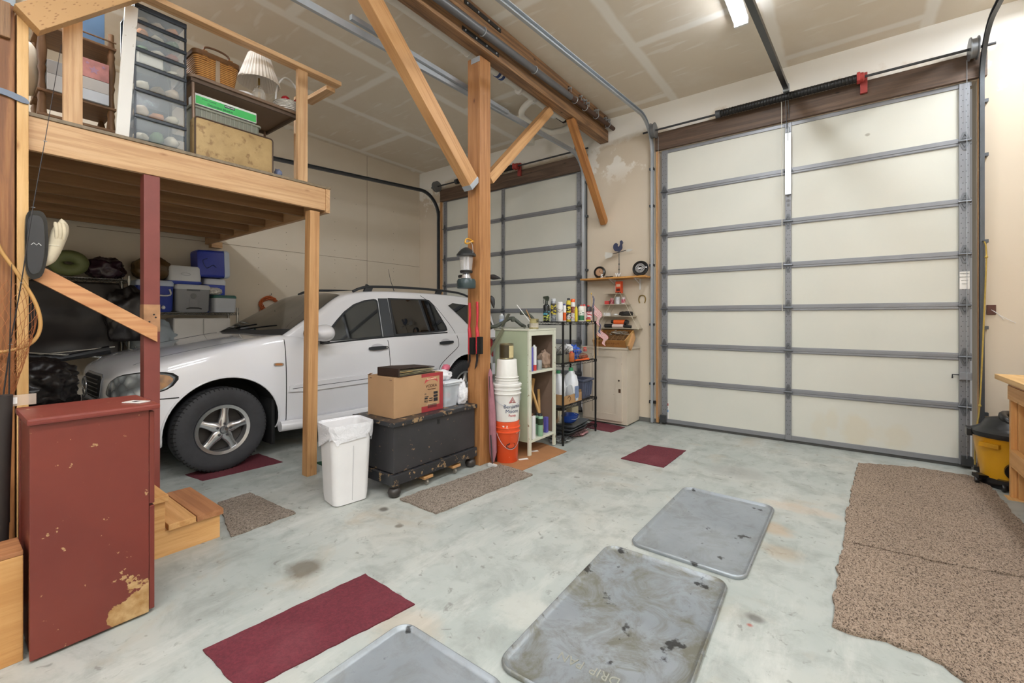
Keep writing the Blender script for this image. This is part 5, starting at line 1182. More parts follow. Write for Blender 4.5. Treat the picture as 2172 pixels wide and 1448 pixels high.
cyl('spray_can', 'left green spray can with dark cap on the lowest bookcase shelf', 'spray can', (-2.68, sh(1139, -2.68), z2), .026, .23, g1, drk, .02, label=((.5, .78, lb),)); cyl('spray_can', 'right green spray can with dark cap on the lowest bookcase shelf', 'spray can', (-2.61, sh(1146, -2.61), z2), .030, .24, g1, drk, .023, label=((.5, .78, lb),))
tag(MB().box(-.02, .02, -.02, .02, 0, .17, .002).obj('purple_box', pur, None, (-2.64, sh(1158, -2.64), z2)), 'short purple carton beside the green spray cans', 'carton')
for a, b, wv, lab in (((-2.80, 3.93, .16), (-2.84, 3.80, .82), .085, 'wide old board leaning inside the bookcase'), ((-2.66, 4.14, .16), (-2.74, 3.90, .83), .028, 'narrow wood strip crossing inside the bookcase'), ((-2.80, 3.98, .16), (-2.82, 4.15, .74), .05, 'short plank leaning to the right inside the bookcase'), ((-2.75, 4.175, .16), (-2.76, 4.165, .62), .03, 'upright wood strip by the right side inside the bookcase')):
    tag(board('board_offcut', a, b, wv, .018, OLD if wv > .08 else PALE, None, (1, 0, 0)), lab, 'board')
# things on top of the bookcase
zt = 1.311
r = cyl('water_bottle', 'clear water bottle with blue label on the green bookcase', 'bottle', (-2.98, 3.77, zt), .028, .16, glass('pet', '#dfe8f0', .05, .35), M('#eeeeee', .4), .012, label=((.3, .62, M('#a8b8d8', .4, 0, .3, 40)),))
tx = ony(1128, 690, 3.82).x
r = thing('stick_tin', 'old cream paint tin holding stirring sticks on the bookcase', 'tin', (tx, 3.86, zt)); MB().lathe([(.048, 0), (.05, .003), (.048, .007), (.048, .10), (.05, .105), (.046, .106), (.045, .01)], (0, 0, 0), 26).obj('tin', M('#b3a877', .5, .2, .3, 20), r, None, 40)
MB().lathe([(.0487, .015), (.0487, .06)], (0, 0, 0), 26, caps=False).obj('label', M('#c8c0b0', .5, 0, .4, 40), r, None, 60)
text('5/2', .04, (.0492, -.0, .08), (-.6 * 0 + .0, 1, 0), (0, 0, 1), m_blk, r, 'handwriting', .001)
for k, (dx, dy) in enumerate(((-.05, -.06), (-.04, -.075), (-.10, -.14))): MB().obox((0, 0, .02), (dx * 1.1, dy * 1.1, .2 + .05 * (k == 2)), .012 if k < 2 else .004, .006).obj('stick', wd(FIR, 'z') if k < 2 else W_, r)
r = thing('bike_rack', 'folded bike rack of olive padded tubes lying on the green bookcase', 'bike rack', (-2.85, 3.86, zt)); m_ol = M('#4c5048', .7, 0, .15, 20)
MB().tube(catm([(-.16, -.42, .06), (-.15, -.22, .02), (-.12, -.12, .05), (-.05, -.02, .11), (.04, .04, .04), (.1, .02, .02)], 5), .02, 10).obj('padded_arm', m_ol, r, None, 60)
MB().tube(catm([(0, .08, .17), (.04, .14, .16), (.06, .22, .11), (.06, .25, .05), (.02, .20, .02)], 5), .022, 10).obj('padded_arm', m_ol, r, None, 60)
MB().obox((-.12, -.14, .01), (.12, .05, .012), .07, .006).obj('steel_plate', M('#7f8072', .4, .6), r); MB().obox((-.1, -.12, .02), (-.02, -.1, .16), .04, .008, (1, 0, 0)).obj('bracket', M('#85867a', .4, .5), r); MB().lathe([(.012, 0), (.03, .008), (.03, .03), (.01, .035)], (-.01, -.07, .1), 14, 'x').obj('clamp_knob', m_ol, r, None, 40)
MB().obox((-.05, -.165, -.005), (-.15, -.34, -.34), .04, .012, (1, 0, 0)).obj('strut', M('#8e8c78', .4, .4), r)
r2 = thing('wiper_strap', 'black rubber straps sticking out behind the thick post', 'strap', ony(1041, 590, 3.39)); m_rb = M('#25262a', .6)
MB().tube(catm([(-.02, 0, .015), (.04, 0, .01), (.13, 0, -.008)], 4), [.010, .02, .024, .026, .026, .022, .016, .008, .003], 8).obj('upper_strap', m_rb, r2, None, 60)
MB().tube(catm([(-.01, 0, -.19), (.02, 0, -.22), (.04, 0, -.30)], 4), [.02, .025, .028, .028, .026, .022, .018, .010, .004], 8).obj('lower_strap', m_rb, r2, None, 60)
# ------------------------------------------------------------------ wire racks
def wirerack(name, lab, x, y, zs, H_, mat, pr_=.0125, r0=None, group=None, sp=.05):
    cx, cy = sum(x) / 2, sum(y) / 2; r = thing(name, lab, 'wire shelf', (cx, cy, 0), 0, group); hx, hy = (x[1] - x[0]) / 2, (y[1] - y[0]) / 2
    for a in (-1, 1):
        for b in (-1, 1):
            mb = MB().tube([(a * hx, b * hy, 0), (a * hx, b * hy, H_)], pr_, 10)
            for z in zs: mb.lathe([(pr_ + .005, z - .03), (pr_ + .007, z + .005)], (a * hx, b * hy, 0), 10)
            mb.obj('upright', mat, r, None, 40)
    for z in zs:
        mb = MB(); ex, ey = hx - pr_, hy - pr_
        for zz, t in ((z, .0035), (z - .028, .003)):
            mb.tube([(-hx, -hy, zz), (hx, -hy, zz), (hx, hy, zz), (-hx, hy, zz)], t, 5, True)
        for (p0, p1) in (((-hx, -hy), (hx, -hy)), ((hx, -hy), (hx, hy)), ((hx, hy), (-hx, hy)), ((-hx, hy), (-hx, -hy))):
            L_ = math.dist(p0, p1); n = max(4, int(L_ / .035)); q = [(p0[0] + (p1[0] - p0[0]) * k / n, p0[1] + (p1[1] - p0[1]) * k / n, z - (.028 if k % 2 else 0)) for k in range(n + 1)]
            mb.tube(q, .0022, 4)
        k = -hy + sp / 2
        while k < hy: mb.tube([(-hx, k, z + .004), (hx, k, z + .004)], .0022, 4); k += sp / 2
        mb.tube([(0, -hy, z), (0, hy, z)], .003, 4)
        mb.obj('wire_shelf', mat, r, None, 50)
    return r
RX0, RX1, RY0, RY1 = -2.86, -2.50, 4.265, 5.07
ZR = [.085, .43, .905, 1.375]
wirerack('wire_rack', 'black four tier wire rack beside the green bookcase', (RX0, RX1), (RY0, RY1), ZR, 1.385, M('#141416', .35, .3))
zr = 1.382
def at(px, Y): return ony(px, 700, Y).x
def hpx(px, Y, ytop, z): x_ = at(px, Y); return zat(x_, Y, ytop) - z
yel = M('#d8c32a', .4); org = M('#e8662c', .4); grn2 = M('#2f6f4c', .4); bluL = M('#4a86b0', .4, 0, .4, 30)
def print2(c1, c2, sc=30):
    s = N('printed_label'); co = s.coords(); mp = s.n('ShaderNodeMapping'); mp.inputs['Scale'].default_value = (1, 1, 2.2); s.l(co, mp.inputs['Vector'])
    f = s.noise(mp.outputs[0], sc, 2, .5); return s.out(s.mix(s.ramp(f, [(.49, 0.0), (.53, 1.0)]), c1, c2), .4)
Yt = 4.40
h = hpx(1159, Yt, 642, zr); r = cyl('spray_bottle', 'tall black trigger spray bottle on the top of the black wire rack', 'bottle', (at(1159, Yt), Yt, zr), .038, h, M('#1d2124', .25), None, label=((.05, .36, print2('#22282a', '#b9c24a', 26)), (.36, .56, print2('#22282a', '#4aa6c0', 26))))
MB().lathe([(.018, h * .9), (.018, h + .02), (.012, h + .03)], (0, 0, 0), 14).obj('collar', M('#3a4038', .4), r, None, 40)
mb = MB(); mb.prism([(-.05, h + .075), (.03, h + .08), (.045, h + .06), (.03, h + .02), (-.012, h + .02), (-.02, h + .05), (-.05, h + .05)], .022, lambda a, b, c: (a * .8, -.011 + c + a * .0, b)); mb.tube([(-.03, 0, h + .05), (-.042, 0, h + .02), (-.035, 0, h - .01)], .004, 6); mb.obj('trigger_head', M('#3c4438', .4), r)
def tc(px, Y, top, rad, body, cap, lab, capr=None, labs=None, nm='spray_can', neck=True, cat='spray can', z=zr):
    x_ = at(px, Y); return cyl(nm, lab, cat, (x_, Y, z), rad, hpx(px, Y, top, z), body, cap, capr, label=labs, neck=neck)
tc(1174, 4.46, 633, .033, M('#8b8f96', .3, .4), M('#c4c8cc', .3), 'grey spray can with yellow disc label next to the black trigger bottle', .028, ((.3, .78, print2('#3a3a38', '#cdb93c', 24)), (.06, .28, print2('#8f959c', '#5a5c60', 40))))
tc(1188, 4.50, 640, .033, W_, W_, 'white spray can with plain white cap on the wire rack', .031, ((.45, .62, print2('#e8e8e8', '#9a9288', 60)),))
tc(1197, 4.60, 644, .022, W_, M('#4c4a8c', .4), 'slim white bottle with orange label between two spray cans', .014, ((.05, .5, org),), 'slim_bottle', True, 'bottle')
tc(1206, 4.66, 632, .028, M('#d2bb34', .3), drk, 'yellow and black car care bottle on the wire rack', .018, ((.08, .38, print2('#22242a', '#c9c9c4', 36)), (.44, .72, print2('#d8c23c', '#1d1d1d', 24))), 'oil_bottle', True, 'bottle')
tc(1215, 4.74, 634, .027, W_, org, 'white spray can with an orange cap on the wire rack', .027, ((.36, .66, print2('#7a3630', '#d6b8a0', 34)), (.1, .3, print2('#ecebe8', '#c0504a', 40))))
tc(1222, 4.68, 650, .018, yel, yel, 'small yellow bottle right of the orange capped can', .01, None, 'small_bottle', True, 'bottle')
r = tc(1233, 4.78, 646, .036, M('#eceae2', .35), redc, 'white spray cleaner bottle with green label on the wire rack', .010, ((.06, .36, grn2), (.42, .62, print2('#ecece6', '#2d4a40', 34))), 'cleaner_bottle', True, 'bottle')
tc(1239, 4.88, 645, .024, M('#d8c8c0', .35), redc, 'narrow bottle with red cap behind the white cleaner bottle', .016, None, 'narrow_bottle', True, 'bottle')
tc(1248, 5.0, 647, .045, M('#2e2a2e', .3), redc, 'dark bottle with white label and red cap at the end of the wire rack', .014, ((.05, .6, print2('#d6ccd0', '#b0444c', 22)),), 'dark_bottle', True, 'bottle')
tc(1256, 5.04, 650, .028, M('#35343c', .3), drk, 'dark bottle partly hidden behind the flag', .014, None, 'dark_bottle', True, 'bottle')
tag(MB().box(-.03, .03, -.03, .03, 0, .02, .002).obj('yellow_box', yel, None, (at(1246, 4.93), 4.93, zr)), 'small flat yellow box on the wire rack front edge', 'box')
# flags
def flag(name, loc, top, lean, w, h, lab, drop):
    r = thing(name, lab, 'flag', loc)
    MB().tube([(0, 0, 0), Vector(lean) * top], .004, 6).obj('stick', M('#c9a878', .5), r); MB().lathe([(.002, 0), (.008, .008), (.002, .028)], Vector(lean) * top, 8).obj('spear_tip', M('#c9a23a', .3, .6), r, None, 40)
    mR, mW, mB = M('#a83244', .8), M('#e8e2dc', .8), M('#2b3158', .8)
    me = bpy.data.meshes.new('cloth'); NU_, NV_ = 39, 26; vs = []; fs = []; mi = []
    tp = Vector(lean) * top
    for i in range(NU_ + 1):
        for j in range(NV_ + 1):
            u, v = i / NU_, j / NV_            # u across stripes (hoist height), v along fly
            d = Vector(drop); p = tp * (1 - .0) - Vector(lean) * (u * h) + d * (v * w) * (1 - .25 * u)
            p += Vector((.018 * math.sin(v * 9 + u * 4), .014 * math.cos(v * 8 + u * 3), -.0)); vs.append(p)
    for i in range(NU_):
        for j in range(NV_):
            a = i * (NV_ + 1) + j; fs.append((a, a + 1, a + NV_ + 2, a + NV_ + 1)); s_ = i // 3
            if s_ < 7 and j < NV_ * .42: mi.append(1 if (i % 4 == 1 and j % 2 == (i // 4) % 2) else 2)
            else: mi.append(0 if s_ % 2 == 0 else 1)
    me.from_pydata(vs, [], fs); [me.materials.append(m_) for m_ in (mR, mW, mB)]; me.polygons.foreach_set('material_index', mi); me.polygons.foreach_set('use_smooth', [True] * len(mi))
    o = bpy.data.objects.new('cloth', me); COL.objects.link(o); o.parent = r
    return r
fx = at(1262, 5.10)
flag('hand_flag', (at(1261, 5.03), 5.03, .915), .80, (-.045, -.02, 1), .30, .20, 'small striped american flag on a stick leaning by the wire rack, upper one', (.34, .25, -.9))
flag('hand_flag', (-2.475, 5.085, .95), .42, (-.0, .0, 1), .24, .15, 'small striped american flag hanging lower in front of the wooden crate', (.42, .31, -.86))
# middle shelf contents
zs_ = .912
r = thing('metal_tray', 'grey metal drawer of loose hardware on the rack middle shelf', 'tray', (-2.68, 4.42, zs_)); loops([rr3(.24, .22, .01, 0), rr3(.25, .23, .01, .09), rr3(.24, .22, .01, .09), rr3(.23, .21, .01, .01)], 'drawer', M('#8f9082', .4, .4, .2), r, None, 30)
mb = MB(); random.seed(3)
for k in range(46):
    a = Vector((random.uniform(-.1, .1), random.uniform(-.1, .12), random.uniform(.04, .10))); b = a + Vector((random.uniform(-.09, .09), random.uniform(-.09, .09), random.uniform(.0, .12))); mb.tube([a, (a + b) / 2 + Vector((.01, 0, .02)), b], random.uniform(.002, .006), 5)
o = mb.obj('loose_hardware', M('#a3a39f', .35, .8, .4, 20), r); o['kind'] = 'stuff'
r = thing('wire_basket', 'wire basket holding blue cloths and small parts on the black rack', 'basket', (-2.66, 4.82, zs_)); mb = MB(); 
for z, e in ((0.004, .0), (.07, .008), (.14, .018)): mb.tube([(-.13 - e, -.17 - e, z), (.13 + e, -.17 - e, z), (.13 + e, .19 + e, z), (-.13 - e, .19 + e, z)], .0028, 5, True)
for k in range(13):
    y = -.17 + .36 * k / 12; mb.tube([(-.148, y, .14), (-.13, y, .004), (.13, y, .004), (.148, y, .14)], .0018, 4)
for k in range(9):
    x_ = -.13 + .26 * k / 8; mb.tube([(x_, -.188, .14), (x_, -.17, .004)], .0018, 4); mb.tube([(x_, .208, .14), (x_, .19, .004)], .0018, 4)
mb.obj('wire_frame', M('#b9b3a6', .35, .6), r)
tag(MB().blob((0, 0, .07), (.08, .09, .085), .55, 3.2, 4, 21).obj('blue_cloth', M('#2c5bc0', .6, 0, .25, 12), None, (-2.66, 4.77, zs_ + .012), 50), 'bright blue crumpled plastic in the wire basket', 'cloth')
tag(MB().blob((0, 0, .05), (.05, .05, .06), .5, 3.2, 3, 9).obj('white_rag', M('#dfe1e4', .6, 0, .2, 15), None, (-2.63, 4.61, zs_ + .09), 50), 'white crumpled plastic above the metal tray', 'rag')
tag(MB().blob((0, 0, .03), (.04, .09, .035), .3, 3, 3, 7).obj('brown_rag', M('#9a4f34', .8, 0, .3, 20), None, (-2.56, 4.86, zs_ + .01), 60), 'rusty orange gloves in the front of the wire basket', 'gloves')
tag(MB().blob((0, 0, .025), (.025, .025, .03), .2, 3, 3, 7).obj('red_ball', redc, None, (-2.60, 4.98, zs_ + .09), 60), 'small red fitting in the wire basket', 'fitting')
r = cyl('orange_can', 'small orange and black can on the rack middle shelf', 'can', (-2.545, 4.535, zs_), .034, .12, M('#b8602c', .4, 0, .4, 22), redc, .02)
tag(MB().tube([(0, 0, .012), (.02, .16, .012), (.03, .28, .012)], [.009, .011, .013], 8).obj('screwdriver', org, None, (-2.53, 4.60, zs_), 50), 'orange and white tool lying on the shelf edge', 'tool')
# lower shelf: cardboard tray with jugs, tote
zl = .437
r = thing('cardboard_tray', 'cut down brown cardboard produce tray on the black rack', 'tray', (-2.66, 4.52, zl)); m_ct = M('#b08a5e', .8, 0, .12)
for nm, b in (('base', (-.14, .14, -.22, .22, 0, .004)), ('side', (-.14, -.136, -.22, .22, .004, .11)), ('side', (.136, .14, -.22, .22, .004, .10)), ('end', (-.136, .136, -.22, -.216, .004, .12)), ('end', (-.136, .136, .216, .22, .004, .13))): MB().box(*b).obj(nm, m_ct, r)
MB().tube(catm([(.1415, -.12, .07), (.1415, -.08, .09), (.1415, -.05, .06), (.1415, -.08, .03)], 4), .004, 5).obj('printed_mark', M('#6d4c34', .8), r); MB().lathe([(.018, 0), (.018, .001)], (.1402, .07, .035), 18, 'x').obj('printed_seal', M('#5b4232', .8), r)
def jug(loc, s_, lab, capm, labm=None):
    r = thing('plastic_jug', lab, 'jug', loc); 
    loops([rr3(.12 * s_, .09 * s_, .03 * s_, 0), rr3(.13 * s_, .10 * s_, .035 * s_, .01), rr3(.13 * s_, .10 * s_, .035 * s_, .17 * s_), rr3(.10 * s_, .085 * s_, .03 * s_, .23 * s_), rr3(.04 * s_, .04 * s_, .018 * s_, .265 * s_), rr3(.036 * s_, .036 * s_, .017 * s_, .29 * s_)], 'body', M('#e6e9ee', .35, 0, .04), r, None, 60)
    MB().lathe([(.021 * s_, .275 * s_), (.021 * s_, .30 * s_), (.018 * s_, .305 * s_)], (0, 0, 0), 16).obj('cap', capm, r, None, 40)
    MB().tube(catm([(.0, .025 * s_, .27 * s_), (0, .055 * s_, .25 * s_), (0, .06 * s_, .19 * s_), (0, .04 * s_, .15 * s_)], 4), .009 * s_, 8).obj('grip', M('#e6e9ee', .35, 0, .04), r, None, 60)
    if labm: MB().box(.0655 * s_, .067 * s_, -.04 * s_, .03 * s_, .03 * s_, .14 * s_).obj('label', labm, r)
    return r
jug((-2.60, 4.62, zl + .006), 1.28, 'large white jug with green cap and blue label in the cardboard tray', grc, M('#7d94bd', .4, 0, .5, 60)); jug((-2.66, 4.43, zl + .006), 1.22, 'white jug with green cap behind the rack upright in the cardboard tray', grc)
r = jug((-2.69, 4.345, zl + .006), .62, 'small white bottle with red label at the left of the cardboard tray', W_, redc)
MB().tube(catm([(0, -.1, .10), (0, -.07, .19), (0, .02, .21), (0, .12, .17), (0, .15, .05)], 5), .008, 8)
tag(MB().tube(catm([(0, -.1, .06), (0, -.07, .19), (0, .0, .21), (0, .08, .19), (0, .13, .05)], 5), .008, 8).obj('clear_hose', glass('hose_clear', '#d8dde0', .2, .5), None, (-2.53, 4.44, zl), 60), 'pale clear hose loop in front of the white jugs', 'hose')
r = thing('grey_tote', 'dark grey-blue plastic tote on the black rack', 'tote', (-2.665, 4.92, zl)); mt = M('#4c5266', .45, 0, .08)
loops([rr3(.24, .20, .02, 0), rr3(.28, .24, .02, .21), rr3(.32, .28, .02, .215), rr3(.32, .28, .02, .235), rr3(.27, .23, .02, .235), rr3(.235, .195, .02, .01)], 'tub', mt, r, None, 40)
for y in (-.08, -.03, .03, .08): MB().obox((.13, y, .03), (.148, y, .2), .006, .02, (1, 0, 0)).obj('rib', M('#5d6478', .45), r)
tag(MB().blob((0, 0, .06), (.1, .06, .07), .3, 2.6, 3, 31).obj('black_bag', M('#17181b', .4, 0, .3), None, (-2.74, 4.62, zl + .0), 50), 'black bag behind the white jugs on the rack', 'bag')
# bottom shelf: pots, blue bowl, trays
zb_ = .092
r = thing('steel_pot', 'shiny steel pot at the back of the lowest rack shelf', 'pot', (-2.70, 4.50, zb_ + .10)); MB().lathe([(.09, 0), (.095, .01), (.095, .15), (.10, .155), (.09, .155), (.086, .01)], (0, 0, 0), 30).obj('body', M('#c3bba8', .2, .9), r, None, 40)
for k, (lab) in enumerate(('lowest grey tray of the stack on the bottom rack shelf', 'middle grey tray of the stack on the bottom rack shelf', 'top grey tray of the stack on the bottom rack shelf')):
    r = thing('metal_tray', lab, 'tray', (-2.64 + .01 * k, 4.60 + .02 * k, zb_ + k * .034), .04 * k); loops([rr3(.26, .42, .03, 0), rr3(.31, .48, .03, .028), rr3(.30, .47, .03, .028), rr3(.25, .41, .03, .004)], 'tray', M(('#5d6166', '#8d9196', '#6d7176')[k], .35, .5), r, None, 40)
r = thing('blue_bowl', 'blue enamel basin on the trays of the lowest rack shelf', 'bowl', (-2.60, 4.56, zb_ + .105)); MB().lathe([(.07, 0), (.10, .03), (.12, .085), (.125, .09), (.115, .088), (.095, .03), (.06, .006)], (0, 0, 0), 32).obj('basin', M('#26489a', .25), r, None, 50); MB().tube(catm([(-.0, -.12, .085), (.1, -.05, .05), (.11, .06, .07), (.0, .12, .085)], 5), .0025, 5).obj('wire_handle', m_galv, r)
r = thing('cream_box', 'cream box behind the blue basin on the lowest rack shelf', 'box', (-2.72, 4.82, zb_ + .105)); MB().box(-.07, .07, -.08, .08, 0, .13, .004).obj('box', M('#c3bb9c', .5, 0, .2), r)
tag(MB().blob((0, 0, .03), (.12, .16, .035), .5, 3.2, 4, 17).obj('pink_cloth', M('#b98a8c', .9, 0, .3, 16), None, (-2.63, 4.78, 0.003), 60), 'faded pink cloth on the floor beneath the black rack', 'cloth')
tag(MB().blob((0, 0, .03), (.1, .1, .035), .6, 3.2, 4, 19).obj('clear_plastic', M('#9da0a0', .3, 0, .3, 16), None, (-2.62, 4.40, 0.003), 60), 'crumpled grey plastic on the floor beneath the black rack', 'plastic')
# ------------------------------------------------------------------ cream cupboard, crate, wall things
m_cup = chipped('old_cream_paint', ('#d3c8b8', '#c9bdac'), ('#7a5240', '#8d6450'), -.50, .625, .5, 9)
r = thing('old_cupboard', 'old cream painted cupboard with chipped door beside the large door', 'cupboard', (-2.58, 5.71, 0)); 
MB().box(-.33, .32, -.205, .215, .02, 1.005, .003).obj('carcass', m_cup, r); MB().box(-.345, .335, -.222, .22, 1.006, 1.03, .004).obj('top', m_cup, r)
MB().box(-.29, .255, -.223, -.206, .06, .975, .003).obj('door', m_cup, r)
o = r.children[-1]
mb = MB(); [mb.box(*b) for b in ((-.29, .255, -.232, -.2235, .905, .975), (-.29, .255, -.232, -.2235, .06, .15), (-.29, -.2, -.232, -.2235, .15, .905), (.165, .255, -.232, -.2235, .15, .905))]
mb.obj('door_frame', m_cup, r); MB().lathe([(.006, -.02), (.012, -.012), (.006, 0)], (.22, -.233, .60), 12, 'y').obj('latch', M('#3a2a20', .5, .4), r); MB().box(.21, .24, -.236, -.232, .44, .49).obj('hinge_plate', M('#5a3f2c', .6, .3), r)
MB().box(-.17, -.165, -.2245, -.2232, .15, .905).obj('panel_line', M('#8f8068', .8), r)
cw = M('#a8743a', .6, 0, .2, 12); cwl = M('#c59a5c', .6, 0, .2, 10)
r = thing('soda_crate', 'old wooden soda crate with divided cells tilted on the cream cupboard', 'crate', (-2.53, 5.56, 1.035)); r.rotation_euler = (math.radians(24), 0, 0)
W2, D2_, H2 = .235, .32, .10
MB().box(-W2, W2, -.012, 0, 0, H2, .002).obj('front_board', cw, r); MB().box(-W2, W2, D2_, D2_ + .012, 0, H2, .002).obj('back_board', cw, r)
for sx_ in (-1, 1): MB().box(sx_ * W2 - (.014 if sx_ > 0 else 0), sx_ * W2 + (.014 if sx_ < 0 else 0), .0005, D2_ - .0005, 0, H2, .002).obj('end_board', cwl, r)
MB().box(-W2 + .015, W2 - .015, .001, D2_ - .001, 0, .01).obj('bottom', M('#3b2d22', .9), r)
for k in range(1, 6): MB().box(-W2 + .0145 + k * .076 - .003 - .0, -W2 + .0145 + k * .076, .001, D2_ - .001, .0105, .085).obj('divider', M('#8f6c46', .7), r)
for k in range(1, 4): MB().box(-W2 + .0145, W2 - .0145, k * .08 - .002, k * .08 + .002, .0105, .086).obj('divider', M('#8f6c46', .7), r)
text('PLEASANT', .05, (0, -.013, .05), (1, 0, 0), (0, 0, 1), M('#8c5a30', .7), r, 'faded_lettering', .0, 1.3)
r = thing('tool_tangle', 'tangle of metal fittings lying in the soda crate', 'fittings', (-2.46, 5.70, 1.20)); mb = MB(); random.seed(11)
for k in range(16):
    a = Vector((random.uniform(-.14, .1), random.uniform(-.06, .08), random.uniform(0, .03))); b = a + Vector((random.uniform(.02, .09), random.uniform(-.03, .03), random.uniform(-.01, .03))); mb.tube([a, b], random.uniform(.005, .010), 6)
o = mb.obj('fittings', M('#b9b4a8', .3, .7), r, None, 50); o['kind'] = 'stuff'
tag(board('board_offcut', (-2.21, 5.45, 1.032), (-2.21, 5.60, 1.19), .03, .09, FIR, None, (0, -1, 1)), 'light wood block propping the soda crate', 'board')
# pyramid wire shelf
py_ = 5.84; apx = ony(1316, 610, py_)
r = thing('wire_pyramid_shelf', 'pyramid shaped wire wall shelf with four thin white tiers', 'shelf', (apx.x, py_, 1.5)); m_wr = M('#c9bfa8', .5)
tiers = [(622, 1285, 1318), (645, 1275, 1333), (670, 1268, 1346), (695.5, 1271, 1358)]
TZ = []
for yp, xa, xb in tiers:
    z = ony(1310, yp, py_).z - .0; a, b = ony(xa, yp, py_).x - apx.x, ony(xb, yp, py_).x - apx.x; TZ.append((z, a, b)); MB().box(a, b, -.07, .09, z - 1.5 - .006, z - 1.5, .001).obj('tier', m_wr, r)
for sgn, key in ((0, 1), (1, 2)):
    for dy in (-.07, .085):
        top_ = Vector(((-.02, .02)[sgn], dy, 1.735 - 1.5 + .04)); bot = Vector((TZ[-1][key], dy, TZ[-1][0] - 1.5 - .02)); MB().tube([top_, bot], .003, 5).obj('wire_leg', m_wr, r)
z = TZ[0][0]; r2 = thing('orange_carton', 'orange cardboard box on the top tier of the pyramid shelf', 'carton', (apx.x - .01, py_ - .02, z), -.2); MB().box(-.045, .045, -.025, .025, 0, .165, .002).obj('carton', M('#e0542a', .5), r2); MB().box(-.03, .035, -.0262, -.0256, .09, .125).obj('pale_panel', M('#eec9b0', .5), r2); MB().box(-.03, .03, -.0262, -.0256, .03, .065).obj('black_print', M('#5a2418', .5), r2); MB().box(-.045, .045, -.0263, -.0256, .0, .012).obj('dark_band', m_blk, r2)
z = TZ[1][0]
tag(MB().box(-.03, .03, -.025, .025, 0, .05, .002).obj('red_box', redc, None, (ony(1288, 640, py_).x, py_, z)), 'small red box on the second tier of the pyramid shelf', 'box')
for i, (px, hh, cl, lab) in enumerate(((1298, .085, '#c87a82', 'left pink and white tin on the pyramid shelf'), (1310, .105, '#d9dde0', 'taller white tin in the middle of the pyramid shelf'), (1322, .095, '#cfc4c8', 'pale tin with red label at the right of the pyramid shelf'))):
    cyl('small_tin', lab, 'tin', (ony(px, 640, py_).x, py_, z), .026 if i != 1 else .032, hh, M(cl, .4, 0, .3, 30), None, label=((.2, .7, M(('#b04a5a', '#d8d8dc', '#c0566a')[i], .4, 0, .3, 40)),), neck=False)
z = TZ[2][0]
tag(MB().box(-.045, .045, -.025, .025, 0, .045, .002).obj('white_box', W_, None, (ony(1288, 665, py_).x, py_, z)), 'small white box on the third tier of the pyramid shelf', 'box')
tag(MB().blob((0, 0, .02), (.03, .02, .014), .3, 3, 3, 3).obj('plastic_fitting', W_, None, (ony(1306, 665, py_).x, py_, z), 50), 'small white plastic piece on the third tier', 'plastic piece')
tag(MB().blob((0, 0, .03), (.10, .04, .035), .35, 3, 3, 5).obj('dark_pouch', M('#2c2724', .6, 0, .2), None, (ony(1328, 665, py_).x, py_, z), 50), 'dark brown pouch on the third tier of the pyramid shelf', 'pouch')
z = TZ[3][0]
r2 = thing('rolled_flares', 'orange and white rolls with black caps on the bottom tier of the pyramid shelf', 'rolls', (ony(1314, 690, py_).x, py_ - .02, z)); MB().tube([(-.07, 0, .085), (.09, 0, .085)], .032, 14).obj('orange_roll', org, r2, None, 40); MB().tube([(-.08, -.03, .028), (.08, -.03, .028)], .026, 14).obj('white_roll', M('#e2c9c0', .5), r2, None, 40); MB().tube([(.0905, 0, .085), (.13, 0, .07)], .038, 14).obj('black_cap', m_blk, r2, None, 40); MB().tube([(-.11, 0, .09), (-.071, 0, .088)], .024, 12).obj('black_cap', m_blk, r2, None, 40); MB().tube([(-.2, -.02, .03), (-.0801, -.025, .03)], .028, 12).obj('black_cylinder', m_blk, r2, None, 40); MB().tube([(.0801, -.03, .03), (.19, -.02, .02)], .02, 12).obj('black_end', m_blk, r2, None, 40)
# wall shelf with brackets
sa, sb_ = -3.045, -2.09; szz = 1.965
r = thing('wall_shelf', 'wooden wall shelf on white brackets between the two doors', 'shelf', ((sa + sb_) / 2, 5.82, szz)); 
bx('board', (-.478, .478), (-.14, .118), (0, .022), ('shelfwood', ('#b07a3c', '#c48d48', '#d09a56', '#8a5a28')), r)
for px in (1305, 1357):
    x_ = ony(px, 600, 5.92).x - (sa + sb_) / 2
    mb = MB().box(x_ - .012, x_ + .012, .112, .119, -.15, -.001).box(x_ - .012, x_ + .012, -.10, .119, -.006, -.001); mb.obox((x_, -.08, -.008), (x_, .112, -.075), .006, .01); mb.obj('bracket', W_, r)
sz = szz + .0225
cxk = ony(1274, 570, 5.83).x
r = thing('mantel_clock', 'round black framed clock with beige face on the wall shelf', 'clock', (cxk, 5.80, sz + .088)); r.rotation_euler = (-.12, 0, .12)
MB().lathe([(.03, .02), (.085, .018), (.088, -.0), (.08, -.024), (.062, -.03), (.055, -.018), (.03, -.017)], (0, 0, 0), 36, 'y').obj('case', M('#1c1a18', .25), r, None, 40); MB().lathe([(.001, -.0172), (.0545, -.0172), (.0545, -.0182), (.001, -.0182)], (0, 0, 0), 32, 'y', caps=False).obj('dial', M('#b98f6c', .5), r)
mb = MB(); mb.obox((0, -.0195, 0), (.036, -.0195, -.012), .002, .004); mb.obox((0, -.0195, 0), (.012, -.0195, .03), .002, .004)
mb.obj('hands', m_blk, r)
mb = MB(); [mb.box(.047 * math.cos(2 * PI * k / 12) - .0025, .047 * math.cos(2 * PI * k / 12) + .0025, -.0194, -.0184, .047 * math.sin(2 * PI * k / 12) - .003, .047 * math.sin(2 * PI * k / 12) + .003) for k in range(12)]; mb.obj('hour_marks', m_blk, r)
hx_ = ony(1357, 566, 5.80).x
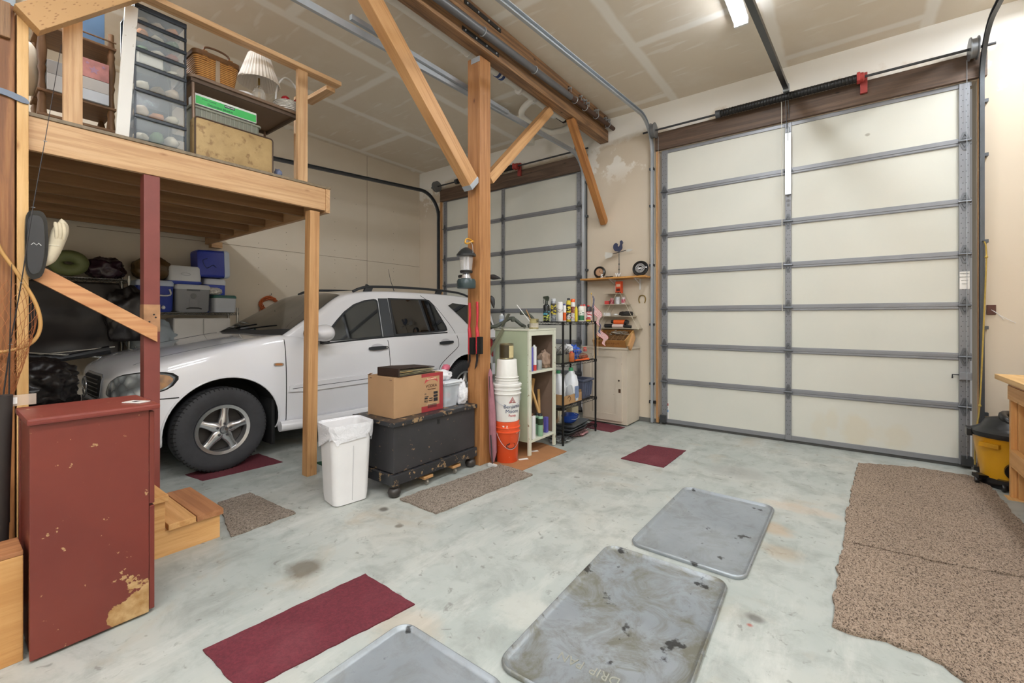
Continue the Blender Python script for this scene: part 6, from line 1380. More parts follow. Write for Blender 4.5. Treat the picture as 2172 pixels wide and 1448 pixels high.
r = thing('round_emblem', 'round black disc with white ring lettering on the wall shelf', 'disc', (hx_, 5.82, sz + .108)); r.rotation_euler = (-.2, 0, .1)
MB().lathe([(.001, .012), (.10, .012), (.108, .0), (.10, -.014), (.085, -.016), (.001, -.012)], (0, 0, 0), 40, 'y', caps=False).obj('disc', M('#141416', .25), r, None, 40)
mb = MB(); [mb.tube([(rr_ * math.cos(2 * PI * k / 32), -.017, rr_ * math.sin(2 * PI * k / 32)) for k in range(32)], .0022, 5, True) for rr_ in (.06, .034)]; mb.obj('white_ring', W_, r)
for k in range(14):
    a = 2 * PI * k / 14; mbx = MB().box(-.004, .004, -.0175, -.0165, -.006, .006); q = mbx.obj('ring_letter', W_, r, (.047 * math.cos(a), 0, .047 * math.sin(a))); q.rotation_euler = (0, -a, 0)
text('ao', .05, (0, -.017, .0), (1, 0, 0), (0, 0, 1), W_, r, 'centre_letters', .002)
MB().lathe([(.001, -.03), (.012, -.028), (.014, -.015)], (.08, 0, .006), 16, 'y', caps=False).obj('chrome_knob', m_chr, r, None, 50)
vx = ony(1313, 560, 5.84).x
r = thing('weather_vane', 'weather vane with a blue-grey rooster and white arrow on the wall shelf', 'weather vane', (vx, 5.84, sz)); kk = 6.36 / FPX
Z = lambda y: (582 - y) * kk
MB().lathe([(.06, 0), (.055, .012), (.02, .02), (.008, .05)], (0, 0, 0), 16).obj('base', M('#8d8f8c', .5, .3), r, None, 40); MB().tube([(0, 0, .02), (0, 0, Z(532))], .005, 8).obj('rod', m_dkg, r, None, 40)
for z in (Z(565), Z(554)): MB().lathe([(.005, -.012), (.011, 0), (.005, .012)], (0, 0, z), 10).obj('ball', m_dkg, r, None, 40)
MB().tube([((1300 - 1314) * kk, 0, Z(532)), ((1329 - 1314) * kk, 0, Z(527))], .005, 6).obj('arrow_shaft', m_dkg, r)
MB().prism([(-.095, -.03), (-.1, .0), (-.215, .02), (-.21, -.005), (-.225, -.03), (-.205, -.06), (-.215, -.075), (-.12, -.06)], .006, lambda a, b, c: (a * .98 + .0, c, Z(532) + b + .015)).obj('arrow_tail', M('#d2cfc8', .6), r)
MB().prism([(.10, .035), (.125, .065), (.16, .062), (.205, .05), (.16, .032), (.125, .028)], .006, lambda a, b, c: (a, c, Z(532) + b - .015)).obj('arrow_head', M('#d2cfc8', .6), r)
roo = [(-.012, -.005), (.015, -.002), (.04, .018), (.055, .045), (.05, .08), (.052, .10), (.066, .108), (.068, .116), (.055, .122), (.058, .136), (.046, .142), (.038, .152), (.03, .140), (.02, .142), (.016, .122), (.02, .10), (.008, .072), (-.012, .06), (-.022, .078), (-.018, .102), (-.038, .118), (-.066, .116), (-.088, .095), (-.095, .062), (-.085, .03), (-.062, .005), (-.035, .002)]
MB().prism([(a, b) for a, b in chaikin(roo, 1)], .014, lambda a, b, c: (a * .92 + .0, -.007 + c, Z(529) + .01 + b)).obj('rooster', M('#3f4562', .45, .3, .2, 20), r, None, 40); MB().tube([(0, 0, Z(531)), (0, 0, Z(528) + .012)], .008, 8).obj('foot', m_dkg, r)
r = thing('word_ornament', 'small ornament of white and black letters on the wall shelf', 'ornament', (vx - .12, 5.765, sz)); text('S', .07, (-.105, 0, .028), (1, 0, 0), (0, 0, 1), W_, r, 'white_letter', .003, 1, .006); text('mom', .04, (.01, 0, .014), (1, 0, 0), (0, 0, 1), m_blk, r, 'black_letters', .002, 1.3, .006); text('W', .07, (.135, 0, .028), (1, 0, 0), (0, 0, 1), W_, r, 'white_letter', .003, 1, .006); MB().box(-.13, .18, -.008, .008, 0, .004).obj('base', m_blk, r)
hx2 = ony(1362, 634, 5.93); tag(MB().tube(catm([(-.034, 0, -.055), (-.047, 0, -.01), (-.036, 0, .035), (0, 0, .052), (.036, 0, .035), (.047, 0, -.01), (.034, 0, -.055)], 5), .0075, 7).obj('horseshoe', M('#8a7238', .4, .6), None, (hx2.x, 5.932, hx2.z), 60), 'brass horseshoe on the wall beside the pyramid shelf', 'horseshoe')
pq = ony(1384, 852, 5.9); r = thing('safety_sensor', 'black safety sensor bracket low on the left track of the large door', 'sensor', (pq.x, 5.90, pq.z)); MB().box(-.045, .05, -.015, .015, -.02, .02, .004).obj('housing', m_blk, r); MB().lathe([(.012, -.004), (.012, 0)], (-.02, -.015, 0), 12, 'y').obj('lens', m_chr, r)

# ------------------------------------------------------------------ loft contents
LF = 2.6425
m_dfr = M('#232a33', .3, 0, .05); m_dcl = glass('drawer_plastic', '#d3dce2', .12, .30)
r = thing('drawer_tower', 'tall tower of clear plastic drawers in a dark frame on the loft', 'drawers', (-4.10, 1.015, LF))
ys_ = [3.598, 3.50, 3.405, 3.305, 3.20, 3.025, 2.84, 2.665]
for x_ in (-.18, .17):
    for y in (-.152, .14): MB().box(x_, x_ + .012, y, y + .012, 0, 3.6 - LF, .002).obj('frame_post', m_dfr, r)
MB().box(-.18, .184, -.153, .153, 3.6 - LF, 3.615 - LF, .003).obj('frame_top', m_dfr, r); MB().box(-.18, .184, -.153, .153, 0, .02, .003).obj('frame_base', m_dfr, r); MB().box(-.182, -.175, -.138, .138, .03, .92).obj('frame_back', m_dfr, r)
random.seed(5); colz = ['#8c7a5c', '#c9b49a', '#d48a4a', '#d8cfb6', '#6e8a64', '#e2d8c4', '#a05a3c', '#b8c0a8', '#d9d2bc']
for k in range(7):
    zt_, zb2 = ys_[k] - LF, ys_[k + 1] - LF
    dr = MB().box(-.17, .172, -.139, .139, zb2 + .012, zt_ - .012, .006).obj('drawer', m_dcl, r)
    MB().box(.172, .190, -.152, .152, zt_ - .022, zt_ + .002, .005).obj('drawer_lip', m_dfr, dr)
    for j in range(3):
        hh = (zt_ - zb2) * random.uniform(.3, .6); cyy = -.09 + j * .09
        if k == 3 and j == 0:
            MB().box(-.02, .155, -.12, .02, zb2 + .02, zb2 + .11, .01).obj('drawer_content', M('#dedccf', .5), dr); continue
        MB().blob((.07, cyy, zb2 + .02 + hh * .5), (.08, .042, hh * .5), .25, 2.5, 2, k * 3 + j).obj('drawer_content', M(colz[(k * 2 + j) % 9], .8, 0, .25, 15), dr, None, 60)
r = thing('white_plank', 'weathered white painted plank standing on the loft beside the drawer tower', 'plank', (-3.90, .805, LF))
MB().obox((0, -.01, 0), (0, .04, .92), .02, .068, (0, 1, 0)).obj('plank', chipped('white_flaking', ('#e3e0da', '#d8d5ce'), ('#9a917f', '#b8b0a0'), 0, .64, 0, 12), r)
# wood shelf with turned posts
r = thing('spindle_shelf', 'dark brown wooden shelf with turned spindle posts on the loft', 'shelf', (-4.35, .64, LF)); m_wal = wd(('walnut', ('#5a3e26', '#7a5836', '#8a6842', '#402a16')), 'y'); m_walz = wd(('walnut', ('#5a3e26', '#7a5836', '#8a6842', '#402a16')), 'z')
def spin(x_, y, z0, z1):
    L_ = z1 - z0; pr2 = [(.016, 0), (.02, .02), (.024, .05), (.016, .07), (.021, .09), (.016, .11)]; p2 = []
    n = max(2, int(L_ / .3))
    for k in range(n):
        b = L_ * k / n; s2 = L_ / n
        p2 += [(.015, b + .0), (.023, b + s2 * .08), (.016, b + s2 * .14), (.022, b + s2 * .22), (.026, b + s2 * .38), (.019, b + s2 * .56), (.023, b + s2 * .62), (.015, b + s2 * .70), (.021, b + s2 * .78), (.016, b + s2 * .88)]
    p2.append((.016, L_)); MB().lathe(p2, (x_, y, z0), 16).obj('turned_post', m_walz, r, None, 60)
for x_ in (.05, -.25):
    for y in (-.175, .175): spin(x_, y, 0, .86)
for z in (.14, .30, .74): MB().box(-.28, .08, -.20, .20, z, z + .018, .004).obj('shelf_board', m_wal, r)
MB().tube([(.07, -.2, .80), (.07, .2, .80)], .006, 6).obj('gallery_rail', m_walz, r)
tag(MB().box(-.01, .01, -.11, .08, 0, .36, .002).obj('framed_picture', M('#4f6d8c', .5, 0, .15), None, (-4.42, .72, LF + .759)), 'blue picture panel standing on the spindle shelf top', 'panel')
r = thing('star_box', 'pink and orange gift box with stars on the spindle shelf', 'box', (-4.33, .725, LF + .48)); MB().box(-.08, .08, -.07, .07, 0, .13, .002).obj('box', M('#c98a86', .6, 0, .4, 12), r)
for yy, zz_, s2 in ((-.01, .06, .03), (.04, .10, .014), (-.045, .10, .012)):
    st = [(s2 * (1 if k % 2 == 0 else .45) * math.sin(PI * k / 5), s2 * (1 if k % 2 == 0 else .45) * math.cos(PI * k / 5)) for k in range(10)]; MB().prism(st, .001, lambda a, b, c, yy=yy, zz_=zz_: (.0802 + c, yy + a, zz_ + b)).obj('star', M('#a8849c', .6), r)
for i, (z, hh, cl, lab) in enumerate(((.319, .075, '#c3cad2', 'silver grey box lowest on the upper spindle shelf'), (.395, .083, '#b6b2ae', 'grey box stacked under the star gift box'))):
    tag(MB().box(-.08, .08, -.075, .075, 0, hh, .002).obj('stack_box', M(cl, .5, 0, .1), None, (-4.33, .72, LF + z)), lab, 'box')
for i, (z, hh, cl, lab) in enumerate(((.319, .11, '#c9ced2', 'white box low at the left of the spindle shelf'), (.43, .09, '#a4a6a8', 'grey box on the white box at the left of the spindle shelf'))):
    tag(MB().box(-.07, .07, -.06, .05, 0, hh, .002).obj('stack_box', M(cl, .5, 0, .1), None, (-4.33, .545, LF + z)), lab, 'box')
tag(MB().blob((0, 0, .16), (.09, .07, .19), .12, 2, 3, 2).obj('cream_sack', M('#c8bba4', .8, 0, .15), None, (-4.42, .41, LF + .30), 60), 'cream cloth bundle behind the spindle posts', 'bundle')
for k in range(2): tag(MB().box(-.1, .1, -.16, .12, 0, .018, .002).obj('book', M(('#b8473a', '#d8d2c8')[k], .6), None, (-4.15, .66 + .02 * k, LF + .0005 + .019 * k)), ('red book lying flat on the loft floor under the spindle shelf', 'white book on the red book on the loft floor')[k], 'book')
# table with folding legs
tz = onx(405, 150, -3.95).z - .012
r = thing('folding_table', 'brown folding card table standing on the loft', 'table', (-4.27, 1.62, LF)); TB = tz - LF
MB().prism([(a, b) for a, b in rrect(.64, .86, .05, 5)], .022, lambda a, b, c: (a, b, TB - .022 + c)).obj('table_top', M('#7a6350', .6, 0, .1), r, None, 50)
mb = MB(); [mb.box(*b) for b in ((-.30, .30, -.41, -.395, TB - .05, TB - .0225), (-.30, .30, .395, .41, TB - .05, TB - .0225), (-.30, -.285, -.395, .395, TB - .05, TB - .0225), (.285, .30, -.395, .395, TB - .05, TB - .0225))]; mb.obj('apron', M('#5c4a3c', .6), r)
for a, b in ((.28, -.39), (-.28, -.38), (-.28, .38)): MB().tube([(a, b, TB - .03), (a + (.02 if a > 0 else 0), b + (.0), .0)], .012, 8).obj('leg', M('#8d7564', .4, .3), r, None, 50)
zt3 = tz + .0006
mwk = N('wicker'); co = mwk.coords(False); wv = mwk.n('ShaderNodeTexWave', wave_type='BANDS', bands_direction='Z'); wv.inputs['Scale'].default_value = 22; wv.inputs['Distortion'].default_value = .3; mwk.l(co, wv.inputs['Vector']); m_wick = mwk.out(mwk.ramp(wv.outputs['Color'], [(.2, '#7a4a20'), (.5, '#b57c3c'), (.8, '#cc9652')]), .5, 0, wv.outputs['Color'], .6, .01)
r = thing('picnic_basket', 'tan wicker picnic basket with brown lid on the loft table', 'basket', (-4.12, 1.40, zt3))
loops([rr3(.22, .26, .03, 0), rr3(.25, .32, .04, .19), rr3(.24, .31, .04, .19), rr3(.2, .24, .03, .01)], 'body', m_wick, r, None, 50); MB().prism(rrect(.265, .335, .04, 5), .035, lambda a, b, c: (a, b, .1905 + c)).obj('lid', M('#6e4a26', .6, 0, .3, 30), r, None, 40); MB().box(.106, .128, -.015, .015, .0, .19, .002).obj('strap', M('#9c8872', .5), r)
MB().tube(catm([(.10, -.09, .22), (.10, -.08, .27), (.10, .0, .285), (.10, .08, .27), (.10, .09, .22)], 5), .008, 7).obj('handle', M('#5a3a20', .5), r, None, 60)
for yy in (-.09, .09): MB().box(.08, .132, yy - .018, yy + .018, .16, .235, .006).obj('handle_wrap', m_wick, r)
r = thing('table_lamp', 'crystal based table lamp with a pleated white shade on the loft table', 'lamp', (-4.10, 1.755, zt3)); m_crys = glass('crystal', '#e8e4dc', .03, .35)
MB().lathe([(.035, 0), (.045, .01), (.03, .03), (.05, .06), (.055, .10), (.042, .135), (.02, .155), (.012, .175)], (0, 0, 0), 12).obj('crystal_base', m_crys, r, None, 15); MB().tube([(0, 0, .01), (0, 0, .24)], .008, 8).obj('stem', M('#a98a4a', .3, .8), r, None, 40)
mb = MB(); NN = 72; A_ = []; B_ = []
for k in range(NN):
    a = 2 * PI * k / NN; e = 1 + (.02 if k % 2 else -.02); A_.append(mb.bm.verts.new((.165 * e * math.cos(a), .165 * e * math.sin(a), .19))); B_.append(mb.bm.verts.new((.085 * e * math.cos(a), .085 * e * math.sin(a), .435)))
for k in range(NN): mb.bm.faces.new((A_[k], A_[(k + 1) % NN], B_[(k + 1) % NN], B_[k]))
q = mb.obj('lamp_shade', M('#e6dfd6', .8, 0, .03), r); sm = q.modifiers.new('thick', 'SOLIDIFY'); sm.thickness = .003
tag(MB().lathe([(.06, 0), (.075, .01), (.08, .06), (.082, .075), (.074, .075), (.07, .012)], (0, 0, 0), 28).obj('white_bowl', W_, None, (-4.16, 1.66, zt3), 50), 'white round bowl behind the crystal lamp', 'bowl')
r = thing('gift_basket', 'white woven basket with hoop handle holding red apples on the loft table', 'basket', (-4.05, 1.985, zt3)); mww = N('white_wicker'); co = mww.coords(False); wv = mww.n('ShaderNodeTexWave', bands_direction='Z'); wv.inputs['Scale'].default_value = 30; wv.inputs['Distortion'].default_value = 3; mww.l(co, wv.inputs['Vector']); mww = mww.out('#e0dcd4', .6, 0, wv.outputs['Color'], .8, .01)
MB().lathe([(.07, 0), (.10, .03), (.115, .075), (.12, .08), (.108, .078), (.09, .03), (.06, .006)], (0, 0, 0), 32, 'z', 1, 1.05).obj('bowl', mww, r, None, 50); MB().tube(catm([(0, -.112, .07), (0, -.10, .2), (0, -.05, .30), (0, .0, .32), (0, .06, .28), (0, .10, .19), (0, .115, .07)], 5), .008, 8).obj('hoop_handle', W_, r, None, 60)
for i, (x_, y, z) in enumerate(((.03, -.04, .07), (.05, .06, .07), (-.04, .02, .08))): tag(MB().blob((0, 0, .035), (.036, .036, .034), .06, 1.5, 3, i).obj('red_apple', M('#9c2028', .25, 0, .2), None, (-4.05 + x_, 1.985 + y, zt3 + z), 70), ('red apple at the left of the white basket', 'red apple at the right of the white basket', 'red apple at the back of the white basket')[i], 'apple')
# under the table
r = thing('green_box', 'green and white boxed package lying on the grey crate under the loft table', 'box', (-4.10, 1.48, LF + .452)); MB().box(-.07, .07, -.225, .225, 0, .085, .003).obj('box', M('#e2e6e2', .4), r); MB().box(.0702, .0708, -.22, .22, .006, .068).obj('green_face', M('#4cc267', .4), r); MB().box(.0709, .0714, -.02, .055, .045, .066).obj('name_plate', M('#1e2438', .4), r); text('KIRKLAND', .014, (.0716, .0175, .0555), (0, 1, 0), (0, 0, 1), W_, r, 'name_lettering', .0003)
text('Crown Cutting', .016, (.071, -.13, .052), (0, 1, 0), (0, 0, 1), grn2, r, 'green_lettering', .0003); text('Decorator Mold-it', .024, (.071, -.05, .022), (0, 1, 0), (0, 0, 1), grn2, r, 'green_lettering', .0006)
r = thing('grey_crate', 'grey ribbed plastic crate behind the old tan case on the loft', 'crate', (-4.12, 1.49, LF)); MB().prism(rrect(.15, .50, .03, 4), .44, lambda a, b, c: (a, b, c)).obj('body', M('#8d9084', .5, 0, .1), r, None, 40)
for k in range(14): MB().box(.0755, .082, -.225 + k * .0335, -.217 + k * .0335, .28, .43, .002).obj('rib', M('#9da094', .5), r)
MB().tube([(a * 1.0, b, .435) for a, b in rrect(.165, .515, .03, 4)], .009, 6, True).obj('rim', M('#a2a598', .5), r, None, 60)
scase = N('worn_tan_case'); co = scase.coords(False); n1 = scase.noise(co, 5, 6, .65); n2 = scase.noise(co, 14, 5, .6); c = scase.ramp(n1, [(.3, '#9c8054'), (.7, '#b89c6c')]); c = scase.mix(scase.ramp(n2, [(.56, 0.0), (.66, .7)]), c, '#7a5a36'); m_sc = scase.out(c, .6, 0, n2, .2, .004)
r = thing('old_suitcase', 'worn tan old suitcase with dark edging on the loft floor edge', 'suitcase', (-3.965, 1.50, LF)); MB().box(-.06, .06, -.285, .285, 0, .31, .018).obj('case', m_sc, r, None, 40)
MB().tube([(.058, a, b + .155) for a, b in rrect(.565, .305, .02, 3)], .006, 6, True).obj('edging', M('#55443a', .6), r, None, 60)
tag(MB().blob((0, 0, .04), (.04, .03, .05), .3, 3, 3, 3).obj('small_bundle', M('#7d88a8', .7, 0, .4, 20), None, (-3.98, 1.86, LF), 60), 'small blue and white bundle beside the old suitcase', 'bundle')
# ------------------------------------------------------------------ under the loft, left wall
m_ch = M('#a9a9a6', .25, .8)
wirerack('chrome_rack', 'chrome wire rack along the left wall holding the coolers', (-6.77, -6.475), (1.44, 2.50), [.35, 1.49], 1.56, m_ch)
wirerack('chrome_rack', 'chrome wire rack deeper under the loft holding dark bags', (-6.77, -6.475), (.25, 1.38), [.45, 1.18, 1.855], 1.9, m_ch)
r = thing('white_cabinet', 'white two door cabinet beneath the cooler rack', 'cabinet', (-6.62, 2.12, 0)); r.location.z = .36
MB().box(-.14, .12, -.32, .30, 0, 1.06, .004).obj('carcass', M('#cfcbc6', .4, 0, .06), r)
for a, b in ((-.315, -.012), (-.004, .296)): MB().box(.1205, .136, a, b, .01, 1.05, .003).obj('door', M('#d6d2cc', .4, 0, .06), r)
cz_ = 1.497
def cooler(loc, dy, h, col, lidc, lab, d=.28, group=None, rx=0):
    r = thing('cooler', lab, 'cooler', loc, 0, group)
    loops([rr3(d * .92, dy * .9, .03, 0), rr3(d, dy, .035, .02), rr3(d * 1.04, dy * 1.03, .035, h * .82)], 'body', M(col, .4, 0, .06), r, None, 50)
    loops([rr3(d * 1.07, dy * 1.07, .035, h * .825), rr3(d * 1.07, dy * 1.07, .035, h * .93), rr3(d * .98, dy * .98, .035, h)], 'lid', M(lidc, .4, 0, .04), r, None, 50)
    if rx: r.rotation_euler = (rx, 0, 0)
    return r
def coolh(r, x_, y0, y1, z0, z1, m_): MB().tube(catm([(x_, y0, z1), (x_ + .02, y0, z0), (x_ + .02, y1, z0), (x_, y1, z1)], 4), .010, 6).obj('handle', m_, r, None, 60)
c1 = cooler((-6.60, 1.62, cz_), .34, .37, '#2b3f9c', '#c3d0e4', 'blue cooler with pale lid right beside the red post'); coolh(c1, .15, .0, .13, .20, .27, W_); MB().blob((.15, .07, .05), (.012, .02, .025), .1, 2, 2, 1).obj('spout', W_, c1)
c2 = cooler((-6.60, 1.995, cz_), .355, .34, '#8f9194', '#c9cccf', 'grey cooler with a round emblem on the rack'); MB().lathe([(.032, 0), (.032, .004)], (.1465, 0, .20), 24, 'x').obj('round_emblem', M('#6d7072', .4), c2, None, 40); MB().box(.146, .153, -.07, .07, .262, .283, .003).obj('grip_slot', M('#55585c', .4), c2); MB().tube([(.148, -.075, .04), (.156, -.04, .05), (.156, .05, .05), (.148, .085, .04)], .007, 6).obj('handle', m_blk, c2, None, 50)
MB().box(.1445, .1475, -.045, .045, .06, .16).obj('recess', M('#888a8d', .4), c2)
c3 = cooler((-6.60, 2.335, cz_), .25, .22, '#cfd4dc', '#2f6258', 'small white cooler with green lid at the end of the rack')
tag(MB().blob((0, 0, .05), (.09, .10, .05), .25, 3, 4, 41).obj('white_towel', M('#dcd8d2', .85, 0, .08, 10), None, (-6.585, 2.25, cz_ + .221), 60), 'folded white towel on the small green lidded cooler', 'towel')
c4 = cooler((-6.62, 1.925, cz_ + .341), .33, .225, '#d8dadc', '#3a4fae', 'upside down white cooler stacked on the grey cooler', .25); 
c4.rotation_euler = (PI, 0, 0); c4.location.z = cz_ + .341 + .226
MB().tube([(.134, .05 * math.cos(2 * PI * k / 20), .10 + .015 * math.sin(2 * PI * k / 20)) for k in range(20)], .002, 5, True).obj('oval_emblem', M('#b9bcc0', .4), c4)
c5 = cooler((-6.68, 2.29, cz_ + .0), .24, .44, '#3f57c4', '#dfe3ea', 'blue cooler with white lid behind the small green lidded one', .16); c5.location.x = -6.70; c5.location.z = cz_; c3.location.x = -6.55
c6 = cooler((-6.63, 2.03, cz_ + .73), .34, .36, '#2f3fa8', '#c9d4e6', 'large blue cooler lying on its side on top of the stack', .26); c6.rotation_euler = (-PI / 2 + .03, 0, 0); c6.location = (-6.63, 2.055, cz_ + .62)
MB().tube(catm([(.14, .05, .20), (.146, .02, .16), (.146, .06, .09), (.146, -.03, .05), (.146, -.06, .10)], 5), .004, 5).obj('drain_cord', m_navy, c6)
tag(MB().blob((0, 0, .14), (.13, .19, .15), .12, 2, 4, 51).obj('brown_bag', M('#6b5436', .25, 0, .5, 9), None, (-6.6, 1.62, cz_ + .371), 60), 'brown plastic wrapped bundle on the blue cooler beside the red post', 'bag')
# dark bags and floats
r = thing('swim_ring', 'dusty green swim ring standing on the top of the dark rack', 'swim ring', (-6.52, .90, 1.862 + .142)); MB().tube([(.0, .100 * math.cos(2 * PI * k / 36), .075 * math.sin(2 * PI * k / 36)) for k in range(36)], .062, 12, True).obj('ring', M('#737a4c', .5, 0, .1), r, None, 70)
mdk = M('#1c1718', .35, 0, .4, 6); mdk2 = M('#241d1a', .5, 0, .4, 5); mpur = M('#3a2530', .25, 0, .5, 8)
bag('purple_bag', (-6.6, 1.20, 1.862), (.15, .17, .13), 'dark purple plastic bag right of the swim ring', mpur, .2, 61)
bag('brown_bag', (-6.6, .55, 1.862), (.15, .16, .12), 'dark bag left of the swim ring', mdk2, .2, 62)
tag(MB().grid(lambda u, v: Vector((-.02 + .05 * noise.noise(Vector((u * 4, v * 3, 1))) , -.42 + .9 * u + .05 * noise.noise(Vector((v * 3, u, 4))), .62 - .80 * v + .12 * noise.noise(Vector((u * 3, 1, 2))) * v)), 40, 40).obj('hanging_cover', mdk2, None, (-6.37, .80, 1.18), 60), 'dark cloth cover hanging over the front of the dark rack', 'cover').modifiers.new('t', 'SOLIDIFY').thickness = .01
bag('hanging_bag', (-6.28, 1.34, 1.17), (.08, .20, .32), 'big black plastic bag hanging between the racks', mdk, .22, 63)
r = thing('metal_canister', 'dull metal canister on the middle shelf of the dark rack', 'canister', (-6.5, .93, 1.187)); MB().lathe([(.05, 0), (.055, .01), (.05, .04), (.055, .05), (.05, .08), (.05, .1)], (0, 0, 0), 20).obj('can', M('#7a6f60', .3, .7), r, None, 40)
for i, (loc, rad, lab) in enumerate((((-5.85, .30, 0), (.38, .40, .42), 'black rubbish bag on the floor under the loft'), ((-5.05, .50, .745), (.27, .25, .20), 'large shiny black rubbish bag on the bin left of the car nose'), ((-4.62, .36, 0), (.19, .24, .36), 'low black bag on the floor in front of the car'), ((-6.36, .80, .0), (.06, .22, .36), 'dark bag standing by the dark rack foot'))):
    bag('rubbish_bag', loc, rad, lab, mdk, .2, 70 + i, 2.6, 'bag', 5)
tag(MB().box(-.21, .21, -.2, .2, 0, .72, .01).obj('dark_bin', M('#2d2622', .6, 0, .2), None, (-5.06, .48, 0)), 'dark brown bin under the black rubbish bag', 'bin')
bx_ = thing('folding_chair', 'folded dark camp chair lying above the bags by the car nose', 'chair', (-6.20, .80, 1.02)); MB().tube([(0, -.5, .06), (0, .0, 0), (.02, .36, .07)], [.05, .03, .045], 8).obj('dark_fabric', m_blk, bx_, None, 40)
for a, b in (((-.02, -.5, .02), (.03, .4, .1)), ((.03, -.5, .12), (0, .4, -.02))): MB().tube([a, b], .008, 6).obj('tube_frame', m_ch, bx_)
bag('blue_grey_bag', (-6.58, 1.62, .95), (.16, .24, .24), 'pale blue-grey bundle behind the car hood on the rack', M('#a9b3b8', .6, 0, .2, 6), .2, 81); tag(MB().box(-.15, .15, -.24, .24, 0, .59, .004).obj('storage_box', M('#8d8a84', .6, 0, .1), None, (-6.59, 1.60, .358)), 'grey storage box below the pale bundle on the cooler rack', 'box')
r = thing('coiled_cord', 'orange extension cord coiled on the left wall', 'cord', (LX + .035, 3.03, 1.65)); mb = MB(); random.seed(9)
for k in range(9):
    ra, rb2, ph = random.uniform(.10, .135), random.uniform(.08, .115), random.uniform(0, .6); mb.tube([(random.uniform(-.02, .02), ra * math.cos(2 * PI * j / 26) + .01 * math.sin(k), rb2 * math.sin(2 * PI * j / 26 + .0) - .012 * k * .5) for j in range(26)], .0055, 6, True)
mb.tube([(0, -.12, -.06), (.0, -.13, -.16)], .0055, 6); mb.obj('coil', M('#c2602c', .5), r, None, 60)
MB().tube([(-.03, .02, .11), (.03, .02, .11), (.03, .02, .135)], .004, 6).obj('nail', m_galvd, r)

# ------------------------------------------------------------------ workbench, vacuum, rope (right)
BX0, BYE = 1.05, 5.23
r = thing('workbench', 'pine workbench with lower shelf along the right wall', 'workbench', (1.5, 4.2, 0))
def wb(nm, x, y, z, spec=STAIR): return bx(nm, (x[0] - 1.5, x[1] - 1.5), (y[0] - 4.2, y[1] - 4.2), z, spec, r, .003)
wb('bench_top', (.985, 2.02), (2.4, 5.26), (.93, .97), PALE); wb('front_apron', (1.051, 1.089), (2.42, BYE), (.775, .885), STAIR); wb('top_rail', (1.055, 1.089), (2.42, BYE), (.8855, .929), BRNT)
wb('leg', (1.095, 1.133), (5.14, 5.229), (0, .929)); wb('leg', (1.06, 1.094), (5.185, 5.229), (.0, .774), STAIR); wb('leg', (1.09, 1.18), (2.45, 2.54), (0, .929)); wb('leg', (1.9, 1.99), (5.14, 5.22), (0, .929)); wb('leg', (1.9, 1.99), (2.45, 2.54), (0, .929))
wb('end_panel', (1.134, 1.899), (5.20, 5.218), (.02, .92), BRNT); wb('shelf_rail', (1.051, 1.0945), (2.42, 5.184), (.255, .385), STAIR); wb('lower_shelf', (1.1345, 1.9), (2.55, 5.13), (.386, .402), PALE)
tag(bx('foot_block', (1.03, 1.14), (5.10, 5.235), (-.0, .008), PALE), 'thin wood shim under the workbench leg', 'shim').location.z = -.003
r = thing('tool_carton', 'yellow and black carton on the lower shelf of the workbench', 'carton', (1.32, 4.93, .4035)); MB().box(-.17, .15, -.12, .14, 0, .19, .004).obj('carton', M('#d3b83a', .5), r); MB().box(-.1712, -.1706, -.10, .13, .12, .185).obj('black_band', m_blk, r); MB().box(-.12, .14, -.1212, -.1205, .02, .13).obj('printed_picture', M('#5c6068', .5, 0, .4, 12), r); text('SANDER', .04, (-.1715, .02, .152), (0, -1, 0), (0, 0, 1), M('#d3b83a', .5), r, 'lettering', .001)
tag(MB().tube(catm([(0, 0, .008), (.08, .05, .03), (.2, .02, .035), (.3, -.05, .008)], 6), .007, 7).obj('black_cable', m_blk, None, (1.25, 5.10, .970), 60), 'black cable lying on the workbench top', 'cable')
m_vy = M('#dba21c', .35, 0, .06, 5); m_vb = M('#161618', .3, 0, .1)
r = thing('shop_vacuum', 'yellow and black shop vacuum between the large door and workbench', 'vacuum', (1.12, 5.52, 0))
MB().lathe([(.15, .03), (.165, .035), (.175, .12), (.205, .30), (.22, .42), (.225, .425)], (0, 0, 0), 44).obj('drum', m_vy, r, None, 40)
MB().lathe([(.236, .42), (.242, .44), (.242, .46), (.21, .475), (.17, .50), (.14, .56), (.06, .585), (.001, .588)], (0, 0, 0), 44, caps=False).obj('lid', m_vb, r, None, 50)
MB().lathe([(.176, .0), (.19, .02), (.19, .05), (.176, .075)], (0, 0, 0), 36).obj('base_ring', m_vb, r, None, 40)
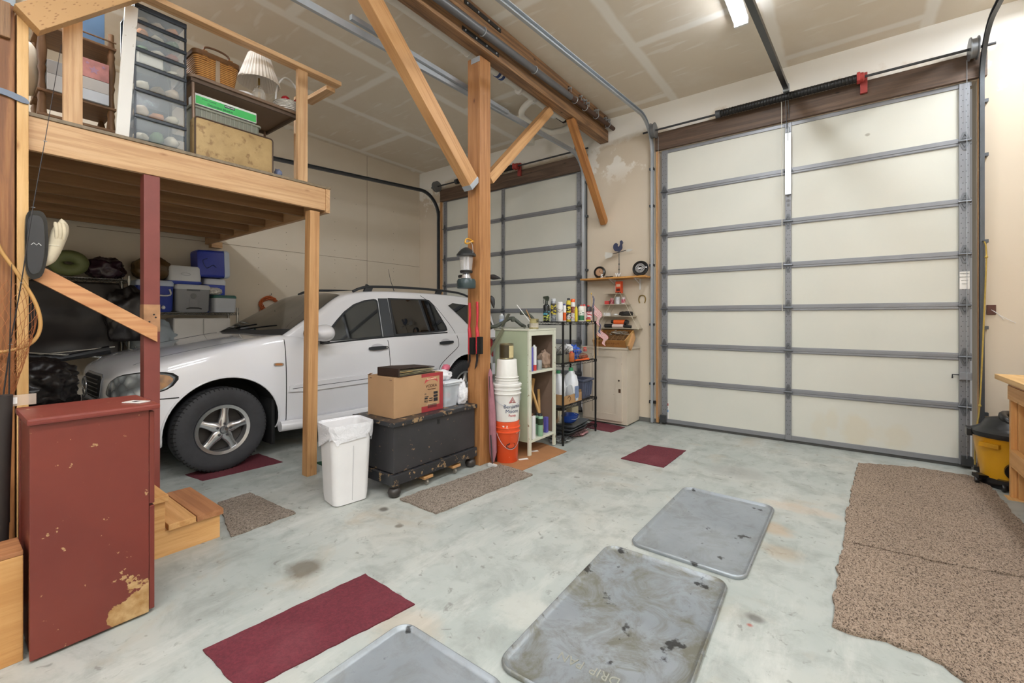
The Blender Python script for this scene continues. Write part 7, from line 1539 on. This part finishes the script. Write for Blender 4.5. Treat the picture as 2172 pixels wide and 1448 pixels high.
for a in (-2.75, -1.9, -.6, .9, 2.3):
    MB().lathe([(.01, -.014), (.03, -.012), (.034, 0), (.03, .012), (.01, .014)], (.225 * math.cos(a), .225 * math.sin(a), .034), 16, 'x').obj('caster', m_vb, r, None, 40)
    MB().obox((.16 * math.cos(a), .16 * math.sin(a), .07), (.235 * math.cos(a), .235 * math.sin(a), .075), .08, .03).obj('caster_arm', m_vb, r)
MB().obox((-.19, -.12, .36), (-.09, -.20, .36), .05, .035, (0, 0, 1)).obj('drum_handle', M('#c78f14', .4), r)
MB().box(-.262, -.225, -.05, .05, .40, .47, .01).obj('side_latch', m_vb, r); MB().lathe([(.03, 0), (.07, 0), (.07, .03), (.03, .04)], (-.0, -.22, .17), 20, 'y').obj('hose_port', m_vb, r, None, 40)
MB().tube(catm([(.02, -.12, .52), (-.04, -.10, .575), (-.02, .05, .60), (.10, .12, .59), (.16, .0, .57), (.1, -.1, .55)], 6), .028, 10).obj('hose', m_vb, r, None, 60)
q = [ony(2088, 512, 5.80), ony(2092, 545, 5.80), ony(2086, 700, 5.80), ony(2078, 860, 5.78), ony(2069, 920, 5.76), ony(2068, 985, 5.74)]
r = thing('pull_rope', 'yellow pull rope hanging along the right edge of the large door', 'rope', q[0]); MB().tube([p - q[0] for p in catm(q, 8)], .006, 6).obj('rope', M('#b89c4c', .8, 0, .2, 40), r, None, 60)
for k in (1, 3): MB().blob(q[k] - q[0], (.012, .012, .014), .1, 2, 2, k).obj('knot', M('#b89c4c', .8, 0, .2, 40), r)
MB().tube([(0, 0, .0), (.0, .1, .02)], .006, 6).obj('rope_hook', m_dkg, r)
pq = ony(2096, 657, 5.93); r = thing('outlet_box', 'open brown outlet box in the wall beside the large door with white wires', 'outlet', (pq.x + .02, 5.93, pq.z)); MB().box(-.03, .03, -.004, .009, -.045, .045, .002).obj('box', M('#5a3428', .6), r)
for a in ((.03, -.0), (.06, -.03)): MB().tube(catm([(0, -.005, 0), (a[0], -.03, -.03 + a[1]), (a[0] * 2.5, -.01, -.09 + a[1])], 4), .0022, 5).obj('wire', W_, r)
